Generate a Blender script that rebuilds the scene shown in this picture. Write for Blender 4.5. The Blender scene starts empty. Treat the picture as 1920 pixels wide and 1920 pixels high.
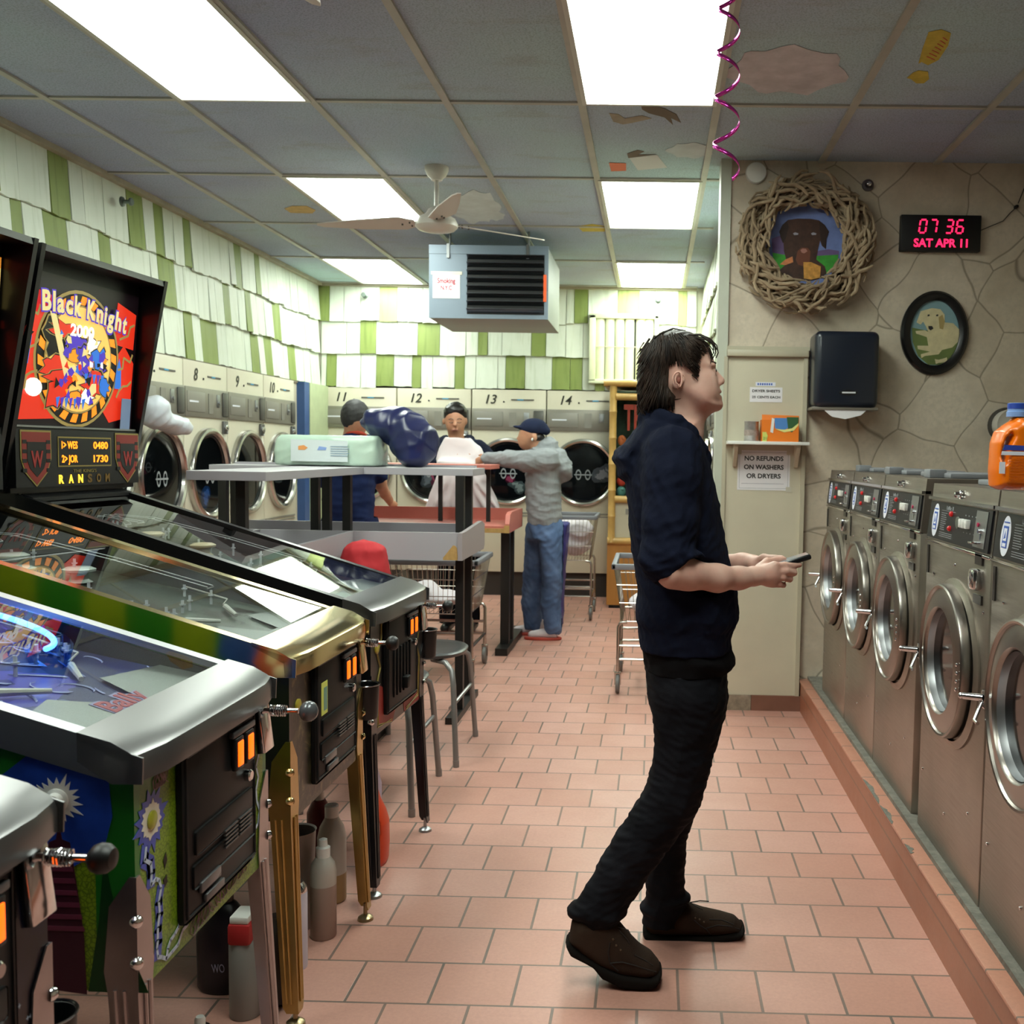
import bpy, bmesh, math, random
import numpy as np
from mathutils import Vector, Matrix, Euler, noise as mnoise
scn = bpy.context.scene
COL = scn.collection
R_ = random.Random(7)
PI = math.pi
V = Vector

# ---------------------------------------------------------------- camera
F_, PX, PY, PIT, YAW, ROL, HC = 1942.66, 1188.33, 981.81, .0681, -.0177, .0168, 1.4026
_c, _s = math.cos(YAW), math.sin(YAW)
_A = Matrix(((_c, -_s, 0), (_s, _c, 0), (0, 0, 1)))
_c, _s = math.cos(PIT), math.sin(PIT)
_B = Matrix(((1, 0, 0), (0, _c, -_s), (0, _s, _c)))
W2C = _B @ _A
C2W = W2C.transposed()
cd = bpy.data.cameras.new('camera')
cam = bpy.data.objects.new('camera', cd); COL.objects.link(cam)
cd.sensor_width = 36; cd.sensor_fit = 'HORIZONTAL'; cd.lens = 36 * F_ / 1920
cd.shift_x = (960 - PX) / 1920; cd.shift_y = (PY - 960) / 1920
cd.clip_start = .05; cd.clip_end = 60
_r0, _f0, _u0 = C2W @ V((1, 0, 0)), C2W @ V((0, 1, 0)), C2W @ V((0, 0, 1))
_c, _s = math.cos(ROL), math.sin(ROL)
_r = _c * _r0 + _s * _u0; _u = -_s * _r0 + _c * _u0
cam.matrix_world = Matrix(((_r.x, _u.x, -_f0.x, 0), (_r.y, _u.y, -_f0.y, 0), (_r.z, _u.z, -_f0.z, HC), (0, 0, 0, 1)))
cd.dof.use_dof = True; cd.dof.focus_distance = 2.9; cd.dof.aperture_fstop = 8.0
scn.camera = cam
scn.view_settings.view_transform = 'Standard'; scn.view_settings.look = 'None'
scn.view_settings.exposure = 0.0; scn.view_settings.gamma = 1.0
scn.view_settings.use_curve_mapping = False
scn.cycles.use_denoising = True
scn.cycles.max_bounces = 7; scn.cycles.diffuse_bounces = 3; scn.cycles.glossy_bounces = 3
scn.cycles.use_adaptive_sampling = True; scn.cycles.adaptive_threshold = .04
scn.cycles.transmission_bounces = 6; scn.cycles.transparent_max_bounces = 12
scn.cycles.sample_clamp_indirect = 6; scn.cycles.caustics_reflective = False; scn.cycles.caustics_refractive = False
wd = bpy.data.worlds.new('world'); scn.world = wd; wd.use_nodes = True
wd.node_tree.nodes['Background'].inputs[0].default_value = (.5, .55, .6, 1)
wd.node_tree.nodes['Background'].inputs[1].default_value = .05
PANEL_POWER = 19.0      # emission of the ceiling diffusers

def ray(x, y):
    u, w = (x - PX) / F_, (y - PY) / F_
    c, s = math.cos(ROL), math.sin(ROL)
    u, w = c * u + s * w, -s * u + c * w
    return C2W @ V((u, 1, -w))
def at(x, y, X=None, Y=None, Z=None):
    """point of the room seen at photo pixel (x, y) on the plane X=, Y= or Z="""
    d = ray(x, y); o = V((0, 0, HC))
    t = (X / d.x) if X is not None else (Y / d.y) if Y is not None else (Z - HC) / d.z
    return o + d * t

# ---------------------------------------------------------------- materials
MATS = {}
def srgb(c):
    if isinstance(c, str): c = tuple(int(c[i:i+2], 16) / 255 for i in (0, 2, 4))
    return tuple((x / 12.92 if x <= .04045 else ((x + .055) / 1.055) ** 2.4) for x in c)
class NT:
    def __init__(s, m): s.t = m.node_tree; s.n = s.t.nodes; s.l = s.t.links; s.b = s.n['Principled BSDF']
    def new(s, ty, **k):
        n = s.n.new(ty)
        for a, v in k.items():
            if a.startswith('i_'): n.inputs[a[2:].replace('_', ' ')].default_value = v
            else: setattr(n, a, v)
        return n
    def link(s, a, b): s.l.new(a, b)
    def coord(s, scale=(1, 1, 1), loc=(0, 0, 0), rot=(0, 0, 0)):
        tc = s.new('ShaderNodeTexCoord'); mp = s.new('ShaderNodeMapping')
        mp.inputs['Scale'].default_value = scale; mp.inputs['Location'].default_value = loc; mp.inputs['Rotation'].default_value = rot
        s.link(tc.outputs['Object'], mp.inputs[0]); return mp.outputs[0]
    def ramp(s, fac, stops, interp='LINEAR'):
        r = s.new('ShaderNodeValToRGB'); r.color_ramp.interpolation = interp
        e = r.color_ramp.elements
        while len(e) < len(stops): e.new(.5)
        for k, (p, c) in enumerate(stops):
            e[k].position = p; e[k].color = (*c, 1) if len(c) == 3 else c
        s.link(fac, r.inputs[0]); return r.outputs[0]
    def mix(s, fac, a, b, mode='MIX'):
        m = s.new('ShaderNodeMix', data_type='RGBA', blend_type=mode)
        for sock, v in ((m.inputs[0], fac), (m.inputs[6], a), (m.inputs[7], b)):
            if isinstance(v, bpy.types.NodeSocket): s.link(v, sock)
            elif isinstance(v, (int, float)): sock.default_value = v
            else: sock.default_value = (*v, 1)
        return m.outputs[2]
    def noise(s, co, sc, det=4, rough=.5, dist=0):
        n = s.new('ShaderNodeTexNoise'); n.inputs['Scale'].default_value = sc; n.inputs['Detail'].default_value = det
        n.inputs['Roughness'].default_value = rough; n.inputs['Distortion'].default_value = dist
        if co is not None: s.link(co, n.inputs['Vector'])
        return n.outputs['Fac']
    def bump(s, h, strength=.3, dist=.01):
        b = s.new('ShaderNodeBump'); b.inputs['Strength'].default_value = strength; b.inputs['Distance'].default_value = dist
        s.link(h, b.inputs['Height']); s.link(b.outputs[0], s.b.inputs['Normal'])
def mat(name, col=(.8, .8, .8), rough=.5, metal=0, emit=None, es=0, spec=.5, var=0, vs=8, bump=0, bs=60, coat=0, alpha=1, trans=0, stretch=(1, 1, 1)):
    if name in MATS: return MATS[name]
    m = bpy.data.materials.new(name); m.use_nodes = True; MATS[name] = m
    t = NT(m); b = t.b; col = srgb(col)
    b.inputs['Base Color'].default_value = (*col, 1); b.inputs['Roughness'].default_value = rough
    b.inputs['Metallic'].default_value = metal; b.inputs['Specular IOR Level'].default_value = spec
    b.inputs['Coat Weight'].default_value = coat; b.inputs['Alpha'].default_value = alpha
    b.inputs['Transmission Weight'].default_value = trans
    if emit is not None:
        b.inputs['Emission Color'].default_value = (*srgb(emit), 1); b.inputs['Emission Strength'].default_value = es
    if var or bump:
        co = t.coord(scale=stretch)
    if var:
        f = t.noise(co, vs, 5, .6)
        lo = tuple(max(0, c * (1 - var)) for c in col); hi = tuple(min(1, c * (1 + var)) for c in col)
        t.link(t.ramp(f, [(.3, lo), (.7, hi)]), b.inputs['Base Color'])
    if bump:
        t.bump(t.noise(co, bs, 3), bump, .01)
    return m
def glassmat(name, tint=(1, 1, 1), ior=1.5, rough=0.0):
    """clear sheet: fresnel mirror over plain see-through"""
    if name in MATS: return MATS[name]
    m = bpy.data.materials.new(name); m.use_nodes = True; MATS[name] = m
    t = NT(m); t.n.remove(t.b)
    out = [n for n in t.n if n.type == 'OUTPUT_MATERIAL'][0]
    tr = t.new('ShaderNodeBsdfTransparent'); tr.inputs[0].default_value = (*tint, 1)
    gl = t.new('ShaderNodeBsdfGlossy'); gl.inputs['Roughness'].default_value = rough
    fr = t.new('ShaderNodeFresnel'); fr.inputs['IOR'].default_value = ior
    mx = t.new('ShaderNodeMixShader')
    ge = t.new('ShaderNodeNewGeometry'); su = t.new('ShaderNodeMath', operation='SUBTRACT'); su.inputs[0].default_value = 1; t.link(ge.outputs['Backfacing'], su.inputs[1])
    mu = t.new('ShaderNodeMath', operation='MULTIPLY'); t.link(fr.outputs[0], mu.inputs[0]); t.link(su.outputs[0], mu.inputs[1]); t.link(mu.outputs[0], mx.inputs[0]); t.link(tr.outputs[0], mx.inputs[1]); t.link(gl.outputs[0], mx.inputs[2])
    t.link(mx.outputs[0], out.inputs[0]); return m

# ---------------------------------------------------------------- mesh builder
FRAME = {}
class MB:
    def __init__(s): s.v = []; s.f = []; s.mi = []; s.m = 0
    def add(s, vs, fs, m=None):
        o = len(s.v); s.v += [V(v) for v in vs]; s.f += [tuple(i + o for i in f) for f in fs]
        s.mi += [s.m if m is None else m] * len(fs); return s
    def box(s, c, d, rot=None, bev=0, m=None, seg=2):
        if bev:
            bm = bmesh.new(); bmesh.ops.create_cube(bm, size=1)
            for v in bm.verts: v.co = V((v.co.x * d[0], v.co.y * d[1], v.co.z * d[2]))
            bmesh.ops.bevel(bm, geom=bm.edges[:], offset=bev, segments=seg, affect='EDGES', profile=.5)
            vs = [v.co.copy() for v in bm.verts]; bm.verts.index_update(); fs = [[v.index for v in f.verts] for f in bm.faces]; bm.free()
        else:
            x, y, z = d[0] / 2, d[1] / 2, d[2] / 2
            vs = [V((a, b, e)) for a in (-x, x) for b in (-y, y) for e in (-z, z)]
            fs = [(0, 1, 3, 2), (4, 6, 7, 5), (0, 4, 5, 1), (2, 3, 7, 6), (0, 2, 6, 4), (1, 5, 7, 3)]
        if rot is not None:
            M = Euler(rot).to_matrix() if not isinstance(rot, Matrix) else rot
            vs = [M @ v for v in vs]
        return s.add([v + V(c) for v in vs], fs, m)
    def bx(s, x0, x1, y0, y1, z0, z1, bev=0, m=None):
        return s.box(((x0 + x1) / 2, (y0 + y1) / 2, (z0 + z1) / 2), (abs(x1 - x0), abs(y1 - y0), abs(z1 - z0)), bev=bev, m=m)
    def rings(s, rs, cap=True, closed=False, m=None):
        n = len(rs[0]); vs = [p for r in rs for p in r]; fs = []
        k = len(rs)
        for i in range(k if closed else k - 1):
            a, b = i * n, ((i + 1) % k) * n
            for j in range(n):
                j2 = (j + 1) % n; fs.append((a + j, a + j2, b + j2, b + j))
        if cap and not closed:
            fs.append(tuple(range(n - 1, -1, -1))); fs.append(tuple(range((k - 1) * n, k * n)))
        return s.add(vs, fs, m)
    def tube(s, pts, r, n=10, closed=False, m=None, cap=True, flat=1.0):
        pts = [V(p) for p in pts]; k = len(pts); rr = r if isinstance(r, (list, tuple)) else [r] * k
        rs = []; prev = None
        for i, p in enumerate(pts):
            if closed: t = pts[(i + 1) % k] - pts[i - 1]
            else: t = pts[min(i + 1, k - 1)] - pts[max(i - 1, 0)]
            t.normalize()
            if prev is None:
                a = V((0, 0, 1)) if abs(t.z) < .9 else V((1, 0, 0)); u = t.cross(a).normalized()
            else: u = (prev - t * prev.dot(t)).normalized()
            prev = u; w = t.cross(u)
            rs.append([p + (u * math.cos(2 * PI * j / n) + w * math.sin(2 * PI * j / n) * flat) * rr[i] for j in range(n)])
        return s.rings(rs, cap, closed, m)
    def cyl(s, p0, p1, r0, r1=None, n=20, m=None, cap=True):
        return s.tube([p0, p1], [r0, r0 if r1 is None else r1], n, m=m, cap=cap)
    def lathe(s, prof, o=(0, 0, 0), ax=(0, 0, 1), n=28, m=None, cap=True, sq=None):
        ax = V(ax).normalized(); a = V((0, 0, 1)) if abs(ax.z) < .9 else V((1, 0, 0))
        if abs(ax.z) >= .9: u = V((1, 0, 0)); w = V((0, 1, 0))
        else: u = ax.cross(a).normalized(); w = ax.cross(u)
        o = V(o); e = sq or (1, 1)
        rs = [[o + ax * z + (u * math.cos(2 * PI * j / n) * e[0] + w * math.sin(2 * PI * j / n) * e[1]) * r for j in range(n)] for r, z in prof]
        return s.rings(rs, cap, False, m)
    def ell(s, c, r, n=20, m=None, rot=None):
        vs = []; k = n // 2; fs = []
        for i in range(1, k):
            a = PI * i / k
            for j in range(n): b = 2 * PI * j / n; vs.append(V((math.sin(a) * math.cos(b) * r[0], math.sin(a) * math.sin(b) * r[1], math.cos(a) * r[2])))
        vs += [V((0, 0, r[2])), V((0, 0, -r[2]))]
        for i in range(k - 2):
            for j in range(n): j2 = (j + 1) % n; fs.append((i * n + j, (i + 1) * n + j, (i + 1) * n + j2, i * n + j2))
        t, b_ = len(vs) - 2, len(vs) - 1
        for j in range(n): j2 = (j + 1) % n; fs.append((t, j, j2)); fs.append((b_, (k - 2) * n + j2, (k - 2) * n + j))
        if rot is not None:
            M = Euler(rot).to_matrix(); vs = [M @ v for v in vs]
        return s.add([v + V(c) for v in vs], fs, m)
    def prism(s, poly, o=(0, 0, 0), u=(1, 0, 0), w=(0, 0, 1), t=.01, m=None):
        """2D polygon in the (u, w) plane through o, thickened by t along u x w"""
        o, u, w = V(o), V(u).normalized(), V(w).normalized(); n = u.cross(w).normalized(); k = len(poly)
        a = [o + u * p[0] + w * p[1] for p in poly]; b = [p + n * t for p in a]
        ar = sum(poly[i][0] * poly[(i + 1) % k][1] - poly[(i + 1) % k][0] * poly[i][1] for i in range(k))
        fs = [tuple(range(k - 1, -1, -1)), tuple(range(k, 2 * k))] + [(i, (i + 1) % k, k + (i + 1) % k, k + i) for i in range(k)]
        if (ar < 0) != (t < 0): fs = [f[::-1] for f in fs]
        return s.add(a + b, fs, m)
    def text(s, st, o, u, w, h, width=None, t=.0008, m=None, shear=0, align='CENTER', bold=0):
        vs, fs = text_mesh(st, shear, bold)
        xs = [v[0] for v in vs]; ys = [v[1] for v in vs]; sc = h / .7
        wd_ = (max(xs) - min(xs)) * sc; sx = sc if not width else sc * width / max(wd_, 1e-6)
        cx = (max(xs) + min(xs)) / 2 if align == 'CENTER' else min(xs)
        o, u, w = V(o), V(u).normalized(), V(w).normalized(); n = u.cross(w)
        return s.add([o + u * (v[0] - cx) * sx + w * (v[1] - .35) * sc + n * (t if v[2] > 0 else 0) for v in vs], fs, m)
    def build(s, name, mats, parent=None, smooth=38, local=False, origin=None, props=None):
        me = bpy.data.meshes.new(name)
        fr = FRAME.get(parent) if parent is not None else None
        if fr is not None and not local:
            inv = fr.inverted(); vs = [inv @ v for v in s.v]
        elif origin is not None: vs = [v - V(origin) for v in s.v]
        else: vs = s.v
        me.from_pydata([tuple(v) for v in vs], [], s.f)
        ms = mats if isinstance(mats, (list, tuple)) else [mats]
        for m_ in ms: me.materials.append(m_)
        if len(ms) > 1: me.polygons.foreach_set('material_index', s.mi)
        me.validate(); me.update()
        if smooth:
            me.polygons.foreach_set('use_smooth', [True] * len(me.polygons))
            me.set_sharp_from_angle(angle=math.radians(smooth))
        ob = bpy.data.objects.new(name, me); COL.objects.link(ob)
        if parent is not None:
            ob.parent = parent; FRAME[ob] = fr if fr is not None else Matrix()
        else:
            ob.location = origin or (0, 0, 0); FRAME[ob] = Matrix.Translation(origin or (0, 0, 0))
        if props:
            for k_, v_ in props.items(): ob[k_] = v_
        return ob
_TXT = {}
def text_mesh(st, shear=0, bold=0):
    key = (st, shear, bold)
    if key not in _TXT:
        c = bpy.data.curves.new('t', 'FONT'); c.body = st; c.extrude = .02; c.shear = shear; c.offset = bold; c.resolution_u = 3
        o = bpy.data.objects.new('t', c); COL.objects.link(o)
        me = bpy.data.meshes.new_from_object(o.evaluated_get(bpy.context.evaluated_depsgraph_get()))
        _TXT[key] = ([tuple(v.co) for v in me.vertices], [tuple(p.vertices) for p in me.polygons])
        bpy.data.objects.remove(o); bpy.data.curves.remove(c); bpy.data.meshes.remove(me)
    return _TXT[key]
def tag(o, label=None, cat=None, group=None, kind=None):
    if label: o['label'] = label
    if cat: o['category'] = cat
    if group: o['group'] = group
    if kind: o['kind'] = kind
    return o
def thing(name, label, cat, loc=(0, 0, 0), rz=0, group=None):
    o = bpy.data.objects.new(name, None); COL.objects.link(o); o.empty_display_size = .05
    o.location = loc; o.rotation_euler = (0, 0, rz)
    FRAME[o] = Matrix.Translation(loc) @ Matrix.Rotation(rz, 4, 'Z')
    return tag(o, label, cat, group)
def struct(o): o['kind'] = 'structure'; return o
def dup(root, loc, rz=None, label=None, group=None):
    def cp(o, par):
        c = o.copy(); COL.objects.link(c); c.parent = par
        for ch in [x for x in bpy.data.objects if x.parent == o and x not in made]: made.add(c); cp(ch, c)
        return c
    made = set(); r = cp(root, None); r.location = loc
    if rz is not None: r.rotation_euler = (0, 0, rz)
    if label: r['label'] = label
    if group: r['group'] = group
    return r

# ---------------------------------------------------------------- implicit surfaces for people, cloth and bags
class SDF:
    """signed-distance grid; primitives are blended in, then meshed by surface nets"""
    def __init__(s, lo, hi, h):
        s.lo = np.array(lo, float); s.h = h; s.n = np.ceil((np.array(hi, float) - s.lo) / h).astype(int) + 1
        s.F = np.full(s.n, 1.0, np.float32)
    def sub(s, lo, hi):
        a = np.clip(((np.array(lo) - s.lo) / s.h).astype(int), 0, s.n - 2); b = np.clip(((np.array(hi) - s.lo) / s.h).astype(int) + 2, 1, s.n)
        sl = tuple(slice(int(a[i]), int(max(b[i], a[i] + 1))) for i in range(3))
        ax = [s.lo[i] + s.h * np.arange(sl[i].start, sl[i].stop) for i in range(3)]
        return sl, ax[0][:, None, None], ax[1][None, :, None], ax[2][None, None, :]
    def put(s, sl, f, k, cut=False):
        f = f.astype(np.float32); A = s.F[sl]
        if cut:
            f = -f
            if k > 0: h = np.clip(.5 - .5 * (A - f) / k, 0, 1); s.F[sl] = A * (1 - h) + f * h + k * h * (1 - h)
            else: s.F[sl] = np.maximum(A, f)
        elif k > 0:
            h = np.clip(.5 + .5 * (A - f) / k, 0, 1); s.F[sl] = A * (1 - h) + f * h - k * h * (1 - h)
        else: s.F[sl] = np.minimum(A, f)
    def cap(s, a, b, ra, rb=None, k=.01, cut=False, sq=None):
        a, b = np.array(a, float), np.array(b, float); rb = ra if rb is None else rb; R = max(ra, rb) + k * 2 + .01
        sl, x, y, z = s.sub(np.minimum(a, b) - R, np.maximum(a, b) + R); d = b - a; L = max(d @ d, 1e-9)
        t = np.clip(((x - a[0]) * d[0] + (y - a[1]) * d[1] + (z - a[2]) * d[2]) / L, 0, 1)
        q = (1, 1, 1) if sq is None else sq
        f = np.sqrt(((x - a[0] - t * d[0]) / q[0]) ** 2 + ((y - a[1] - t * d[1]) / q[1]) ** 2 + ((z - a[2] - t * d[2]) / q[2]) ** 2) - (ra + (rb - ra) * t)
        s.put(sl, f, k, cut); return s
    def chain(s, pts, rs, k=.008):
        for i in range(len(pts) - 1): s.cap(pts[i], pts[i + 1], rs[i], rs[i + 1], k)
        return s
    def ell(s, c, r, k=.01, cut=False, rot=None):
        R = max(r) + k * 2 + .01; sl, x, y, z = s.sub(np.array(c) - R, np.array(c) + R)
        X, Y, Z = x - c[0], y - c[1], z - c[2]
        if rot is not None:
            M = np.array(Euler(rot).to_matrix().transposed())
            X, Y, Z = (M[0, 0] * X + M[0, 1] * Y + M[0, 2] * Z), (M[1, 0] * X + M[1, 1] * Y + M[1, 2] * Z), (M[2, 0] * X + M[2, 1] * Y + M[2, 2] * Z)
        q = np.sqrt((X / r[0]) ** 2 + (Y / r[1]) ** 2 + (Z / r[2]) ** 2)
        s.put(sl, (q - 1) * min(r), k, cut); return s
    def col(s, secs, k=.01, e=2.3, cut=False):
        """stack of ellipses: (z, cx, rx, cy, ry)"""
        a = np.array(sorted(secs)); m = .03
        lo = (min(a[:, 1] - a[:, 2]) - m, min(a[:, 3] - a[:, 4]) - m, a[0, 0] - m); hi = (max(a[:, 1] + a[:, 2]) + m, max(a[:, 3] + a[:, 4]) + m, a[-1, 0] + m)
        sl, x, y, z = s.sub(lo, hi); zz = z.ravel()
        cx, rx, cy, ry = [np.interp(zz, a[:, 0], a[:, j])[None, None, :] for j in (1, 2, 3, 4)]
        q = (np.abs((x - cx) / rx) ** e + np.abs((y - cy) / ry) ** e) ** (1 / e)
        f = (q - 1) * np.minimum(rx, ry)
        f = np.maximum(f, np.maximum(a[0, 0] - z, z - a[-1, 0]))
        s.put(sl, f, k, cut); return s
    def blade(s, poly, yc, hw, R, k=.01, cut=False):
        """outline in the x-z plane inflated to half width hw about y=yc, edge roundness R"""
        P = np.array(poly, float); m = .03; lo = (P[:, 0].min() - m, yc - hw - m, P[:, 1].min() - m); hi = (P[:, 0].max() + m, yc + hw + m, P[:, 1].max() + m)
        sl, x, y, z = s.sub(lo, hi); X, Z = x[:, 0, :] + 0 * z[0], z[:, 0, :] + 0 * x[:, 0]
        d = np.full(X.shape, 1e9); ins = np.zeros(X.shape, bool); n = len(P)
        for i in range(n):
            a, b = P[i], P[(i + 1) % n]; e = b - a; wx, wz = X - a[0], Z - a[1]
            t = np.clip((wx * e[0] + wz * e[1]) / max(e @ e, 1e-12), 0, 1)
            d = np.minimum(d, (wx - e[0] * t) ** 2 + (wz - e[1] * t) ** 2)
            if a[1] != b[1]:
                c = ((a[1] <= Z) != (b[1] <= Z)) & (X < (b[0] - a[0]) * (Z - a[1]) / (b[1] - a[1]) + a[0]); ins ^= c
        d = np.where(ins, -1, 1) * np.sqrt(d)
        d3 = d[:, None, :]; f = np.sqrt(np.maximum(d3 + R, 0) ** 2 + ((y - yc) * R / hw) ** 2) - R
        s.put(sl, f, k, cut); return s
    def mesh(s, mb=None, amp=0, fs=6, seed=0, post=None):
        F = s.F; S = F < 0
        n = np.array(F.shape); c = np.zeros(tuple(n - 1) + (3,), np.float32); cnt = np.zeros(tuple(n - 1), np.float32)
        crn = [(i, j, k) for i in (0, 1) for j in (0, 1) for k in (0, 1)]
        def g(A, o): return A[o[0]:n[0] - 1 + o[0], o[1]:n[1] - 1 + o[1], o[2]:n[2] - 1 + o[2]]
        for a in crn:
            for ax in range(3):
                if a[ax]: continue
                b = list(a); b[ax] = 1; A, B = g(F, a), g(F, b); mk = (A < 0) != (B < 0)
                idx = np.nonzero(mk)
                if not len(idx[0]): continue
                t = A[idx] / (A[idx] - B[idx]); p = np.zeros((len(t), 3), np.float32); p[:] = a; p[:, ax] = t
                c[idx] += p; cnt[idx] += 1
        act = cnt > 0; ids = -np.ones(act.shape, np.int64); w = np.nonzero(act); ids[w] = np.arange(len(w[0]))
        P = (np.stack(w, 1) + c[w] / cnt[w][:, None]) * s.h + s.lo
        quads = []
        for ax in range(3):
            o = [0, 0, 0]; o[ax] = 1; u, v = [i for i in range(3) if i != ax]
            A = F[:-1 if ax == 0 else None, :-1 if ax == 1 else None, :-1 if ax == 2 else None] < 0
            B = F[o[0]:, o[1]:, o[2]:] < 0
            i = np.nonzero(A != B); I = np.stack(i, 1)
            ok = (I[:, u] > 0) & (I[:, v] > 0) & (I[:, u] < n[u] - 1) & (I[:, v] < n[v] - 1); I = I[ok]
            if not len(I): continue
            du = np.zeros(3, int); du[u] = 1; dv = np.zeros(3, int); dv[v] = 1
            q = np.stack([ids[tuple((I - du - dv).T)], ids[tuple((I - dv).T)], ids[tuple(I.T)], ids[tuple((I - du).T)]], 1)
            fl = A[tuple(I.T)]
            if ax == 1: fl = ~fl
            q[~fl] = q[~fl][:, ::-1]; quads.append(q)
        Q = np.concatenate(quads)
        # light smoothing
        for _ in range(2):
            acc = np.zeros_like(P); ct = np.zeros(len(P))
            for a, b in ((0, 1), (1, 2), (2, 3), (3, 0)):
                np.add.at(acc, Q[:, a], P[Q[:, b]]); np.add.at(acc, Q[:, b], P[Q[:, a]]); np.add.at(ct, Q[:, a], 1); np.add.at(ct, Q[:, b], 1)
            P = P * .5 + .5 * acc / ct[:, None]
        if amp:
            N = np.zeros_like(P); e1 = P[Q[:, 2]] - P[Q[:, 0]]; e2 = P[Q[:, 3]] - P[Q[:, 1]]; fn = np.cross(e1, e2)
            for a in range(4): np.add.at(N, Q[:, a], fn)
            N /= np.linalg.norm(N, axis=1)[:, None] + 1e-12
            rn = np.random.RandomState(seed); val = np.zeros(len(P))
            wp = P + .02 * np.sin(P[:, [1, 2, 0]] * 17 + seed)
            for q in range(6):
                d = rn.normal(size=3); d /= np.linalg.norm(d); d[2] *= 1.8
                fr = fs * (1 + q * .45) * 2 * PI
                ph = wp @ d * fr + rn.rand() * 6 + 1.5 * np.sin(wp @ rn.normal(size=3) * fr * .3)
                val += (1 - np.abs(np.sin(ph * .5)) * 2) / (1 + q * .5)
            P = P + N * (amp * val / 2.6)[:, None]
        if post is not None: P = post(P)
        mb = mb or MB(); o = len(mb.v)
        mb.v += [V(p) for p in P.tolist()]; mb.f += [tuple(x) for x in (Q + o).tolist()]; mb.mi += [mb.m] * len(Q)
        return mb
# ---------------------------------------------------------------- shared materials
M = {}
def floor_material(name, bw=.2125, bh=.2125, loc=(21.16, 16.81, 0), c1='D0A093', c2='C49081', grout='6E635C', off=.5, axes=None, rough=.38):
    m = bpy.data.materials.new(name); m.use_nodes = True; t = NT(m)
    co = t.coord(loc=loc, rot=axes or (0, 0, 0))
    br = t.new('ShaderNodeTexBrick'); br.offset = off; br.offset_frequency = 2; br.squash = 1
    br.inputs['Scale'].default_value = 1; br.inputs['Brick Width'].default_value = bw; br.inputs['Row Height'].default_value = bh
    br.inputs['Mortar Size'].default_value = .0042; br.inputs['Mortar Smooth'].default_value = .25; br.inputs['Bias'].default_value = 0
    br.inputs['Color1'].default_value = (*srgb(c1), 1); br.inputs['Color2'].default_value = (*srgb(c2), 1); br.inputs['Mortar'].default_value = (*srgb(grout), 1)
    t.link(co, br.inputs['Vector'])
    n1 = t.noise(co, 2.2, 5, .65); n2 = t.noise(co, 90, 3, .7)
    c = t.mix(t.ramp(n1, [(.35, (0, 0, 0)), (.7, (1, 1, 1))]), br.outputs['Color'], srgb('B98472'), 'MIX')
    c = t.mix(.35, br.outputs['Color'], c)
    c = t.mix(.28, c, t.ramp(n2, [(.3, (.62, .62, .62)), (.65, (1, 1, 1))]), 'MULTIPLY')
    t.link(c, t.b.inputs['Base Color'])
    t.link(t.ramp(n1, [(.3, (rough - .08,) * 3), (.75, (rough + .16,) * 3)]), t.b.inputs['Roughness'])
    inv = t.new('ShaderNodeMath', operation='SUBTRACT'); inv.inputs[0].default_value = 1; t.link(br.outputs['Fac'], inv.inputs[1])
    t.bump(inv.outputs[0], .35, .003); return m
def ceiling_material():
    m = bpy.data.materials.new('painted_ceiling_tile'); m.use_nodes = True; t = NT(m); co = t.coord()
    a = t.noise(co, .55, 3, .5); b = t.noise(t.coord(scale=(1, 2.4, 1)), 2.3, 6, .62, .4); g = t.noise(co, 120, 2, .8)
    c = t.ramp(a, [(.36, srgb('A6AEC8')), (.5, srgb('B2C0D2')), (.64, srgb('B4CCD2'))])
    c = t.mix(t.ramp(b, [(.55, (0, 0, 0)), (.78, (.7, .7, .7))]), c, srgb('A3A6A2'))
    c = t.mix(.6, c, t.ramp(g, [(.4, (.6, .6, .6)), (.52, (1, 1, 1))]), 'MULTIPLY')
    t.link(c, t.b.inputs['Base Color']); t.b.inputs['Roughness'].default_value = .92; t.b.inputs['Specular IOR Level'].default_value = .15
    t.bump(g, .25, .004); return m
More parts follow.
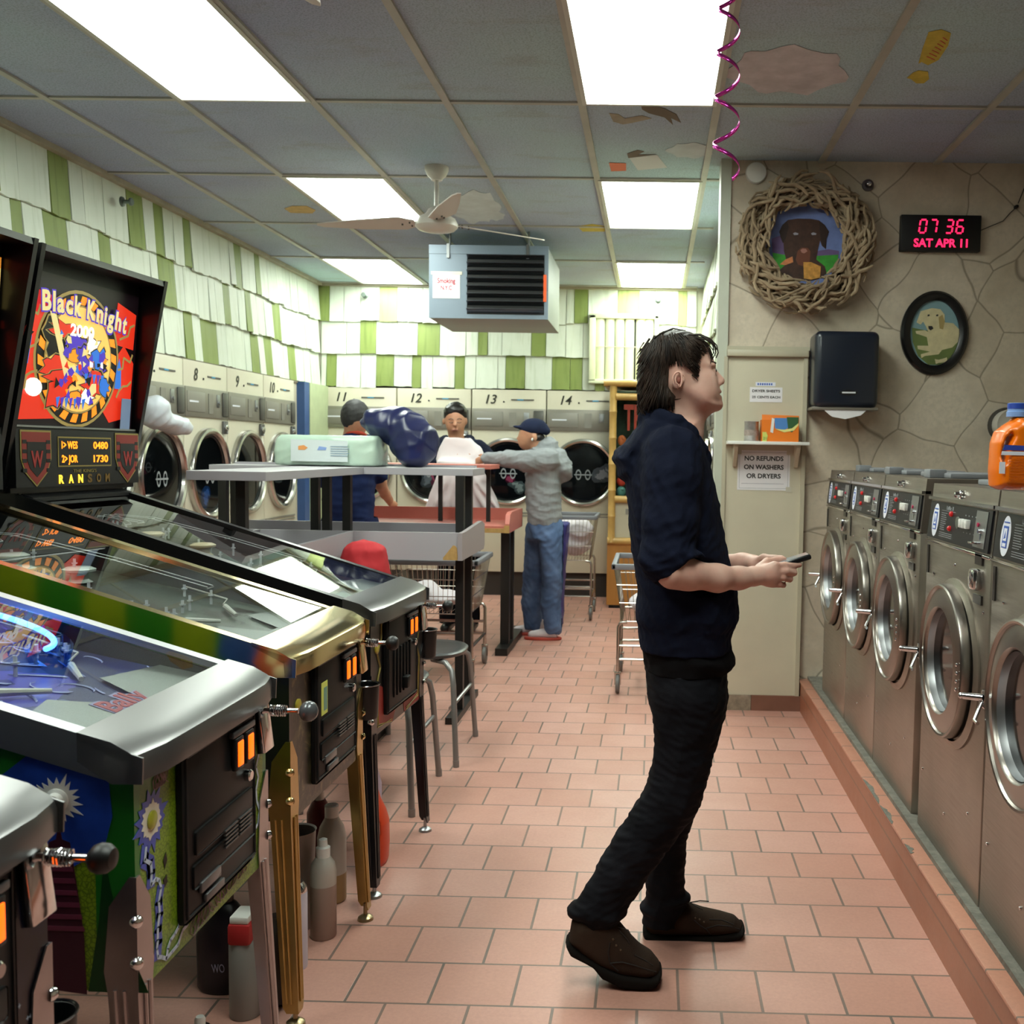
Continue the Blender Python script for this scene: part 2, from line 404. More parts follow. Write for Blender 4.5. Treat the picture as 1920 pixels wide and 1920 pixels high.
def stone_material():
    m = bpy.data.materials.new('stone_veneer'); m.use_nodes = True; t = NT(m)
    co = t.coord(scale=(1, 1, 1)); nz = t.new('ShaderNodeTexNoise'); nz.inputs['Scale'].default_value = 1.7; nz.inputs['Detail'].default_value = 2; t.link(co, nz.inputs['Vector'])
    ad = t.new('ShaderNodeVectorMath', operation='MULTIPLY_ADD'); t.link(nz.outputs['Color'], ad.inputs[0]); ad.inputs[1].default_value = (.22,) * 3; t.link(co, ad.inputs[2])
    vo = t.new('ShaderNodeTexVoronoi', feature='DISTANCE_TO_EDGE'); vo.inputs['Scale'].default_value = 2.7; t.link(ad.outputs[0], vo.inputs['Vector'])
    vc = t.new('ShaderNodeTexVoronoi', feature='F1'); vc.inputs['Scale'].default_value = 2.7; t.link(ad.outputs[0], vc.inputs['Vector'])
    sp = t.new('ShaderNodeSeparateColor'); t.link(vc.outputs['Color'], sp.inputs[0])
    n = t.noise(co, 5, 7, .7); n2 = t.noise(co, 40, 4, .7)
    c = t.ramp(sp.outputs[0], [(0, srgb('CCBDAA')), (.5, srgb('D8CBB8')), (1, srgb('C9BBA6'))])
    c = t.mix(t.ramp(n, [(.45, (0, 0, 0)), (.72, (.6, .6, .6))]), c, srgb('A8977F'))
    c = t.mix(.35, c, t.ramp(n2, [(.35, (.6, .6, .6)), (.6, (1, 1, 1))]), 'MULTIPLY')
    c = t.mix(t.ramp(vo.outputs['Distance'], [(.0, (.8, .8, .8)), (.006, (.55, .55, .55)), (.014, (0, 0, 0))]), c, srgb('7A6E5E'))
    t.link(c, t.b.inputs['Base Color']); t.b.inputs['Roughness'].default_value = .75
    t.bump(t.ramp(vo.outputs['Distance'], [(0, (0, 0, 0)), (.02, (1, 1, 1))]), .25, .004); return m
def shake_material(name, col, lo):
    m = bpy.data.materials.new(name); m.use_nodes = True; t = NT(m)
    n = t.noise(t.coord(scale=(6, 6, .3)), 5, 3, .5); n2 = t.noise(t.coord(), 3, 4, .6)
    c = t.mix(t.ramp(n, [(.30, (.8, .8, .8)), (.46, (0, 0, 0))]), srgb(col), srgb(lo)); c = t.mix(t.ramp(n2, [(.4, (0, 0, 0)), (.8, (.5, .5, .5))]), c, srgb(lo))
    t.link(c, t.b.inputs['Base Color']); t.b.inputs['Roughness'].default_value = .55; t.bump(n, .2, .004); return m
def brushed(name, col, rough, metal=1.0, sc=(1, 60, 1)):
    m = bpy.data.materials.new(name); m.use_nodes = True; t = NT(m)
    n = t.noise(t.coord(scale=sc), 5, 4, .6); n2 = t.noise(t.coord(), 2.2, 4, .6)
    k = srgb(col); t.link(t.ramp(n2, [(.3, tuple(x * .82 for x in k)), (.7, k)]), t.b.inputs['Base Color'])
    t.link(t.ramp(n, [(.3, (rough * .8,) * 3), (.7, (rough * 1.25,) * 3)]), t.b.inputs['Roughness']); t.b.inputs['Metallic'].default_value = metal
    return m
M_floor = floor_material('quarry_tile')
M_curbtop = floor_material('curb_top_tile', bw=.5, bh=.2125, loc=(0.1, 16.9, 0), c1='C98E79', c2='C4866F', off=0)
M_curbside = floor_material('curb_side_tile', bw=.2125, bh=.6, loc=(16.9, .3, 0), c1='A5694F', c2='9C6249', grout='7E5A48', off=0, axes=(PI/2, 0, PI/2))
M_ceil = ceiling_material(); M_stone = stone_material()
M_white = shake_material('white_painted_shake', 'DFE6D8', 'C9D2BE'); M_pale = shake_material('pale_painted_shake', 'D8DFD2', 'C0CAB4')
M_green = shake_material('green_painted_shake', '869650', '70803F'); M_lgreen = shake_material('light_green_shake', 'A9B66F', '8E9C58')
M_cream = mat('cream_paint', 'C9C2AC', .45, var=.05, vs=3); M_creamd = mat('cream_trim_paint', 'B9B29C', .45, var=.06, vs=5)
M_bar = mat('ceiling_bar', 'AEADA4', .5, var=.12, vs=4)
M_plaster = mat('plain_wall_paint', 'B7B7A6', .7)
M_dark = mat('black_plastic', '0C0C0F', .35); M_black = mat('black_paint', '08080A', .45); M_rub = mat('dark_rubber', '1B1B1C', .7)
M_chrome = mat('chrome', 'D8D8DA', .12, 1); M_steel = mat('satin_steel', 'C2C4C7', .27, 1, var=.05, vs=5); M_alu = mat('dull_aluminium', 'A4A6A9', .38, 1)
M_gold = mat('polished_brass', 'E2CC96', .14, 1, var=.05, vs=12); M_chr2 = mat('leg_chrome', 'AFA7A7', .34, 1, var=.06, vs=15)
M_wht = mat('white_plastic', 'E4E4DF', .4); M_paper = mat('white_paper', 'E8E6EA', .7)
M_ink = mat('black_ink', '1A1A1C', .6); M_skin = None

# ---------------------------------------------------------------- room shell
XL, XR, YB, YS, ZC = -3.2, 2.3, 9.95, 5.67, 2.974
def slab(name, x0, x1, y0, y1, z0, z1, m, smooth=0):
    return struct(MB().bx(x0, x1, y0, y1, z0, z1).build(name, m, smooth=smooth))
slab('floor', -4.0, 2.5, -3.2, 10.8, -.12, 0, M_floor)
ceil = slab('ceiling', -4.0, 2.5, -3.2, 10.8, ZC, ZC + .1, M_ceil)
# T-bars of the ceiling
GX, GY, TX, TY = -.96, 4.78, .6096, 1.28
mb = MB()
for i in range(-4, 6):
    x = GX + TX * i
    if XL < x < XR:
        mb.bx(x - .017, x + .017, -3.2, YB if x < .39 else YS, ZC - .012, ZC + .001)
mb.build('grid_bar', M_bar, ceil, smooth=0)
mb = MB()
for j in range(-6, 5):
    y = GY + TY * j
    if y < YB: mb.bx(XL, XR if y < YS else .39, y - .014, y + .014, ZC - .009, ZC + .001)
mb.build('cross_bar', M_bar, ceil, smooth=0)
slab('wall_back', -4.0, 2.5, 10.65, 10.8, 0, ZC, M_plaster)
slab('wall_left', -4.0, -3.87, -3.2, 10.65, 0, ZC, M_plaster)
slab('wall_left_lower', -3.87, XL, -3.2, 5.45, 0, 2.0, M_plaster)
slab('wall_near', -4.0, 2.5, -3.2, -3.05, 0, ZC, mat('dark_front_wall', '4A4A48', .8))
slab('wall_right', XR, 2.5, -3.05, 10.65, 0, ZC, M_stone)
slab('wall_stone', .385, XR, YS, YS + .12, 0, ZC, M_stone)

# clad upper walls: hung boxes covered with three courses of painted shakes
ul = slab('wall_left_upper', -3.87, XL - .03, -3.05, YB + .03, 2.02, ZC, M_plaster)
ub = slab('wall_back_upper', XL - .03, .455, YB + .03, 10.65, 2.02, ZC, M_plaster)
wr = slab('wall_right_rear', .385 + .07, XR, YS + .12, 10.65, 2.02, ZC, M_plaster)
ZR = [2.955, 2.62, 2.31, 1.995]
def shakes(spans, o, u, n, r, parent, rs):
    """one course of shakes along u from o; spans = (s0, s1, material index)"""
    mb = MB(); zt, zb = ZR[r] + .01, ZR[r + 1]; o, u, n = V(o), V(u), V(n)
    for s0, s1, mi in spans:
        d = zb - rs.uniform(-.008, .014); ph = rs.uniform(0, 6); k = max(3, int((s1 - s0) / .035)); g = .0025
        bot = rs.uniform(.024, .036); ins = []; 
        for q in range(k + 1):
            s = s0 + g + (s1 - s0 - 2 * g) * q / k
            wv = .003 * math.sin(ph + q * 1.9)
            a = o + u * s
            ins.append((a + n * .006 + V((0, 0, zt)), a + n * (bot + wv) + V((0, 0, d + wv)), a + n * (bot - .016) + V((0, 0, d + wv)), a + V((0, 0, zt))))
        mb.rings([list(x) for x in ins], cap=True, m=mi)
    return mb.build('shake_course', [M_white, M_pale, M_green, M_lgreen], parent, smooth=25)
def fill(gs, s0, s1, rs, wmin=.1, wmax=.26):
    """greens gs sorted [(a, b, mi)], whites in between split at random"""
    out = []; p = s0
    for a, b, mi in sorted(gs) + [(s1, s1, -1)]:
        while a - p > .012:
            w = rs.uniform(wmin, wmax); e = p + w
            if a - e < .07: e = a
            out.append((p, min(e, a), 1 if rs.random() < .25 else 0)); p = min(e, a)
        if mi >= 0: out.append((a, b, mi)); p = b
    return out
rs = random.Random(3)
def bk(px): return at(px / 2.4 + 560, 640, Y=9.93).x - XL
G_back = [[(80, 135, 2), (360, 440, 3), (705, 745, 2), (930, 1020, 2), (1237, 1300, 2), (1433, 1530, 3), (1705, 1745, 3)],
          [(272, 345, 2), (532, 632, 2), (805, 848, 2), (1045, 1112, 2), (1560, 1620, 2)],
          [(120, 165, 2), (345, 425, 2), (507, 548, 2), (700, 745, 2), (930, 1018, 2), (1140, 1222, 2), (1222, 1278, 2), (1335, 1380, 3), (1650, 1700, 2)]]
for r in range(3):
    gs = [(bk(a), bk(b), m) for a, b, m in G_back[r]]
    shakes(fill(gs, 0, .385 - XL, rs), (XL, YB + .03, 0), (1, 0, 0), (0, -1, 0), r, ub, rs)
def lf(px): return 3.17 * 1942 / (1225 - px)
G_left = [[(-8, 14), (110, 147), (253, 283), (303, 320), (357, 370), (450, 463), (488, 497)],
          [(39, 60), (98, 142), (201, 222), (309, 340), (429, 441), (470, 480), (520, 534)],
          [(-40, 10), (80, 120), (356, 372), (387, 417), (479, 493), (504, 518), (548, 562)]]
for r in range(3):
    gs = [(lf(a), lf(b), 2) for a, b in G_left[r]]
    y = 4.3
    while y > -3: w = rs.uniform(.08, .16); gs.append((y - w, y, 2)); y -= rs.uniform(.5, .9)
    shakes(fill(gs, -3.05, YB + .0, rs), (XL - .03, 0, 0), (0, 1, 0), (1, 0, 0), r, ul, rs)
for r in range(3):
    gs = []; y = 6.0
    while y < 9.8: w = rs.uniform(.08, .16); gs.append((y, y + w, 2)); y += rs.uniform(.35, .7)
    shakes(fill(gs, YS + .13, YB, rs), (.455, 0, 0), (0, 1, 0), (-1, 0, 0), r, wr, rs)
M_mold = mat('crown_strip', 'A8A08C', .6, var=.12)
struct(MB().bx(XL - .03, XL + .02, -3.05, YB, 2.945, ZC).build('trim_1', M_mold, smooth=0))
struct(MB().bx(XL, .385, YB - .02, YB + .03, 2.945, ZC).build('trim_2', M_mold, smooth=0))
struct(MB().bx(XL - .03, XL + .01, 5.45, YB, 1.975, 1.995).build('trim_3', mat('shake_batten', '6F6657', .8), smooth=0))

# post and cream panel where the stone wall begins
M_post = mat('post_paint', 'B9BDAE', .5, var=.05)
struct(MB().bx(.335, .39, YS - .03, YS + .13, 1.97, ZC).bx(.335, .385, YS - .035, YS + .13, 0.0, 1.97).build('trim_4', M_post, smooth=0))
pn = struct(MB().bx(.385, .815, YS - .03, YS, .085, 1.93).build('wall_panel', M_cream, smooth=0))
MB().bx(.385, .825, YS - .06, YS, 1.93, 1.965, bev=.006).bx(.385, .83, YS - .045, YS, 1.965, 1.985).build('moulding', M_creamd, pn)
MB().bx(.80, .822, YS - .045, YS, .085, 1.93).bx(.372, .392, YS - .045, YS, .085, 1.93).build('stile', M_creamd, pn, smooth=0)
struct(MB().bx(.385, .56, YS - .042, YS, 0, .085, m=0).bx(.562, .83, YS - .042, YS, 0, .085, m=1).build('baseboard_1', [mat('worn_base_tile', '8C7F6E', .6, var=.3, vs=30), mat('brown_base_tile', '7D5647', .45, var=.1)], smooth=0))

# raised tiled curb that carries the washers
ZB = .168
cb = struct(MB().bx(.83, XR, -3.05, YS, 0, ZB).build('raised_curb', M_curbside, smooth=0))
mb = MB().bx(.824, .905, -3.05, YS, ZB - .006, ZB + .006, bev=.004); mb.build('tile_edge', M_curbtop, cb)
M_cem = mat('rough_cement', '77736A', .9, var=.3, vs=25, bump=.5, bs=80)
MB().bx(.872, .98, -3.05, YS - .01, ZB, ZB + .022).build('cement_joint', M_cem, cb, smooth=0)
mb = MB()
for (a, b, w, dx) in ((3.62, 3.90, .012, 0), (3.42, 3.60, .010, .002), (3.16, 3.24, .012, 0)):
    k = 9; pt = []; 
    rq = random.Random(int(a * 100))
    pts = [(a + (b - a) * i / k, .0 + w * rq.uniform(.6, 1.7) * (math.sin(PI * i / k) ** .5)) for i in range(k + 1)]
    poly = [(p[1] + dx, p[0]) for p in pts] + [(-.002, b), (-.002, a)]
    mb.prism(poly, (.8235, 0, ZB + .0062), (1, 0, 0), (0, 1, 0), .0012)
mb.build('chipped_edge', M_cem, cb, smooth=0)
struct(MB().bx(XL, .39, YB + .06, YB + .1, 0, .225).build('baseboard_2', mat('dark_vinyl_base', '2A2422', .6), smooth=0))
# blue post with paper notice in the far left corner
struct(MB().bx(-3.24, -3.13, 9.27, 9.4, 0, 1.99).build('trim_5', mat('blue_post_paint', '34548A', .5, var=.08), smooth=0))
struct(MB().bx(-3.24, -3.13, 9.42, 9.97, 0, 1.99).build('trim_6', mat('corner_wood_paint', 'B5C19A', .55, var=.08), smooth=0))
struct(MB().bx(-3.24, -3.2, 9.0, 9.27, 0, 1.99).build('trim_7', M_cream, smooth=0))

# ---------------------------------------------------------------- ceiling light panels (the room's lamps)
M_diff = mat('lit_diffuser', 'FFFFFF', .5, emit='F4FFF2', es=PANEL_POWER)
M_frm = mat('troffer_frame', 'C9CABF', .5)
lp = thing('ceiling_light', '', 'ceiling light', (0, 0, 0), 0, 'square-edged fluorescent panels in the painted ceiling')
MB().bx(-TX/2 + .022, TX/2 - .022, -TY/2 + .025, TY/2 - .025, -.004, .0).build('diffuser', M_diff, lp, smooth=0, local=True)
MB().bx(-TX/2 + .004, -TX/2 + .024, -TY/2 + .01, TY/2 - .01, -.016, 0).bx(TX/2 - .024, TX/2 - .004, -TY/2 + .01, TY/2 - .01, -.016, 0)\
    .bx(-TX/2 + .004, TX/2 - .004, -TY/2 + .008, -TY/2 + .027, -.016, 0).bx(-TX/2 + .004, TX/2 - .004, TY/2 - .027, TY/2 - .008, -.016, 0).build('frame', M_frm, lp, smooth=0, local=True)
spots = [(1, -1, 'large fluorescent ceiling panel with the pink streamer beside it'), (-2, -1, 'large fluorescent ceiling panel nearest above the pinball machines'),
         (1, 1, 'fluorescent ceiling panel right of the ceiling fan, second in its row'), (-2, 1, 'fluorescent ceiling panel touching the left blade of the ceiling fan'),
         (1, 3, 'small-looking fluorescent panel above the louvred opening at the back'), (-3, 3, 'small-looking fluorescent panel left of the hanging heater'),
         (1, -3, 'fluorescent ceiling panel behind the camera on the right'), (-2, -3, 'fluorescent ceiling panel above the camera on the left')]
for k, (i, j, lb) in enumerate(spots):
    loc = (GX + TX * (i + .5), GY + TY * (j + .5), ZC - .0005)
    if k == 0: lp.location = loc; lp['label'] = lb
    else: dup(lp, loc, label=lb)

# painted figures on the ceiling tiles
def flat(name, pts, m, z=ZC - .0015, t=.001, parent=None):
    P = [at(x, y, Z=z) for x, y in pts]; c = sum(P, V()) / len(P)
    return MB().prism([(p.x - c.x, p.y - c.y) for p in P], c, (1, 0, 0), (0, 1, 0), -t).build(name, m, parent or ceil, smooth=0)
def cloud(name, c, r, m, n=26, seed=1):
    q = random.Random(seed); ph = q.uniform(0, 6)
    return flat(name, [(c[0] + r[0] * math.cos(a) * (1 + .13 * math.sin(a * 5 + ph) + .05 * q.random()), c[1] + r[1] * math.sin(a) * (1 + .13 * math.sin(a * 7 + ph))) for a in [2 * PI * k / n for k in range(n)]], m)
M_cl = mat('cloud_paint', 'C4BEC2', .9, var=.18, vs=9); M_cl2 = mat('pale_cloud_paint', 'C6D2D4', .9, var=.1, vs=9)
cloud('painted_cloud', (1478, 132), (108, 44), M_cl, seed=2)
cloud('painted_cloud', (893, 388), (42, 30), M_cl2, seed=4); cloud('painted_cloud', (930, 405), (16, 8), M_cl2, seed=5)
cloud('painted_cloud', (1295, 282), (42, 14), M_cl2, seed=6)
M_yel = mat('yellow_paint', 'C6B04A', .9, var=.15, vs=20); M_yb = mat('brown_paint', '6E6152', .9); M_or = mat('orange_paint', 'D8795A', .9); M_pw = mat('offwhite_paint', 'CFD2D0', .9)
flat('painted_figure', [(1741, 60), (1765, 55), (1783, 62), (1778, 85), (1760, 112), (1740, 122), (1728, 116), (1722, 119), (1730, 90)], M_yel)
flat('painted_figure', [(1712, 136), (1722, 132), (1740, 134), (1742, 148), (1732, 156), (1718, 156), (1708, 148), (1700, 146)], M_yel)
mb = MB(); 
for k in range(7): mb.cyl(at(1738 + k * 5, 106 - k * 6, Z=ZC - .003), at(1752 + k * 4, 112 - k * 6, Z=ZC - .003), .0025, n=5)
mb.build('painted_lettering', M_or, ceil, smooth=0)
flat('painted_figure', [(1142, 305), (1174, 306), (1174, 320), (1146, 321)], M_or)
flat('painted_figure', [(1180, 296), (1232, 290), (1251, 314), (1196, 319)], M_pw)
flat('painted_figure', [(1176, 288), (1196, 281), (1208, 284), (1196, 290), (1230, 289), (1178, 296)], M_yb)
flat('painted_figure', [(1202, 198), (1214, 194), (1246, 203), (1268, 214), (1277, 230), (1258, 221), (1262, 234), (1246, 220), (1216, 212), (1204, 205)], M_yb)
flat('painted_figure', [(1142, 212), (1160, 214), (1172, 222), (1204, 216), (1222, 222), (1186, 230), (1168, 233), (1150, 228)], mat('tan_paint', '9F9583', .9, var=.2))
flat('painted_figure', [(1083, 424), (1110, 420), (1136, 424), (1134, 434), (1092, 434)], M_yel)
flat('painted_figure', [(533, 391), (548, 386), (575, 386), (592, 394), (586, 400), (545, 399)], mat('apricot_paint', 'C2A96C', .9, var=.2, vs=20))
# ---------------------------------------------------------------- steel front-load washers on the curb
XW = .90
M_wst = bpy.data.materials.new('washer_steel'); M_wst.use_nodes = True
t = NT(M_wst); n = t.noise(t.coord(), 1.6, 5, .6); n2 = t.noise(t.coord(scale=(1, 1, 30)), 6, 3, .6)
t.link(t.ramp(n, [(.3, srgb('8E867C')), (.7, srgb('ACA399'))]), t.b.inputs['Base Color']); t.b.inputs['Metallic'].default_value = .85
t.link(t.ramp(n2, [(.3, (.30,) * 3), (.7, (.42,) * 3)]), t.b.inputs['Roughness'])
M_panel = mat('black_control_face', '14151A', .4, spec=.4); M_txt = mat('grey_print', '8E9196', .6); M_red = mat('red_lamp', 'B3262B', .35, emit='FF2A20', es=.15)
M_blu = mat('blue_print', '3A5FB8', .5); M_stk = mat('white_sticker', 'E3E6F2', .5); M_grp = mat('grey_hatch_plastic', '85878C', .55)
M_dglass = mat('dark_door_glass', '0E1012', .08, spec=.6); M_drum = mat('drum_steel', '53565A', .3, 1)
def washer(y0, y1, dz, label):
    w = y1 - y0; yc = (y0 + y1) / 2; z0 = ZB + .02; zt = 1.333 + dz
    W = thing('front_load_washer', label, 'washing machine', (XW, yc, z0), 0, 'steel coin washers in a row on the curb')
    g = .004
    MB().bx(XW, XW + .78, y0 + g, y1 - g, z0, 1.15 + dz, bev=.004).build('body', M_wst, W)
    # sloped control head: cap band, black face, bright trim
    mb = MB(); f = .012
    mb.prism([(0, 1.15 + dz), (f, 1.29 + dz), (f + .004, zt), (.5, zt + .0), (.5, 1.15 + dz)], (XW, y1 - g, 0), (1, 0, 0), (0, 0, 1), (w - 2 * g)).build('cap', M_wst, W, smooth=0)
    MB().bx(XW + .0, XW + .03, y0 + g, y1 - g, 1.282 + dz, 1.292 + dz).bx(XW - .006, XW + .01, y0 + g, y1 - g, 1.146 + dz, 1.156 + dz, bev=.003).build('trim_strip', M_chrome, W)
    def fp(u, v):   # point on the control face, u from far edge (photo left) 0..1, v 0..1 up
        return V((XW + f * v - .0035, y1 - .02 - u * (w - .04), 1.162 + dz + v * .115))
    def face(u0, u1, v0, v1, t=.004):
        a, b, c, d = fp(u0, v0), fp(u1, v0), fp(u1, v1), fp(u0, v1); e = V((-t, 0, 0)); return a, b, c, d, e
    def plate(mb, u0, u1, v0, v1, t=.003, m=None):
        a, b, c, d, e = face(u0, u1, v0, v1); e = V((-t, 0, 0)); k = V((.006, 0, 0))
        mb.add([a + e, b + e, c + e, d + e, a + k, b + k, c + k, d + k], [(0, 1, 2, 3), (7, 6, 5, 4), (0, 4, 5, 1), (1, 5, 6, 2), (2, 6, 7, 3), (3, 7, 4, 0)], m); return mb
    cp = plate(MB(), 0, 1, 0, 1, .003).build('control_panel', M_panel, W, smooth=0)
    uy = V((0, -1, 0)); uz = V((f, 0, .115)).normalized()
    mb = MB(); c = fp(.125, .5) + V((-.0035, 0, 0)); N = 26
    def disc(mb, c, ry, rz, t, m=None):
        mb.prism([(ry * math.cos(2 * PI * k / N), rz * math.sin(2 * PI * k / N)) for k in range(N)], c, uy, uz, -t, m)
    disc(mb, c, .035, .052, .001, 0)
    q = c + V((-.0012, 0, 0))
    mb.prism([(-.018, -.03), (.018, -.03), (.018, .026), (-.018, .026)], q, uy, uz, -.0006, 1); q2 = q + V((-.0006, 0, 0))
    mb.prism([(-.012, -.012), (.012, -.012), (.012, .02), (-.012, .02)], q2, uy, uz, -.0004, 0)
    mb.prism([(-.012, -.027), (.012, -.027), (.012, -.018), (-.012, -.018)], q2, uy, uz, -.0004, 0)
    mb.prism([(-.007, -.008), (.007, -.004), (.0, .014)], q2 + V((-.0004, 0, 0)), uy, uz, -.0004, 1)
    mb.prism([(-.02, .034), (.02, .034), (.02, .037), (-.02, .037)], q, uy, uz, -.0005, 1)
    mb.build('sticker', [M_stk, M_blu], cp, smooth=0)
    mb = MB(); mb.text('UniMac 18', fp(.36, .88) + V((-.0036, 0, 0)), uy, uz, .012, t=.0005, bold=.02)
    for k in range(9): plate(mb, .22, .22 + .07 + .04 * R_.random(), .72 - .055 * k, .735 - .055 * k, .0035)
    for k in range(3): plate(mb, .22, .44, .2 - .05 * k, .212 - .05 * k, .0035)
    plate(mb, .22, .46, .79, .80, .0035)
    for k in range(4): plate(mb, .62 + .05 * k, .63 + .05 * k, .76, .79, .0035); plate(mb, .62 + .05 * k, .63 + .05 * k, .34, .36, .0035)
    mb.build('print', M_txt, cp, smooth=0)
    mb = MB()
    for u, v in ((.40, .74), (.40, .36)): p = fp(u, v); mb.lathe([(.008, 0), (.008, .006), (.004, .010)], p + V((-.002, 0, 0)), (-1, 0, 0), 14)
    mb.build('indicator_lamp', M_red, cp)
    p = fp(.515, .55); MB().lathe([(.0185, 0), (.0175, .004), (.012, .005)], p + V((-.002, 0, 0)), (-1, 0, 0), 22).build('temperature_dial', mat('dial_face', '5E6258', .6), cp)
    mb = MB()
    for k in range(3): mb.box(fp(.60 + .045 * k, .57) + V((-.008, 0, 0)), (.016, .019, .026), bev=.003)
    mb.build('push_button', M_wht, cp)
    cs = plate(MB(), .79, .95, .08, .95, .005).build('coin_slide', M_alu, cp, smooth=0)
    mb = MB().box(fp(.87, .2) + V((-.015, 0, 0)), (.03, .035, .006), bev=.002).cyl(fp(.885, .48) + V((-.004, 0, 0)), fp(.885, .48) + V((-.014, 0, 0)), .006)
    mb.bx(*[q_ for q_ in (fp(.885, .5).x - .008, fp(.885, .5).x, fp(.885, .5).y - .002, fp(.885, .5).y + .002, fp(0, .22).z, fp(0, .45).z)]).build('coin_lever', M_chrome, W)
    MB().lathe([(.006, 0), (.006, .004)], fp(.84, .62) + V((-.005, 0, 0)), (-1, 0, 0), 14).build('return_button', mat('pink_button', 'C2305A', .4), W)
    p = V((XW + f, yc, 1.308 + dz)); MB().lathe([(.013, 0), (.013, .006), (.009, .009), (.009, .022), (.004, .024)], p, (-1, 0, 0), 20).build('cap_lock', M_chrome, W)
    # door: bowl ring, glass, flat ring edge and the curved shadow guard
    zc = .816 + dz; yd = yc - .01; r = .228; c = V((XW, yd, zc)); ax = (-1, 0, 0)
    prof = [(r * .70, .0), (r * .98, .0), (r * 1.0, .012), (r * 1.0, .034), (r * .99, .041), (r * .97, .044), (r * .945, .042), (r * .93, .036), (r * .80, .044), (r * .70, .046), (r * .675, .040), (r * .66, .02)]
    d = MB().lathe(prof, c, ax, 56, cap=False).build('door', mat('door_steel', '99938D', .3, 1, var=.08, vs=6), W)
    MB().lathe([(r * .66, .036), (r * .645, .012), (r * .62, .0), (r * .59, -.004)], c, ax, 48, cap=False).lathe([(r * .58, .004), (r * .555, .012), (r * .53, .005)], c, ax, 48, cap=False).build('inner_ring', M_alu, d)
    MB().lathe([(r * .655, .016), (r * .5, .006), (r * .25, .0), (.002, -.002)], c, ax, 40).build('glass', M_dglass, d)
    MB().lathe([(r * 1.10, 0), (r * 1.10, .006), (r * 1.0, .014)], c + V((0, -.012, -.005)), ax, 48, cap=False).build('door_flange', M_wst, W)
    mb = MB()
    for k in range(4): a = -.18 + .12 * k; mb.ell(c + V((-.046, -r * .86 * math.cos(a), r * .86 * math.sin(a) - .01)), (.004, .006, .006), 8)
    mb.build('hinge_screw', M_chrome, d)
    h = c + V((0, r * 1.08, -.02)); mb = MB().box(h + V((-.02, 0, 0)), (.04, .035, .05), bev=.006)
    mb.cyl(h + V((-.04, 0, .004)), h + V((-.085, .02, .004)), .010, .009).ell(h + V((-.088, .021, .004)), (.009, .009, .009), 10)
    mb.cyl(h + V((-.03, .012, .01)), h + V((-.065, -.02, -.05)), .006, .005).cyl(h + V((-.065, -.02, -.05)), h + V((-.065, -.045, -.052)), .005, .005)
    mb.build('door_latch', M_chrome, W)
    p = V((XW, y0 + .095, 1.085 + dz)); cb_ = MB().box(p + V((-.012, 0, 0)), (.03, .052, .058), bev=.01).build('coin_box', M_chrome, W)
    for c_, d_ in ((p + V((-.002, 0, .055)), (.008, .06, .03)), (p + V((-.002, 0, -.055)), (.008, .07, .025)), (V((XW - .001, y1 - .03, 1.09 + dz)), (.006, .018, .09))): MB().box(c_, d_).build('vent_plate', mat('dark_steel', '4A4744', .4, .8), W, smooth=0)
    mb = MB()
    for yy, zz in ((y1 - .1, 1.05), (yc, 1.1), (y0 + .05, 1.0), (y1 - .05, .4), (y0 + .12, .42), (yc + .02, .34)): mb.ell((XW - .001, yy, zz + dz), (.003, .005, .005), 8)
    mb.build('bolt', M_chrome, W)
    # soap hatch on top
    MB().bx(XW + .12, XW + .36, y0 + .1, y1 - .12, zt, zt + .018, bev=.005).bx(XW + .07, XW + .13, y0 + .18, y0 + .26, zt, zt + .03, bev=.004).build('soap_hatch', M_grp, W)
    return W
washer(4.73, 5.345, .0, 'steel front-load washer at the far end, against the stone wall')
washer(4.10, 4.725, .0, 'steel front-load washer second from the stone wall')
washer(3.475, 4.095, .0, 'steel front-load washer third from the stone wall, left of the wide dark gap')
washer(2.745, 3.395, -.012, 'steel front-load washer right of the wide dark gap, with the whole round door in view')
washer(2.09, 2.74, -.012, 'steel front-load washer at the right edge of the photo, under the orange detergent bottle')
washer(1.43, 2.085, -.012, 'steel front-load washer nearest the camera, outside the right edge')

# ---------------------------------------------------------------- things on the stone wall
YW = YS - .001
def P(x, y, Y=YS): return at(x, y, Y=Y)
# driftwood wreath with a round painting
wc = V((.785, YS - .036, 2.525))
W = thing('driftwood_wreath', 'round driftwood wreath framing a painted portrait of a brown dog', 'wreath', (wc.x, YS, wc.z))
q = random.Random(11); mb = MB()
for k in range(430):
    ly = k % 5; ai = q.uniform(0, 2 * PI); rr = q.uniform(.215, .345); tw = q.choice([1, -1]) * q.uniform(.02, .85)
    L = q.uniform(.09, .20); y = -.008 - .022 * ly - q.uniform(0, .014); th = q.uniform(.006, .0115); pts = []; 
    for s in range(6):
        u = s / 5 - .5; a = ai + u * L / rr; r2 = rr + u * L * math.sin(tw) * 1.2 + .008 * math.sin(u * 9 + ai * 5)
        r2 = min(max(r2, .198), .368); yy = min(-.008, y + .012 * math.cos(u * 5 + k))
        pts.append(wc + V((math.cos(a) * r2, yy, math.sin(a) * r2)))
    mb.tube(pts, [th * .55, th, th * 1.1, th, th * .9, th * .45], 7)
mw = bpy.data.materials.new('driftwood'); mw.use_nodes = True; t = NT(mw); oc = t.noise(t.coord(), 9, 5, .6); o2 = t.noise(t.coord(), 70, 3, .7)
t.link(t.mix(.3, t.ramp(oc, [(.3, srgb('7D6A54')), (.5, srgb('9C876C')), (.72, srgb('B7A488'))]), t.ramp(o2, [(.3, (.5, .5, .5)), (.7, (1, 1, 1))]), 'MULTIPLY'), t.b.inputs['Base Color']); t.b.inputs['Roughness'].default_value = .8
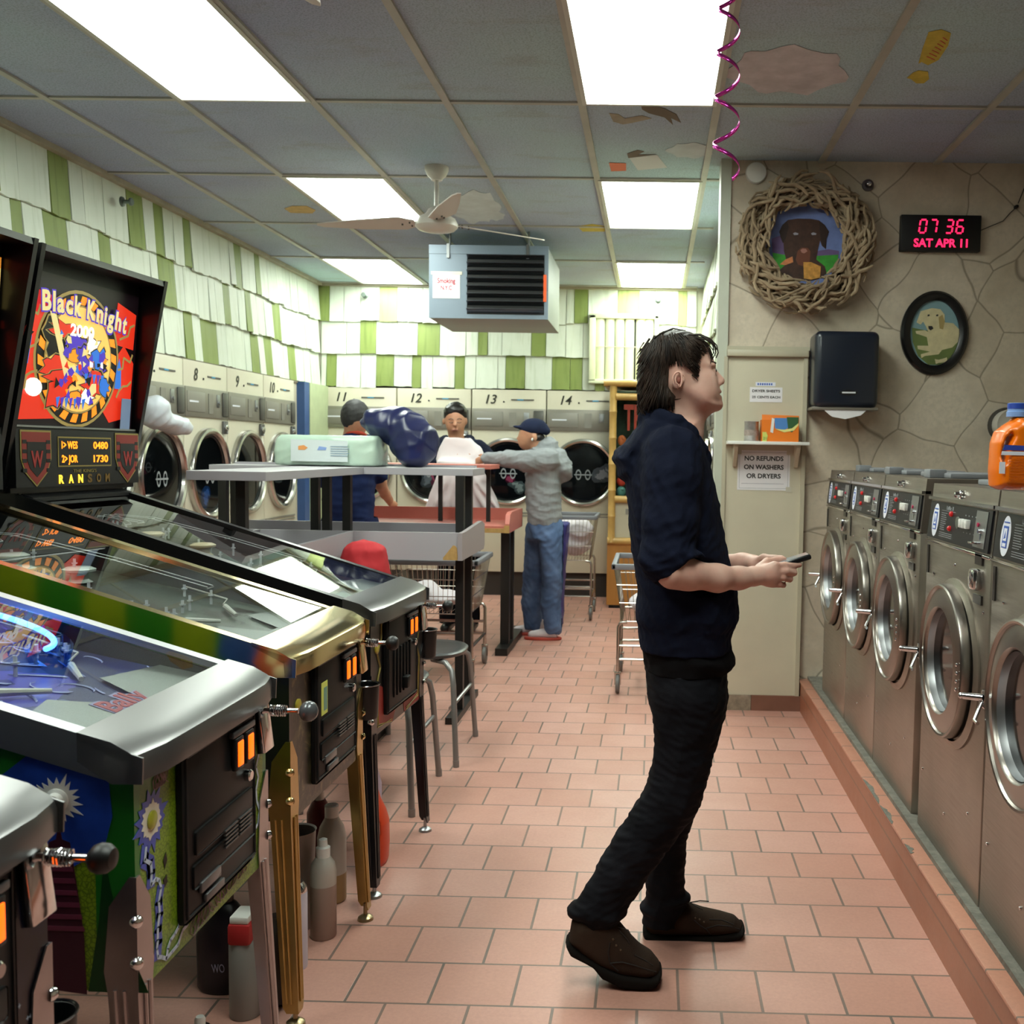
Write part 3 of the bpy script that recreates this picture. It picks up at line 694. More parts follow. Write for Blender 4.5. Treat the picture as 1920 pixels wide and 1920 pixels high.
mb.build('branch_ring', mw, W)
MB().lathe([(.30, 0), (.30, .012)], (wc.x, YS, wc.z), (0, -1, 0), 48).build('wreath_backing', mat('dark_twig', '40352A', .9), W)
pic = MB().lathe([(.235, 0), (.235, .008)], (wc.x, YS - .012, wc.z), (0, -1, 0), 48).build('painting', mat('painted_sky', '6F80B8', .7, var=.25, vs=7), W)
def art(name, pts, m, k, par=pic, Y=None, t=.0008, base=.0205):
    Yp = YS - base - k * .001
    Q = [at(x, y, Y=Yp) for x, y in pts]
    return MB().prism([(p.x, p.z) for p in Q], (0, Yp, 0), (1, 0, 0), (0, 0, 1), -t if False else t, m=0).build(name, m, par, smooth=0)
def w_(pts, ox=1340, oy=280, s=1796 / 580): return [(ox + x / s, oy + y / s) for x, y in pts]
art('painted_hills', w_([(330, 520), (380, 500), (430, 540), (600, 590), (660, 580), (722, 590), (720, 640), (340, 640)]), mat('painted_violet', '6B5684', .7, var=.2), 0)
art('painted_grass', w_([(336, 600), (400, 612), (600, 618), (718, 612), (712, 660), (680, 712), (560, 760), (430, 760), (362, 700), (340, 650)]), mat('painted_green', '3E9A34', .7, var=.25, vs=20), 1)
M_dog = mat('painted_brown', '3F2419', .6, var=.35, vs=30)
art('painted_dog', w_([(372, 706), (420, 660), (402, 590), (400, 545), (385, 510), (374, 480), (392, 440), (425, 410), (480, 402), (560, 404), (605, 412), (640, 440), (664, 478), (650, 520), (646, 580), (622, 560), (612, 530), (600, 580), (590, 640), (640, 680), (650, 720), (600, 755), (540, 766), (450, 756), (400, 735)]), M_dog, 2)
art('painted_ear', w_([(376, 480), (392, 440), (420, 416), (430, 450), (412, 520), (396, 545), (382, 510)]), mat('painted_darkbrown', '2A1610', .6), 2.6)
art('painted_ear', w_([(606, 414), (640, 440), (664, 478), (650, 520), (645, 578), (622, 556), (612, 500)]), mat('painted_darkbrown', '2A1610', .6), 2.6)
art('painted_muzzle', w_([(470, 640), (482, 590), (505, 570), (540, 572), (556, 592), (552, 650), (520, 680), (485, 670)]), mat('painted_russet', '6B3A26', .6), 3)
art('painted_nose', w_([(498, 585), (510, 576), (530, 578), (538, 592), (520, 604), (505, 600)]), mat('painted_pinkish', 'A87468', .6), 4)
for sx in (0, 104): art('painted_eye', w_([(455 + sx, 488), (468 + sx, 482), (486 + sx, 488), (484 + sx, 496), (462 + sx, 498)]), mat('painted_pale', '9C9AA8', .5), 4)
art('painted_scarf', w_([(515, 655), (560, 655), (616, 680), (612, 745), (560, 756), (518, 750)]), mat('painted_ochre', 'C98F3F', .6, var=.35, vs=40), 4)
art('painted_scarf', w_([(378, 668), (410, 640), (452, 622), (456, 655), (410, 672)]), mat('painted_coral', 'D08050', .6, var=.2, vs=40), 4)
# oval picture
oc_ = V((1.50, YS, 2.073)); W = thing('oval_picture', 'black oval frame with a painting of a reclining cream dog', 'picture', tuple(oc_))
N = 48; rx, rz = .182, .224
rs_ = []
for k in range(N):
    a = 2 * PI * k / N; c_, s_ = math.cos(a), math.sin(a)
    rs_.append([oc_ + V((c_ * (rx - o), -d, s_ * (rz - o))) for o, d in ((0, 0), (0, .018), (.012, .032), (.03, .034), (.05, .022), (.052, .0))])
MB().rings(rs_, closed=True).build('frame', mat('black_frame_lacquer', '0B0B0D', .3), W)
cv = MB().prism([(math.cos(2 * PI * k / N) * (rx - .045), math.sin(2 * PI * k / N) * (rz - .045)) for k in range(N)], oc_ + V((0, -.001, 0)), (1, 0, 0), (0, 0, 1), .009).build('canvas', mat('painted_pale_blue', '7E9FA6', .7, var=.1), W, smooth=0)
art('painted_meadow', w_([(1145, 1035), (1220, 1050), (1330, 1060), (1428, 1120), (1426, 1160), (1400, 1215), (1340, 1252), (1240, 1250), (1180, 1200), (1150, 1120)]), mat('painted_olive', '66753F', .7, var=.15), 0, cv, base=.0115)
M_dog2 = mat('painted_cream', 'CFC39A', .65, var=.12, vs=25)
art('painted_dog', w_([(1196, 940), (1260, 922), (1310, 928), (1335, 960), (1336, 1005), (1385, 1010), (1424, 1050), (1420, 1110), (1380, 1150), (1320, 1165), (1300, 1190), (1220, 1200), (1200, 1212), (1196, 1190), (1250, 1175), (1180, 1160), (1176, 1140), (1240, 1140), (1232, 1090), (1170, 1070), (1166, 1055), (1220, 1050), (1240, 1060), (1228, 1030), (1210, 1000), (1196, 1018), (1172, 1005)]), M_dog2, 1, cv, base=.0115)
art('painted_ear', w_([(1300, 975), (1322, 960), (1336, 1000), (1326, 1046), (1306, 1040)]), mat('painted_tan', 'A8935F', .65), 2, cv, base=.0115)
art('painted_nose', w_([(1240, 1026), (1262, 1026), (1270, 1040), (1254, 1052), (1242, 1042)]), M_ink, 2, cv, base=.0115)
for x in (1236, 1286): art('painted_eye', w_([(x, 960), (x + 12, 958), (x + 12, 968), (x, 970)]), M_ink, 2, cv, base=.0115)
art('painted_bone', w_([(1278, 1218), (1300, 1222), (1330, 1214), (1348, 1208), (1350, 1222), (1340, 1236), (1300, 1240), (1284, 1246)]), M_dog2, 2, cv, base=.0115)
# red LED clock
M_led = mat('red_led', '400008', .5, emit='FF2050', es=2.6)
c0 = V((1.507, YS, 2.596)); W = thing('digital_wall_clock', 'black digital wall clock with red digits and the date below', 'clock', tuple(c0))
MB().box(c0 + V((0, -.021, 0)), (.425, .042, .19), bev=.004).build('casing', M_black, W)
SEG = {'0': 'abcdef', '7': 'abc', '3': 'abgcd', '6': 'afgedc'}
mb = MB()
def seg7(mb, ch, o, w, h):
    th = h * .12; sg = {'a': ((0, h), (w, h)), 'g': ((0, h / 2), (w, h / 2)), 'd': ((0, 0), (w, 0)), 'f': ((0, h), (0, h / 2)), 'b': ((w, h), (w, h / 2)), 'e': ((0, h / 2), (0, 0)), 'c': ((w, h / 2), (w, 0))}
    for k in SEG[ch]:
        (x0, z0), (x1, z1) = sg[k]; g = th * .55; sh = .12
        if z0 == z1: x0 += g; x1 -= g
        else: z0 -= g; z1 += g
        x0 += z0 * sh; x1 += z1 * sh
        if z0 == z1: p = [(x0, z0 - th / 2), (x1, z0 - th / 2), (x1, z0 + th / 2), (x0, z0 + th / 2)]
        else: p = [(x0 - th / 2, z0), (x0 + th / 2, z0), (x1 + th / 2, z1), (x1 - th / 2, z1)]
        mb.prism(p, o, (1, 0, 0), (0, 0, 1), .001)
for ch, x in zip('0736', (-.118, -.062, .022, .078)): seg7(mb, ch, c0 + V((x, -.044, .0)), .034, .068)
mb.build('time_display', M_led, W, smooth=0)
MB().text('SAT APR 11', c0 + V((0, -.0435, -.052)), (1, 0, 0), (0, 0, 1), .042, .285, t=.001, bold=.025).build('date_display', M_led, W, smooth=0)
pts = [c0 + V((.213, -.01, .02)), P(1880, 415), P(1893, 400), P(1902, 392)]; cd_ = MB().tube([p + V((0, -.008, 0)) for p in pts], .0025, 6)
cd_.ell(P(1904, 389) + V((0, -.012, 0)), (.016, .01, .01), 12, rot=(0, -.6, 0)); cd_.tube([P(1908, 382) + V((0, -.008, 0)), P(1915, 365) + V((0, -.008, 0)), P(1921, 350) + V((0, -.008, 0))], .0025, 6).build('cord', M_black, W)
# paper towel dispenser
dx0, dx1, dz0, dz1 = .832, 1.168, 1.655, 2.055; W = thing('paper_towel_dispenser', 'dark navy paper towel dispenser on the stone wall with a towel hanging out', 'dispenser', ((dx0 + dx1) / 2, YS, 1.66))
MB().box(((dx0 + dx1) / 2, YS - .109, (dz0 + dz1) / 2), (dx1 - dx0, .218, dz1 - dz0), bev=.034, seg=5).build('housing', mat('navy_smoked_plastic', '161D2A', .3, coat=.2), W, smooth=50)
MB().lathe([(.048, 0), (.047, .003)], ((dx0 + dx1) / 2 + .01, YS - .218, 1.735), (0, -1, 0), 28, sq=(1, .3)).build('logo_plate', M_black, W)
MB().bx(dx0 + .145, dx0 + .215, YS - .2225, YS - .2210, 1.731, 1.739).build('logo', mat('white_mark', 'D8DAE0', .4), W, smooth=0)
MB().bx(dx0 - .004, dx1 + .004, YS - .20, YS, dz0 - .010, dz0 + .006, bev=.003).build('base_rim', mat('smoke_grey_rim', '7A746A', .4), W)
MB().prism([(dx0 + .05, 1.65), (dx0 + .285, 1.65), (dx0 + .25, 1.618), (dx0 + .17, 1.598), (dx0 + .10, 1.61)], (0, YS - .19, 0), (1, 0, 0), (0, 0, 1), .004).build('paper_towel', M_paper, W, smooth=0)
tag(MB().lathe([(.056, 0), (.057, .012), (.052, .026), (.03, .03)], (.522, YS, 2.905), (0, -1, 0), 36).lathe([(.004, .0301), (.003, .031)], (.50, YS, 2.915), (0, -1, 0), 8).build('smoke_alarm', M_wht, origin=(.522, YS, 2.905)), 'round white smoke alarm high on the stone wall', 'smoke alarm')
s = thing('wall_sprinkler', 'small dark round fitting high on the stone wall, above and right of the wreath', 'sprinkler', (1.12, YS, 2.85))
MB().lathe([(.032, 0), (.030, .012), (.018, .014), (.012, .03)], (1.12, YS, 2.85), (0, -1, 0), 24).build('escutcheon', mat('dull_dark_metal', '6B6468', .4, .8), s)
MB().ell((1.12, YS - .035, 2.85), (.014, .008, .014), 14).build('head', M_chrome, s)
# shelf with can and box, notices
sh = thing('wall_shelf', 'small cream shelf on two brackets on the cream panel', 'shelf', (.6, YS - .03, 1.46)); SY = YS - .03
MB().bx(.392, .822, SY - .15, SY, 1.458, 1.475, bev=.002).build('board', M_wht, sh)
for x in (.44, .77): MB().prism([(0, 0), (-.12, 0), (-.12, -.015), (-.02, -.12), (0, -.12)], (x - .01, SY, 1.458), (0, 1, 0), (0, 0, 1), .02).build('bracket', M_cream, sh, smooth=0)
can = thing('tin_can', 'small silver tin on the cream shelf left of the orange box', 'can', (.522, SY - .07, 1.475))
MB().lathe([(.039, 0), (.04, .004), (.039, .008), (.038, .1), (.04, .105), (.037, .107), (.036, .09)], (.522, SY - .07, 1.475), n=32).build('body', mat('tin', 'B9B4B2', .3, .7, var=.2, vs=40), can)
MB().lathe([(.0388, .03), (.0388, .06)], (.522, SY - .07, 1.475), n=32, cap=False).build('band', mat('brownish_print', '9C8C84', .6, var=.3, vs=60), can)
bx_ = thing('dryer_sheet_box', 'open orange, blue and green carton on the cream shelf', 'box', (.665, SY - .07, 1.475)); F = SY - .118
M_ora = mat('orange_print', 'E87A1C', .5)
def hb(y): return 1.475 + y
MB().bx(.572, .768, F, F + .1, 1.475, 1.59).build('carton', M_ora, bx_, smooth=0)
MB().prism([(0, 0), (.196, 0), (.196, .026), (0, .03)], (.572, F + .002, 1.588), (1, 0, 0), (0, .2, 1), -.002).build('flap', M_ora, bx_, smooth=0)
def pr(name, pts, m, k): MB().prism([(.572 + a, 1.475 + b) for a, b in pts], (0, F - .0006 * k, 0), (1, 0, 0), (0, 0, 1), .0005).build(name, m, bx_, smooth=0)
pr('blue_print', [(.065, .125), (.07, .07), (.12, .062), (.15, .08), (.14, .125)], mat('box_blue', '4E83C4', .5), 1)
pr('green_print', [(.13, .13), (.14, .06), (.16, .05), (.193, .10), (.193, .13)], mat('box_green', '2E5A34', .5), 2)
pr('yellow_print', [(.07, .066), (.12, .05), (.17, .06), (.193, .09), (.193, .1), (.16, .072), (.12, .064)], mat('box_yellow', 'E4DE8A', .5), 3)
pr('white_print', [(.045, .05), (.06, .045), (.066, .12), (.052, .125)], M_wht, 4); pr('pale_label', [(.004, .0), (.026, .0), (.032, .03), (.024, .05), (.004, .05)], mat('box_lime', 'C9CF6A', .5), 4)
MB().text('21', (.588, F - .004, 1.492), (1, 0, 0), (0, 0, 1), .014, t=.0005).build('count_print', mat('box_dkgreen', '2F5B33', .5), bx_, smooth=0)
def notice(name, label, cat, x0, x1, z0, z1, lines, y=SY, border=True, rot=0):
    o = thing(name, label, cat, ((x0 + x1) / 2, y, z0)); MB().bx(x0, x1, y - .0022, y, z0, z1).build('sheet', M_paper, o, smooth=0)
    mb = MB()
    for tx, zz, h, w in lines: mb.text(tx, (x0 + (x1 - x0) * .5 - (0 if w is None else 0), y - .0026, zz), (1, 0, 0), (0, 0, 1), h, w, t=.0005, bold=.03)
    mb.build('lettering', M_ink, o, smooth=0)
    if border:
        b = .010; e = .0015; mb = MB()
        for a in ((x0 + b, x1 - b, z0 + b, z0 + b + e), (x0 + b, x1 - b, z1 - b - e, z1 - b), (x0 + b, x0 + b + e, z0 + b, z1 - b), (x1 - b - e, x1 - b, z0 + b, z1 - b)): mb.bx(a[0], a[1], y - .0026, y - .002, a[2], a[3])
        mb.build('border', M_txt, o, smooth=0)
    return o
SH = mat('faint_print', '9A98A8', .6)
o = notice('notice', 'white taped notice below the cream shelf about no refunds', 'sign', .458, .742, 1.212, 1.428, [('NO REFUNDS', 1.385, .024, .21), ('ON WASHERS', 1.338, .024, .215), ('OR DRYERS', 1.290, .024, .185)])
MB().bx(.48, .71, SY - .0027, SY - .002, 1.247, 1.249).build('rule', SH, o, smooth=0)
MB().bx(.446, .478, SY - .003, SY - .002, 1.405, 1.437).bx(.722, .752, SY - .003, SY - .002, 1.405, 1.437).bx(.722, .752, SY - .003, SY - .002, 1.203, 1.232).build('tape', mat('tape', 'C9C4B4', .3), o, smooth=0)
o = notice('notice', 'small white notice above the shelf selling dryer sheets', 'sign', .515, .69, 1.688, 1.768, [('DRYER SHEETS', 1.748, .013, .15), ('25 CENTS EACH', 1.715, .012, .152)], border=False)
o = thing('label_sticker', 'tiny blue printed sticker above the dryer-sheet notice', 'sticker', (.6, SY, 1.775)); MB().bx(.545, .652, SY - .002, SY, 1.774, 1.795).build('sheet', M_stk, o, smooth=0)
mb = MB()
for k in range(7): mb.bx(.555 + .012 * k, .563 + .012 * k, SY - .0025, SY - .002, 1.779, 1.79)
mb.build('print', M_blu, o, smooth=0)
# steel canister beyond the detergent
VX, VZ = at(1893, 797, Y=5.6).x, at(1893, 797, Y=5.6).z
cn = thing('wall_vent_pipe', 'white round vent cap on the stone wall behind the orange bottle', 'vent', (1.82, 5.4, 1.62))
MB().lathe([(.085, 0), (.095, .01), (.095, .05), (.08, .06)], (VX, YS, VZ), (-.15, -1, 0), 32).build('flange', mat('dark_ring', '3A352E', .7, var=.2), cn)
MB().lathe([(.08, .05), (.082, .2), (.078, .22), (.06, .21)], (VX, YS, VZ), (-.15, -1, 0), 32).build('pipe', mat('galvanised_white', 'C9C5BC', .35), cn)
# orange detergent jug (traced outline, inflated)
JY = 2.50
def jug(name, label, outline, hw, Y, loc, bodym, hole=None, h=.004, R=.022):
    Pq = [(p.x, p.z) for p in [at(x, y, Y=Y) for x, y in outline]]
    xs = [p[0] for p in Pq]; zs = [p[1] for p in Pq]
    S = SDF((min(xs) - .03, Y - hw - .03, min(zs) - .03), (max(xs) + .03, Y + hw + .03, max(zs) + .03), h)
    S.blade(Pq, Y, hw, R, 0)
    if hole: S.blade([(p.x, p.z) for p in [at(x, y, Y=Y) for x, y in hole]], Y, hw * 1.6, .004, .012, cut=True)
    o = thing(name, label, 'bottle', loc); S.mesh().build('body', bodym, o, smooth=60); return o
M_tide = mat('orange_bottle_plastic', 'EE7407', .28, spec=.6)
bo = [(1858, 912), (1857, 880), (1860, 830), (1868, 808), (1885, 795), (1897, 788), (1900, 782), (1918, 782), (1932, 790), (1950, 800), (1964, 815), (1968, 880), (1966, 914), (1955, 920), (1870, 918)]
jg = jug('detergent_bottle', 'orange detergent jug with blue cap on the washer at the right edge', bo, .055, JY, tuple(at(1910, 920, Y=JY)), M_tide,
         hole=[(1871, 838), (1877, 822), (1886, 812), (1889, 818), (1881, 834), (1876, 862), (1872, 868), (1869, 856)], h=.0025)
c1, c2 = at(1908, 782, Y=JY), at(1908, 756, Y=JY)
MB().lathe([(.026, 0), (.026, .012), (.0235, .014), (.0235, c2.z - c1.z - .004), (.021, c2.z - c1.z)], c1, n=36).build('cap', mat('blue_cap', '7C9FD8', .35), jg)
MB().lathe([(.0242, c2.z - c1.z - .014), (.0242, c2.z - c1.z - .001)], c1, n=36, cap=False).build('cap_rim', mat('dark_blue_cap', '2A49A8', .35), jg)
def lab(name, pts, m, k): 
    Y = JY - .0555 - .0006 * k; Q = [at(x, y, Y=Y) for x, y in pts]; MB().prism([(p.x, p.z) for p in Q], (0, Y, 0), (1, 0, 0), (0, 0, 1), .0005).build(name, m, jg, smooth=0)
lab('blue_label', [(1884, 834), (1925, 836), (1925, 845), (1880, 844)], mat('label_blue', '2C45A6', .5), 1); lab('white_label', [(1879, 846), (1925, 847), (1925, 854), (1877, 853)], M_stk, 1)
lab('barcode', [(1874, 866), (1885, 866), (1884, 888), (1873, 888)], M_stk, 1)
mb = MB(); 
for k in range(8):
    Y = JY - .0572; a, b = at(1892, 860 + k * 5.5, Y=Y), at(1925, 861 + k * 5.5, Y=Y); mb.bx(a.x, b.x, Y, Y + .0005, a.z - .0007, a.z + .0007)
mb.build('fine_print', mat('label_rust', 'B4500A', .5), jg, smooth=0)

# pink foil spiral hanging from the ceiling
xs_, ys_ = 1372, 3.4; q0 = at(1372, 0, Y=ys_); mb = MB(); npt = 220; N2 = 5.0
for s in range(2):
    pass
pa, pb = [], []
zt, zb2 = ZC, at(1360, 330, Y=ys_).z
xc = at(1363, 200, Y=ys_).x
for k in range(npt + 1):
    u = k / npt; a = 2 * PI * N2 * (u ** 1.0) + 1.0; r = .030 + .014 * u; z = zt + (zb2 - zt) * (u ** 1.1)
    pa.append(V((xc + r * math.cos(a), ys_ + r * math.sin(a), z + .0075))); pb.append(V((xc + (r + .002) * math.cos(a), ys_ + (r + .002) * math.sin(a), z - .0075)))
vs = []; 
for a, b in zip(pa, pb): vs += [a, b]
mb.add(vs, [(2 * k, 2 * k + 1, 2 * k + 3, 2 * k + 2) for k in range(npt)])
M_foil = mat('pink_foil', 'D84BB0', .18, .9); st = mb.build('foil_streamer', M_foil, origin=(xc, ys_, ZC), smooth=60); md = st.modifiers.new('s', 'SOLIDIFY'); md.thickness = .0006
tag(st, 'pink foil spiral streamer hanging from the ceiling beside the big light panel', 'streamer')
# ---------------------------------------------------------------- dryers
M_dryer = mat('dryer_enamel', 'CFC9B6', .38, var=.04, vs=3); M_band = brushed('dryer_band', '9C988F', .42, .6, (60, 1, 1)); M_bandp = mat('dryer_grey_plate', '8E8B84', .45, .3)
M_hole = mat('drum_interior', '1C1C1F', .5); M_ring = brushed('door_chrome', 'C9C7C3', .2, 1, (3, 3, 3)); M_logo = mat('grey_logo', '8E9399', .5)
CLO = {'white': mat('white_cloth', 'D5CDD3', .85), 'pink': mat('pink_cloth', 'D04B78', .85), 'blue': mat('blue_cloth', '2F62B0', .85), 'grey': mat('grey_cloth', '8C929C', .85), 'pale': mat('pale_cloth', 'B7C2C0', .85)}
def dryer(name_label, o, rz, num=None, load=(), logo=True, w=.715):
    D = thing('dryer', name_label, 'dryer', o, rz, 'wall of coin dryers'); L = dict(local=True)
    h = 1.985; g = .003; m_ = w / 2 - g
    MB().bx(-m_, m_, .0, .60, .235, h, bev=.006).build('body', M_dryer, D, **L)
    MB().bx(-m_, m_, .05, .6, 0, .235).build('kick', mat('kick_dark', '2E2724', .6), D, smooth=0, **L)
    MB().bx(-m_ + .005, m_ - .005, -.008, 0, .80, .815).bx(-m_ + .005, m_ - .005, -.006, 0, .775, .785).build('seam_strip', M_bandp, D, smooth=0, **L)
    b = MB().bx(-m_, m_, -.012, .0, 1.60, 1.805, bev=.003).build('control_band', M_band, D, **L)
    MB().bx(-m_ + .02, -m_ + .30, -.016, -.010, 1.635, 1.775, bev=.004).bx(-m_ + .36, -m_ + .43, -.016, -.010, 1.63, 1.77).build('name_plate', M_bandp, b, **L)
    MB().bx(-m_ + .05, -m_ + .19, -.0175, -.0155, 1.70, 1.712).build('name_print', M_stk, b, smooth=0, **L)
    mb = MB().bx(m_ - .21, m_ - .16, -.018, -.01, 1.68, 1.77, bev=.003); mb.cyl((m_ - .185, -.018, 1.71), (m_ - .185, -.028, 1.71), .012); mb.build('coin_slot', M_alu, b, **L)
    MB().bx(m_ - .115, m_ - .02, -.022, -.01, 1.615, 1.79, bev=.008).build('timer_panel', mat('timer_dark', '5B5A57', .35, .4), b, **L)
    cb2 = MB().bx(m_ - .10, m_ - .025, -.02, 0, 1.49, 1.585, bev=.006).build('coin_box', mat('lock_steel', '6F6F70', .3, .8), D, **L)
    MB().lathe([(.022, 0), (.022, .01), (.014, .014)], (m_ - .062, -.02, 1.538), (0, -1, 0), 18).build('lock', M_chrome, cb2, **L)
    mb = MB(); mb.bx(.02, .24, -.004, 0, 1.885, 1.897); mb.build('display_strip', mat('dark_strip', '5A5652', .5), D, smooth=0, **L)
    MB().bx(.08, .14, -.006, -.003, 1.886, 1.896).build('display', mat('blue_display', '3F9AC9', .4), D, smooth=0, **L)
    MB().cyl((-.05, -.005, 1.87), (-.05, 0, 1.87), .008).build('stud', M_ink, D, **L)
    if num: MB().text(num, (-.17, -.002, 1.895), (1, 0, 0), (0, 0, 1), .085, t=.0015, shear=.25, bold=.012).build('number', mat('number_black', '2A2A22', .5), D, smooth=0, **L)
    zc = 1.205; r = .325; c = (0, 0, zc); ax = (0, -1, 0)
    dr = MB().lathe([(r * 1.0, 0), (r, .035), (r * .985, .045), (r * .93, .05), (r * .88, .04), (r * .86, .02)], c, ax, 56, cap=False).build('door', M_ring, D, smooth=40, **L)
    MB().lathe([(r * .88, .02), (r * .84, .012), (r * .80, .016), (r * .79, .006)], c, ax, 56, cap=False).build('gasket', M_rub, dr, **L)
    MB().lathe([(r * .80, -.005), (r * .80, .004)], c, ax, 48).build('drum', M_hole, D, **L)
    MB().lathe([(r * .86, .012), (r * .86, .016)], c, ax, 48).build('glass', glassmat('door_pane', (.55, .58, .6), 1.45), dr, **L)
    if logo:
        mb = MB(); y = -.0185
        for sx in (-.05, .05): mb.lathe([(.034, 0), (.034, .001), (.024, .0012), (.024, .0)], (sx * .9, y, zc - .02), ax, 22, cap=False, sq=(.8, 1.5))
        mb.bx(-.085, .085, y - .001, y, zc - .026, zc - .014); mb.build('logo', M_logo, dr, **L)
    q = random.Random(len(name_label) + int(o[0] * 10))
    for k, (cname, dx, dz, rr) in enumerate(load):
        mb = MB(); S = SDF((dx - rr - .03, -.05, zc + dz - rr - .03), (dx + rr + .03, .03, zc + dz + rr + .03), .01)
        for e in range(7): S.ell((dx + q.uniform(-.5, .5) * rr, -.002, zc + dz + q.uniform(-.5, .5) * rr), (rr * q.uniform(.25, .5), .008, rr * q.uniform(.2, .5)), .012)
        S.mesh(mb, .003, 14, k); mb.build('laundry', CLO[cname], D, smooth=70, **L)
    return D
xb = [-3.19 + .72 * k for k in range(4)]
labs = ['white coin dryer number 11 in the far left corner of the back wall', 'white coin dryer number 12 with pink and grey laundry inside', 'white coin dryer number 13 behind the two customers', 'white coin dryer number 14 beside the bamboo cabinet']
loads = [(), (('pink', .03, -.08, .10), ('grey', -.08, -.1, .1)), (('grey', .0, .12, .14), ('pink', -.0, -.06, .07), ('pale', .08, -.14, .1)), (('white', .17, .0, .12), ('white', -.02, .06, .0001))]
for k in range(4): dryer(labs[k], (xb[k] + .36 + .0, YB, 0), 0, str(11 + k), [l for l in loads[k] if l[3] > .01])
ls = ['white coin dryer on the left wall hidden mostly by the lit backbox', 'white coin dryer beside the lit backbox, with a white bag against its corner', 'white coin dryer number 8 with blue laundry inside', 'white coin dryer number 9 on the left wall', 'white coin dryer number 10 with pale laundry, next to the blue post']
ll = [(), (), (('blue', -.02, -.17, .11),), (), (('pale', 0, 0, .24),)]
for k in range(5): dryer(ls[k], (XL + .03, 5.5 + .72 * k + .36 + .02, 0), PI / 2, [None, None, '8', '9', '10'][k], ll[k], logo=k < 3)
for k in range(4): dryer('white coin dryer on the right behind the stone wall, %s from the wall end' % ['first', 'second', 'third', 'fourth'][k], (.455, YS + .18 + .72 * k + .36, 0), -PI / 2)

# white plastic bag hung on dryer corner
def blob(name, label, cat, base, ells, m, h=.012, k=.03, amp=.006, fs=5, seed=1, group=None, parent=None, caps=()):
    A = np.array([e[0] for e in ells]); B = np.array([e[1] for e in ells]); lo = (A - B).min(0) - .06; hi = (A + B).max(0) + .06
    S = SDF(lo, hi, h)
    for c, r in ells: S.ell(c, r, k)
    for a, b, ra, rb in caps: S.cap(a, b, ra, rb, k)
    mb = S.mesh(None, amp, fs, seed)
    if parent is not None: return mb.build(name, m, parent, smooth=75)
    o = mb.build(name, m, origin=base, smooth=75); return tag(o, label, cat, group)
b0 = at(305, 790, X=-3.02)
blob('plastic_bag', 'white plastic bag lying against the left-wall dryer beside the lit backbox', 'bag', tuple(b0 + V((0, 0, -.12))), [((b0.x, b0.y, b0.z), (.10, .2, .06)), ((b0.x + .02, b0.y - .12, b0.z + .07), (.08, .12, .09)), ((b0.x + .03, b0.y + .14, b0.z - .03), (.08, .14, .06))], mat('white_bag_film', 'C9CED8', .35), seed=3, amp=.01)

# ---------------------------------------------------------------- hanging gas heater
H = thing('unit_heater', 'grey hanging unit heater with black louvres below the ceiling', 'heater', (-1.2, 7.5, 2.34)); M_hg = mat('heater_grey', '74818F', .5, .1); M_hs = mat('heater_side', 'A2A7A2', .55, .1)
hx0, hx1, hz0, hz1 = -1.628, -.772, 2.345, 2.85
MB().bx(hx0, hx1, 7.5, 8.35, hz0, hz1, bev=.006).build('cabinet', M_hs, H)
MB().bx(hx0, -1.355, 7.488, 7.5, hz0, hz1).bx(hx0, hx1, 7.484, 7.5, hz1 - .05, hz1 + .012).bx(-.80, hx1, 7.4885, 7.5, hz0, hz1).bx(-1.36, -.8, 7.487, 7.5, hz0, hz0 + .03).build('front_panel', M_hg, H, smooth=0)
MB().bx(-1.355, -.80, 7.494, 7.502, hz0 + .03, hz1 - .05).build('grille_recess', mat('heater_dark', '17181A', .6), H, smooth=0)
for k in range(8):
    z = hz0 + .055 + k * .054; MB().box((-1.078, 7.47, z), (.548, .05, .004), rot=(-.5, 0, 0)).cyl((-1.352, 7.452, z + .012), (-.804, 7.452, z + .012), .004, n=8).build('louvre', mat('louvre_metal', '6C6F74', .25, .9), H)
for x in (-1.49, -.92): MB().cyl((x, 7.55, hz1 - .02), (x, 7.55, ZC), .008, n=8).box((x, 7.482, hz1 - .03), (.02, .012, .1)).build('hanger_rod', mat('rod_steel', '77797A', .4, .8), H)
MB().bx(-.806, -.785, 7.482, 7.489, 2.47, 2.66).build('warning_label', mat('orange_label', 'F0602C', .5), H, smooth=0)
o = notice('notice', 'white handwritten paper notice taped to the grey heater', 'sign', -1.60, -1.405, 2.485, 2.66, [('Smoking', 2.61, .035, .13), ('N.Y.C', 2.56, .03, .08)], y=7.487, border=False)
[c for c in bpy.data.objects if c.parent == o and c.name.startswith('lettering')][0].data.materials[0] = mat('red_marker', 'A63346', .6)
MB().bx(-1.612, -1.39, 7.484, 7.487, 2.652, 2.675).build('tape', mat('tape', 'C9C4B4', .3), o, smooth=0)

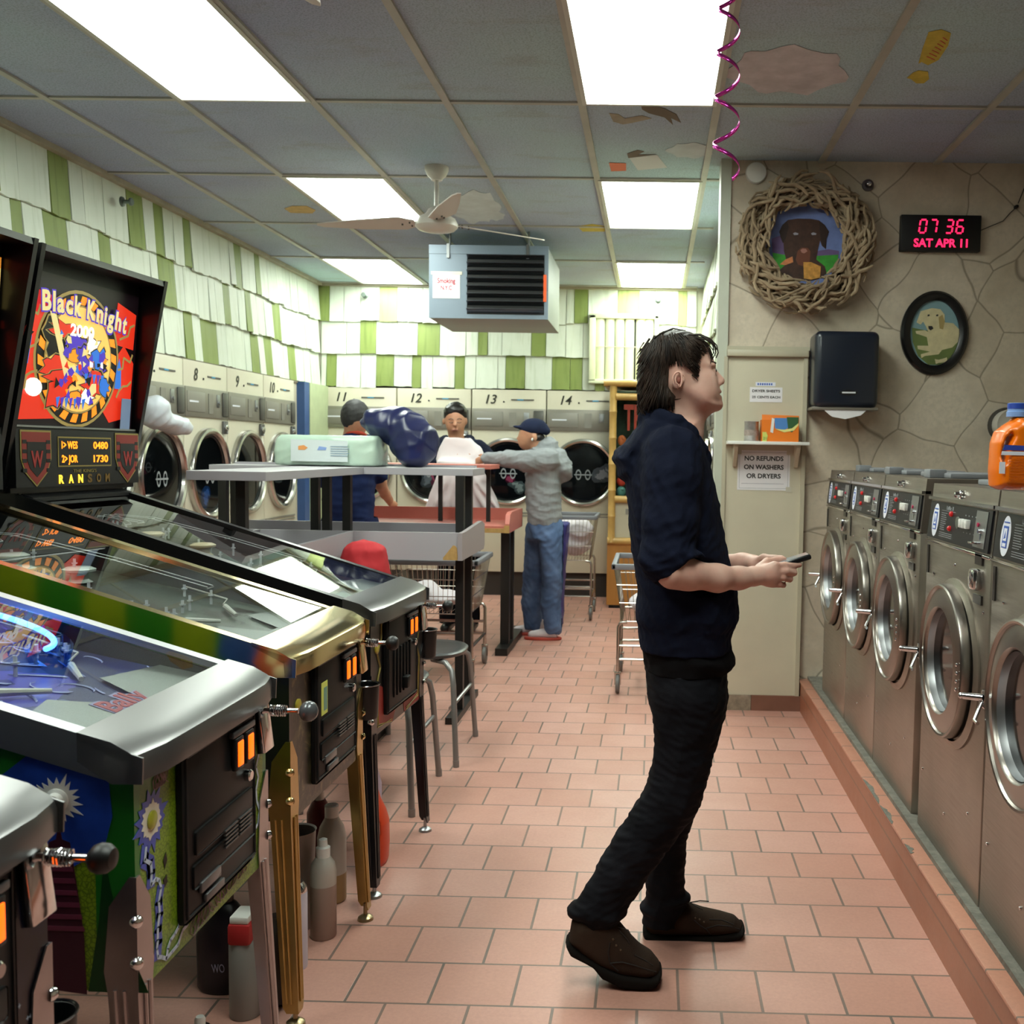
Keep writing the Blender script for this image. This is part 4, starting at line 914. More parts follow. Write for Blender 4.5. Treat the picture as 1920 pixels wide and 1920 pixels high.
# ---------------------------------------------------------------- ceiling fans
M_fan = mat('fan_enamel', 'CFC8BE', .35); M_fb = mat('fan_blade_paint', 'C9BFB6', .45)
def fan(label, c, azs):
    zh = 2.655; Fn = thing('ceiling_fan', label, 'ceiling fan', c, 0, 'white three-blade ceiling fans'); x, y, _ = c
    MB().lathe([(.066, ZC), (.066, ZC - .02), (.052, ZC - .05), (.034, ZC - .065), (.03, ZC - .075)], (x, y, 0), (0, 0, 1), 28).build('canopy', M_fan, Fn)
    MB().cyl((x, y, ZC - .07), (x, y, zh + .07), .012).build('downrod', M_fan, Fn)
    MB().lathe([(.02, zh + .10), (.045, zh + .085), (.06, zh + .06), (.105, zh + .035), (.118, zh + .01), (.118, zh - .01), (.10, zh - .028), (.05, zh - .04), (.02, zh - .042)], (x, y, 0), (0, 0, 1), 36).build('motor_housing', M_fan, Fn)
    for az in azs:
        a = math.radians(az); u = V((math.cos(a), math.sin(a), 0)); w = V((-u.y, u.x, .22)); o = V((x, y, zh + .01))
        poly = [(.12, -.035), (.2, -.075), (.45, -.062), (.68, -.022), (.71, 0), (.70, .022), (.45, .055), (.2, .078), (.12, .035)]
        b = MB().prism(poly, o, u, w, .006).build('blade', M_fb, Fn, smooth=0)
        mb = MB()
        for rr, s in ((.15, -.02), (.15, .02), (.2, 0)): mb.cyl(o + u * rr + w * s + V((0, 0, -.008)), o + u * rr + w * s + V((0, 0, .012)), .005, n=8)
        mb.build('bracket_screw', mat('screw_dark', '4E463E', .5), b)
    return Fn
fan('white three-blade ceiling fan in front of the grey heater', (-1.235, 5.87, 2.655), (38, 172, 290))
fan('white ceiling fan nearest the camera, only one blade tip in view at the top', (-1.22, 2.38, 2.655), (70, 190, 310))

# ---------------------------------------------------------------- small wall fittings in the back
M_fit = mat('small_fitting', '6F7A74', .4, .6)
def fitting(label, p, n):
    o = thing('wall_sprinkler', label, 'sprinkler', tuple(p)); n = V(n); MB().lathe([(.03, 0), (.028, .01), (.012, .014), (.012, .05)], p, n, 18).build('escutcheon', M_fit, o); MB().lathe([(.022, .05), (.024, .06), (.02, .065)], p, n, 14).build('head', M_fit, o)
fitting('small round metal fitting on the left shake wall', at(228, 378, X=XL + .03), (1, 0, 0))
fitting('small round metal fitting on the back wall left of the heater', at(685, 554, Y=YB - .02), (0, -1, 0))
fitting('small round metal fitting on the back wall above the louvred opening', at(1234, 563, Y=YB - .02), (0, -1, 0))
# louvred opening
M_lw = mat('louvre_paint', 'D6DDBE', .5, var=.06); lx0, lx1, lz0, lz1 = -.625, .03, 2.075, 2.70
mb = MB(); 
for a in ((lx0, lx1, lz1 - .035, lz1 + .012), (lx0, lx1, lz0 - .02, lz0 + .02), (lx0, lx0 + .06, lz0, lz1), (lx1 - .04, lx1, lz0, lz1)): mb.bx(a[0], a[1], YB - .075, YB + .03, a[2], a[3], bev=.006)
lw = struct(mb.build('window_1', M_lw)); MB().bx(lx0 + .05, lx1 - .04, YB - .02, YB - .01, lz0 + .01, lz1 - .02).build('dark_backing', M_black, lw, smooth=0)
for k in range(6):
    x = lx0 + .10 + k * .093; 
    if k == 4: x += .012
    MB().lathe([(.046, 0), (.048, .01), (.048, lz1 - lz0 - .06), (.046, lz1 - lz0 - .05)], (x, YB - .03, lz0 + .02), (0, 0, 1), 14, sq=(.93, .6)).build('slat', M_lw, lw)
MB().cyl((lx0 + .06, YB - .072, 2.40), (lx1 - .04, YB - .072, 2.40), .004, n=6).build('cord', M_creamd, lw)

# ---------------------------------------------------------------- bamboo-trimmed prize cabinet
M_bam = mat('bamboo', 'C9A15C', .4, var=.14, vs=9); M_ply = mat('orange_plywood', 'B97F3C', .5, var=.1, vs=5, stretch=(4, 4, .6)); K = thing('prize_cabinet', 'bamboo-trimmed prize cabinet with lit toys behind glass', 'cabinet', (-.04, 9.3, 0)); kx0, kx1, ky0, ky1 = -.40, .28, 9.28, 9.86
MB().bx(kx0, kx1, ky0, ky1, .03, .60).build('base_panel', M_ply, K, smooth=0)
MB().bx(kx0 + .02, kx1 - .02, ky0 + .02, ky1, 0, .03).build('plinth', M_black, K, smooth=0)
MB().bx(kx0 + .05, kx1 - .05, ky0 + .02, ky1, .60, .97).build('middle_panel', M_cream, K, smooth=0)
MB().bx(kx0 + .16, kx0 + .30, ky0 + .012, ky0 + .02, .85, .90).build('vent', M_bandp, K, smooth=0)
MB().bx(kx0 + .02, kx1 - .02, ky1 - .05, ky1, .97, 1.95).bx(kx0 + .03, kx1 - .03, ky0 + .04, ky1, .97, 1.0).bx(kx0 + .03, kx1 - .03, ky0 + .04, ky1, 1.9, 1.95).bx(kx0 + .02, kx0 + .04, ky0 + .04, ky1, .97, 1.95).bx(kx1 - .04, kx1 - .02, ky0 + .04, ky1, .97, 1.95).build('case', mat('case_green', '2E5138', .5, var=.5, vs=12), K, smooth=0)
def bamboo(mb, a, b, r=.034):
    a, b = V(a), V(b); L = (b - a).length; k = max(2, int(L / .2)); pts = []; rr = []
    for i in range(k):
        for f, s in ((0.0, 1.08), (.04, .96), (.5, .94), (.96, .96)): pts.append(a + (b - a) * ((i + f) / k)); rr.append(r * s)
    pts.append(b); rr.append(r); mb.tube(pts, rr, 16)
for nm, a, b in (('bamboo_post', (kx0 + .035, ky0, .60), (kx0 + .035, ky0, 2.0)), ('bamboo_post', (kx1 - .035, ky0, .60), (kx1 - .035, ky0, 2.0)), ('bamboo_rail', (kx0, ky0, .61), (kx1, ky0, .61)), ('bamboo_rail', (kx0 + .06, ky0, .985), (kx1 - .06, ky0, .985)), ('bamboo_rail', (kx0 + .06, ky0, 1.90), (kx1 - .06, ky0, 1.90))):
    mb = MB(); bamboo(mb, a, b); mb.build(nm, M_bam, K)
mb = MB(); bamboo(mb, (kx0 - .05, ky0 - .02, 2.02), (kx1 + .05, ky0 - .02, 2.02), .03); mb.bx(kx0 - .04, kx1 + .04, ky0, ky1, 1.99, 2.03); mb.build('cornice', M_bam, K)
MB().bx(kx0 + .07, kx1 - .07, ky0 + .012, ky0 + .016, 1.01, 1.87).build('glass', glassmat('cabinet_glass', (.95, .95, .95)), K, smooth=0)
MB().text('THE', (kx0 + .26, ky0 + .03, 1.72), (1, 0, 0), (0, 0, 1), .22, .26, t=.004, bold=.03).build('red_lettering', mat('sign_red', 'B03A22', .5), K, smooth=0)
q = random.Random(5); cols = [mat('toy_' + n, c, .5) for n, c in (('red', 'C9402F'), ('green', '3B8A4C'), ('pale', 'B9CFC0'), ('orange', 'D87A45'), ('pink', 'D58CA8'), ('yellow', 'D8C868'), ('teal', '5F9C98'))]
for k in range(34):
    x = kx0 + .115 + (k % 5) * .112; zc_ = 1.052 + .092 * (k // 5); r = q.uniform(.036, .046)
    if zc_ > 1.58: break
    mb = MB().ell((x, ky0 + .09, zc_), (r, r * .8, r * q.uniform(.8, 1.3)), 12); mb.ell((x + r * .3, ky0 + .06, zc_ + r * .5), (r * .4, r * .4, r * .4), 10)
    tag(mb.build('plush_toy', q.choice(cols), origin=(x, ky0 + .12, zc_ - r)), 'small coloured toy in the pile behind the prize cabinet glass', 'toy', 'prize cabinet toys')

# ---------------------------------------------------------------- folding tables
M_gry = mat('grey_laminate', 'A9A6AC', .4); M_gre = mat('grey_laminate_edge', '9E9598', .5); M_pnk = mat('salmon_laminate', 'BE6F63', .42, var=.04); M_pwood = mat('raw_particle_board', 'B48F55', .8, var=.15, vs=40); M_leg = mat('black_steel_tube', '141210', .45)
def tray(mb, x0, x1, y0, y1, z0, z1, t=.022, back=True):
    mb.bx(x0, x1, y0, y1, z0, z0 + .02).bx(x0, x1, y0, y0 + t, z0, z1 if back != 'low' else z0 + .035).bx(x0, x1, y1 - t, y1, z0, z1); return mb
TZ = 1.305
G = thing('folding_table', 'grey laminate laundry folding table with tall shelf and tray, left of the pink one', 'table', (-1.5, 5.3, 0))
MB().bx(-1.83, -1.515, 4.03, 5.4, TZ - .037, TZ, bev=.002).bx(-2.33, -.94, 5.40, 5.78, TZ - .037, TZ, bev=.002).build('top_shelf', [M_gry], G, smooth=0)
MB().bx(-2.33, -.985, 5.74, 5.78, TZ, TZ + .012).build('back_lip', M_gry, G, smooth=0)
mb = MB(); z0, z1 = .852, .99
mb.bx(-2.35, -.96, 5.13, 5.8, z0, z0 + .02).bx(-2.35, -.965, 5.13, 5.15, z0, z1).bx(-2.35, -.965, 5.78, 5.8, z0, z1)
mb.bx(-1.98, -1.49, 4.0, 5.14, z0, z0 + .02).bx(-1.51, -1.49, 4.0, 5.13, z0, z1).bx(-1.98, -1.96, 4.0, 5.13, z0, z1).bx(-1.96, -1.51, 4.0, 4.02, z0, z1)
mb.build('tray', M_gry, G, smooth=0)
MB().prism([(0, 0), (.66, 0), (.69, .02), (.69, z1 - z0), (.60, z1 - z0 + .022), (.1, z1 - z0), (0, z1 - z0)], (-.965, 5.12, z0), (0, 1, 0), (0, 0, 1), .022).build('end_panel', M_gre, G, smooth=0)
MB().prism([(0, 0), (.075, 0), (.07, .06), (.062, .072), (.05, .075), (.0, .012)], (-1.04, 5.128, z0 + .001), (1, 0, 0), (0, 0, 1), -.002).build('chipped_corner', M_pwood, G, smooth=0)
def post(p, z0, z1, par, s=.042, nm='leg'): return MB().bx(p[0] - s / 2, p[0] + s / 2, p[1] - s / 2, p[1] + s / 2, z0, z1).build(nm, M_leg, par, smooth=0)
for p in ((-1.005, 5.40), (-1.02, 5.72), (-1.72, 5.44), (-1.80, 5.50), (-1.62, 5.47), (-2.27, 5.44), (-2.28, 5.62)): post(p, .03, TZ - .037, G)
for p in ((-1.66, 4.16),): post(p, .03, TZ - .037, G, .038)
for x, y0, y1 in ((-1.01, 5.2, 5.85), (-2.23, 5.2, 5.85)): MB().bx(x - .03, x + .03, y0, y1, 0, .035).build('foot_bar', M_leg, G, smooth=0)
MB().bx(-1.81, -1.63, 4.08, 5.0, 0, .03).build('foot_bar', M_leg, G, smooth=0)
Pk = thing('folding_table', 'pink laminate folding table with shelf and tray, by the two customers', 'table', (-1.5, 7.2, 0))
MB().bx(-2.05, -1.10, 7.0, 7.42, TZ - .03, TZ, bev=.002).build('top_shelf', M_pnk, Pk, smooth=0)
z0, z1 = .855, .985
MB().bx(-2.14, -.95, 6.87, 7.56, z0, z0 + .045).bx(-2.14, -.95, 7.53, 7.56, z0, z1).build('tray', M_pnk, Pk, smooth=0)
for x in (-2.14, -.98): MB().prism([(0, 0), (.69, 0), (.69, .13), (.12, .135), (.04, .12), (0, .06)], (x, 6.868, z0), (0, 1, 0), (0, 0, 1), .03).build('end_panel', M_pnk, Pk, smooth=0)
MB().bx(-1.76, -.985, 6.862, 6.872, z0 + .002, z0 + .03).bx(-.985, -.95, 6.86, 6.868, z0, z0 + .05).build('worn_edge', M_pwood, Pk, smooth=0)
for p in ((-1.02, 7.20), (-1.02, 7.40), (-2.02, 7.2)): post(p, .03, z0 if p[0] > -1.1 else TZ - .03, Pk, .06)
for p in ((-1.50, 7.3), (-1.39, 7.36), (-1.16, 7.30)): post(p, z1 - .1, TZ - .03, Pk, .028, 'shelf_post')
MB().bx(-1.06, -.975, 7.0, 7.95, 0, .05).build('foot_bar', M_leg, Pk, smooth=0); MB().bx(-2.06, -1.98, 7.0, 7.9, 0, .05).build('foot_bar', M_leg, Pk, smooth=0)

# packs, bags
dp = thing('diaper_pack', 'pale green plastic-wrapped pack lying on the grey top shelf', 'package', (-1.74, 5.52, TZ))
M_pk = mat('pale_green_film', 'BFD6C6', .25, var=.08, vs=6)
S = SDF((-2.06, 5.38, TZ - .02), (-1.32, 5.80, TZ + .25), .008); S.col([(TZ + .004, -1.735, .275, 5.585, .16), (TZ + .08, -1.735, .28, 5.585, .165), (TZ + .145, -1.735, .27, 5.585, .155), (TZ + .165, -1.73, .25, 5.585, .14)], 0, 7)
S.mesh(None, .004, 4, 4).build('wrapper', M_pk, dp, smooth=70)
MB().prism([(0, 0), (.30, 0), (.30, .11), (0, .115)], (-1.90, 5.408, TZ + .025), (1, 0, 0), (0, 0, 1), -.001).build('white_label', mat('pack_white', 'D9E2E4', .35), dp, smooth=0)
MB().prism([(0, 0), (.035, .0), (.05, .012), (.03, .025), (.0, .02)], (-1.86, 5.4065, TZ + .085), (1, 0, 0), (0, 0, 1), -.001).build('orange_logo', mat('pack_orange', 'E59A5A', .5), dp, smooth=0)
MB().prism([(0, 0), (.045, .0), (.05, .014), (.01, .02)], (-1.76, 5.4065, TZ + .085), (1, 0, 0), (0, 0, 1), -.001).build('blue_logo', mat('pack_blue', '8AA4DA', .5), dp, smooth=0)
mb = MB()
for k in range(5): mb.bx(-1.69, -1.60 + .01 * (k % 2), 5.4055, 5.4065, TZ + .055 + .012 * k, TZ + .059 + .012 * k)
mb.build('fine_print', mat('pack_print', '8FA6B8', .5), dp, smooth=0)
nb = (-1.36, 5.6, TZ)
M_navy = mat('navy_nylon', '1E2450', .32, var=.25, vs=7)
blob('laundry_bag', 'shiny navy nylon sack on the grey shelf beside the pale pack', 'bag', nb, [((-1.30, 5.62, 1.44), (.135, .13, .14)), ((-1.40, 5.64, 1.53), (.17, .12, .10)), ((-1.47, 5.66, 1.56), (.13, .09, .07)), ((-1.29, 5.61, 1.40), (.10, .12, .09)), ((-1.53, 5.68, 1.545), (.07, .06, .05))], M_navy, h=.01, amp=.014, fs=4, seed=8)

cr = thing('added_dark_crate', 'added tall crate under the red laundry sack, black to blend into the dark', 'crate', (-1.37, 4.89, 0)); MB().bx(-1.54, -1.295, 4.77, 5.01, .0, .545, bev=.008).build('body', M_black, cr); MB().bx(-1.545, -1.29, 4.765, 5.015, .52, .55, bev=.004).build('rim', M_rub, cr)  # crate added under the sack, black so it blends into the dark there
# ---------------------------------------------------------------- stools
M_seat = mat('dark_seat', '3A3C3D', .35); M_tube = mat('grey_tube', '8C8A89', .35, .5)
def stool(label, c, rz):
    s = thing('stool', label, 'stool', (c[0], c[1], 0), rz, 'grey tube stools beside the pinball machines'); L = dict(local=True)
    rs = []; N = 32
    for z, r in ((.462, .19), (.468, .212), (.482, .216), (.49, .206), (.486, .17), (.474, .08), (.472, .01)):
        rs.append([V((r * math.copysign(abs(math.cos(a)) ** .75, math.cos(a)), r * .93 * math.copysign(abs(math.sin(a)) ** .75, math.sin(a)), z)) for a in [2 * PI * k / N for k in range(N)]])
    MB().rings(rs).build('seat', M_seat, s, smooth=50, **L)
    for sx in (-1, 1):
        for sy in (-1, 1):
            a = V((sx * .08, sy * .12, .455)); mb = MB().tube([a, (sx * .15, sy * .17, .452), (sx * .185, sy * .2, .42), (sx * .195, sy * .215, .36), (sx * .215, sy * .25, .02)], .0125, 10); mb.cyl((sx * .215, sy * .25, .03), (sx * .216, sy * .251, 0), .014, n=10); mb.build('leg', M_tube, s, **L)
    for sx in (-1, 1): MB().tube([(sx * .20, -.22, .27), (sx * .14, 0, .20), (sx * .20, .22, .27)], .009, 8).build('brace', M_tube, s, **L)
    return s
stool('grey-legged stool with a dark seat just right of the farthest pinball machine', (-1.065, 4.745), 0)
stool('grey-legged stool half hidden behind the black leg of the farthest pinball machine', (-1.115, 4.115), 0)

# ---------------------------------------------------------------- wire laundry carts
M_wire = mat('chromed_wire', 'B9B2AA', .22, 1); M_bump = mat('grey_bumper', '7D7F86', .5); M_whl = mat('grey_wheel', '6D6C6A', .5)
def caster(p, d, par):
    x, y, _ = p; s = 1
    MB().cyl((x, y, .165), (x, y, .125), .012).box((x, y, .12), (.04, .03, .014), bev=.004).bx(x - .019, x - .015, y - .012, y + .012, .05, .12).bx(x + .015, x + .019, y - .012, y + .012, .05, .12).build('fork', M_wire, par)
    return MB().lathe([(.05, -.012), (.056, -.008), (.056, .008), (.05, .012), (.018, .013)], (x, y, .056), (1, 0, 0), 24).build('wheel', M_whl, par)
def cart(label, x0, x1, y0, y1, zt, zb, rim, extra=None, pole=False):
    C = thing('laundry_cart', label, 'laundry cart', ((x0 + x1) / 2, (y0 + y1) / 2, 0), 0, 'wire laundry carts'); ix, iy = .05, .05
    T = [(x0, y0, zt), (x1, y0, zt), (x1, y1, zt), (x0, y1, zt)]; B = [(x0 + ix, y0 + iy, zb), (x1 - ix, y0 + iy, zb), (x1 - ix, y1 - iy, zb), (x0 + ix, y1 - iy, zb)]
    mb = MB()
    for i in range(4):
        a, b, c, d = map(V, (T[i], T[(i + 1) % 4], B[(i + 1) % 4], B[i])); k = int((b - a).length / .032)
        for j in range(k + 1): f = j / k; mb.cyl(a.lerp(b, f), d.lerp(c, f), .0018, n=5, cap=False)
        for g_ in (.33, .66, 1): mb.cyl(a.lerp(d, g_), b.lerp(c, g_), .0035, n=6, cap=False)
    for j in range(12): f = j / 11; mb.cyl(V(B[0]).lerp(V(B[1]), f), V(B[3]).lerp(V(B[2]), f), .0018, n=5, cap=False)
    mb.build('basket', M_wire, C)
    rm = MB()
    for i in range(4): a, b = V(T[i]), V(T[(i + 1) % 4]); rm.box((a + b) / 2, (abs(b.x - a.x) + .036, abs(b.y - a.y) + .036, .036) if False else ((abs(b.x - a.x) + .03) if abs(b.x - a.x) > .01 else .03, (abs(b.y - a.y) + .03) if abs(b.y - a.y) > .01 else .03, .034), bev=.008)
    rm.build('rim_bumper', rim, C)
    for (x, y) in ((x0 + .03, y0 + .03), (x1 - .03, y0 + .03), (x1 - .03, y1 - .03), (x0 + .03, y1 - .03)):
        MB().tube([(x + (.05 if x < (x0 + x1) / 2 else -.05), y, zb), (x + (.012 if x < (x0 + x1) / 2 else -.012), y, zb - .006), (x, y, zb - .03), (x, y, .16)], .0105, 10).build('leg', M_wire, C)
        caster((x, y, 0), 0, C)
    mb = MB()
    for z in (.20, .28):
        for y in (y0 + .03, y1 - .03): mb.cyl((x0 + .03, y, z), (x1 - .03, y, z), .009, n=8)
    for x in (x0 + .03, x1 - .03): mb.cyl((x, y0 + .03, .2), (x, y1 - .03, .2), .009, n=8)
    mb.build('lower_frame', M_wire, C)
    return C
cart('wire laundry cart half hidden behind the black-haired young man, grey rim', -.215, .27, 5.95, 6.62, .745, .42, M_bump)
cart('wire laundry cart under the folding tables', -1.64, -1.07, 7.12, 7.62, .74, .42, M_bump) if False else None
cart('wire laundry cart standing between the grey and the pink folding tables', -1.62, -1.06, 6.22, 6.78, .72, .40, M_bump)
cart('wire laundry cart heaped with white laundry beyond the customer in the grey hooded top', -.86, -.47, 8.55, 9.1, .86, .50, M_bump)
blob('laundry', 'heap of white laundry in the cart beyond the customer in grey', 'laundry', (-.66, 8.82, .5), [((-.66, 8.82, .62), (.15, .2, .1)), ((-.62, 8.74, .74), (.13, .15, .11)), ((-.69, 8.9, .75), (.12, .14, .1))], CLO['white'], seed=5, amp=.01)
blob('laundry', 'white towels in the cart behind the black-haired young man', 'laundry', (.03, 6.3, .43), [((.03, 6.25, .50), (.17, .22, .06)), ((.08, 6.35, .54), (.12, .16, .07))], CLO['white'], seed=6, amp=.01)
blob('laundry', 'folded clothes in the cart between the two folding tables', 'laundry', (-1.34, 6.5, .41), [((-1.34, 6.5, .47), (.2, .2, .05)), ((-1.42, 6.45, .52), (.1, .12, .06))], CLO['white'], seed=9, amp=.01)
S = SDF((-1.55, 4.72, -.02), (-1.2, 5.06, 1.02), .011); S.col([(.553, -1.37, .12, 4.89, .105), (.62, -1.37, .13, 4.89, .115), (.8, -1.37, .125, 4.89, .11), (.93, -1.37, .10, 4.89, .085), (.965, -1.375, .05, 4.89, .05)], .01, 2.4)
tag(S.mesh(None, .006, 7, 3).build('laundry_sack', mat('red_cloth', 'B5242C', .8), origin=(-1.37, 4.89, .55), smooth=70), 'red laundry sack peeking over the farthest pinball glass in front of the grey tray', 'sack')
hp = blob('laundry_hamper', 'tall blue soft hamper behind the legs of the customer in grey', 'hamper', (-.80, 8.25, 0), [((-.80, 8.25, .12), (.10, .14, .12))], mat('blue_violet_nylon', '2E2F78', .5, var=.2), seed=4, amp=.004, caps=[((-.80, 8.25, .12), (-.80, 8.25, .76), .10, .115)]) if False else None
S = SDF((-1.0, 8.0, -.02), (-.6, 8.5, 1.0), .014); S.col([(.002, -.80, .10, 8.25, .14), (.4, -.80, .11, 8.25, .15), (.84, -.79, .13, 8.25, .17)], 0, 5)
tag(S.mesh(None, .006, 3, 3).build('laundry_hamper', mat('blue_violet_nylon', '2E2F78', .5, var=.2), origin=(-.8, 8.25, 0), smooth=70), 'tall blue soft hamper behind the legs of the customer in grey', 'hamper')

# ---------------------------------------------------------------- bottles on the floor by the pinball legs
def bottle(label, cat, x, y, prof, m, extra=(), name='bottle', sq=None, rz=0):
    o = thing(name, label, cat, (x, y, 0)); MB().lathe(prof, (x, y, 0), n=32, sq=sq).build('body', m, o)
    for nm, pr_, mm in extra: MB().lathe(pr_, (x, y, 0), n=28, sq=sq if nm == 'label' else None).build(nm, mm, o)
    return o
M_mist = mat('milky_plastic', 'B5ADA3', .4); M_liq = mat('pinkish_liquid', '9A8378', .4)
bottle('translucent squeeze bottle two-thirds full, nearest the brass pinball leg', 'bottle', -.925, 2.88, [(.034, 0), (.037, .004), (.037, .155)], M_liq, (('upper_body', [(.037, .155), (.037, .19), (.033, .215), (.022, .232), (.019, .236)], M_mist), ('cap', [(.020, .232), (.020, .262), (.013, .266), (.012, .285), (.006, .288)], M_wht)))
sp = bottle('white aerosol spray can with scribbled label behind the brass leg', 'spray can', -.945, 2.70, [(.033, 0), (.0335, .006), (.0335, .21), (.030, .222)], mat('can_white', 'C9C3D0', .4), (('shoulder', [(.0335, .21), (.034, .214), (.030, .224), (.022, .236)], M_chrome), ('nozzle', [(.012, .236), (.012, .248), (.007, .25), (.007, .262), (.003, .264)], M_wht)), name='spray_can')
mb = MB(); q = random.Random(2)
for k in range(6): 
    pts = []; 
    for j in range(10): a = -1.9 + j * .07; pts.append((-.945 + .0342 * math.cos(a), 2.70 + .0342 * math.sin(a), .19 - .025 * k + .009 * math.sin(j * 2.1 + k)))
    mb.tube(pts, .0011, 5)
mb.build('scribble', mat('blue_ink', '3E4670', .5), sp)
bottle('pale squeeze bottle with an amber band behind the first squeeze bottle', 'bottle', -.975, 3.12, [(.040, 0), (.044, .005), (.044, .09)], mat('amber_liquid', '9A7A50', .4), (('upper_body', [(.044, .09), (.044, .2), (.036, .235), (.022, .26), (.02, .27)], M_mist), ('cap', [(.021, .265), (.021, .3), (.018, .303)], M_wht)))
bottle('tall translucent plastic cup behind the spray can', 'cup', -1.02, 2.93, [(.043, 0), (.045, .005), (.056, .29), (.058, .292), (.053, .288), (.042, .012)], mat('cloudy_cup', '9C938B', .3), name='plastic_cup')
bottle('green slim bottle hidden behind the spray can', 'bottle', -.985, 2.80, [(.026, 0), (.027, .004), (.027, .17), (.012, .19), (.012, .2)], mat('green_label', '3F7F3C', .5))
bottle('dark red bottle with a white cap in the shade behind the pale bottle', 'bottle', -1.04, 3.2, [(.036, 0), (.038, .005), (.038, .25), (.02, .29)], mat('dark_red_plastic', '6E1E22', .4), (('cap', [(.016, .29), (.016, .34)], M_wht),))
dk = bottle('large black detergent bottle with pale lettering between the near pinball legs', 'bottle', -1.09, 2.58, [(.06, 0), (.066, .01), (.068, .14), (.06, .2), (.036, .23), (.026, .235)], mat('black_violet_plastic', '15101C', .35), (('cap', [(.027, .235), (.027, .265), (.022, .268)], mat('dark_cap', '2A1820', .4)),), sq=(1, .62))
MB().text('WO', (-1.085, 2.58 - .0435, .075), (0.97, -.12, .1), (-.1, 0, 1), .022, .035, t=.001).build('lettering', mat('pale_lilac', '9C97B0', .5), dk, smooth=0)
bottle('dark rounded bottle just left of the brass leg base', 'bottle', -.935, 2.53, [(.04, 0), (.05, .01), (.054, .08), (.05, .16), (.03, .2), (.018, .22)], mat('brown_black_plastic', '1E1512', .35))
rb = thing('spray_bottle', 'white bottle with a red band between the steel and brass pinball legs', 'bottle', (-.985, 2.46, 0)); MB().lathe([(.036, 0), (.038, .004), (.038, .19), (.03, .21)], (-.985, 2.46, 0), n=24).build('body', mat('greyish_label', '8C8C88', .5), rb)
MB().bx(-1.015, -.957, 2.42, 2.50, .19, .245, bev=.01).build('red_band', mat('red_band', 'B0282A', .45), rb); MB().bx(-1.01, -.963, 2.425, 2.495, .243, .262, bev=.005).build('white_cap', M_wht, rb)
# red-and-white detergent jug behind the black leg
ro = [(693, 1480), (706, 1478), (712, 1500), (722, 1520), (728, 1540), (729, 1580), (727, 1610), (720, 1624), (706, 1630), (690, 1632), (684, 1600), (684, 1520)]
rj = jug('detergent_bottle', 'red-orange detergent jug on the floor behind the black pinball leg', ro, .05, 3.42, (-.9, 3.42, 0), mat('red_orange_plastic', 'D3431F', .35), hole=[(700, 1528), (708, 1522), (716, 1535), (717, 1555), (712, 1566), (702, 1570)], h=.003, R=.02)
a = at(698, 1600, Y=3.42); 
MB().lathe([(.042, .11), (.045, .12), (.045, .26), (.032, .31), (.028, .38), (.02, .385)], (-.955, 3.46, 0), n=24).build('white_bottle_behind', mat('lilac_white_plastic', 'C3B6CC', .45), rj)
tag(MB().lathe([(.03, 0), (.03, .1), (.022, .125), (.01, .13), (.01, .15), (.006, .152)], (-.995, 1.985, .0), n=24).build('spray_can', mat('can_white', 'C9C3D0', .4), origin=(-.995, 1.985, 0)), 'white spray can top at the bottom edge of the photo', 'spray can') if False else None
c = at(375, 1915, Z=.2); o = thing('spray_can', 'white spray can whose nozzle peeks in at the bottom edge of the photo', 'spray can', (c.x, c.y, 0))
MB().lathe([(.032, 0), (.033, .005), (.033, .165), (.028, .178)], (c.x, c.y, 0), n=28).build('body', mat('can_white', 'C9C3D0', .4), o); MB().lathe([(.028, .176), (.02, .188), (.01, .19)], (c.x, c.y, 0), n=24).build('shoulder', M_chrome, o); MB().lathe([(.011, .189), (.011, .205), (.008, .211)], (c.x, c.y, 0), n=20).build('nozzle', M_wht, o)
# ---------------------------------------------------------------- pinball machines
M_cab = mat('cabinet_black', '09090B', .35, coat=.2); M_pglass = glassmat('playfield_glass', (.97, .99, .98), 2.3); M_amb = mat('amber_reject_light', 'FF6A10', .4, emit='FF5A08', es=2.2); M_lineart = mat('gold_line_art', '9C8A48', .5)
M_redart = mat('red_art', '8E2A22', .5); M_apr = mat('apron_metal', '8E9290', .4, .7); M_door = mat('coin_door_black', '0D0D0E', .5, spec=.3)
def lightning(mb, p, q, w, o, u, v, n=7, amp=.03, seed=1, t=-.0008, m=None):
    """jagged flat bolt from 2D point p to q in the (u, v) plane"""
    rr = random.Random(seed); p, q = V((*p, 0)), V((*q, 0)); d = (q - p); nn = V((-d.y, d.x, 0)).normalized(); L = []; 
    for k in range(n + 1): L.append(p + d * (k / n) + nn * (0 if k in (0, n) else rr.uniform(-amp, amp)))
    for k in range(n):
        a, b = L[k], L[k + 1]; e = (b - a).normalized(); s = V((-e.y, e.x, 0)) * w; mb.prism([((a + s - e * w * .4).x, (a + s - e * w * .4).y), ((a - s - e * w * .4).x, (a - s - e * w * .4).y), ((b - s + e * w * .4).x, (b - s + e * w * .4).y), ((b + s + e * w * .4).x, (b + s + e * w * .4).y)], o, u, v, t, m)
def burst(c, r0, r1, n, seed=0):
    rr = random.Random(seed); return [((c[0] + math.cos(PI * k / n) * (r1 * rr.uniform(.75, 1.1) if k % 2 else r0)), c[1] + math.sin(PI * k / n) * (r1 * rr.uniform(.75, 1.1) if k % 2 else r0)) for k in range(2 * n)]
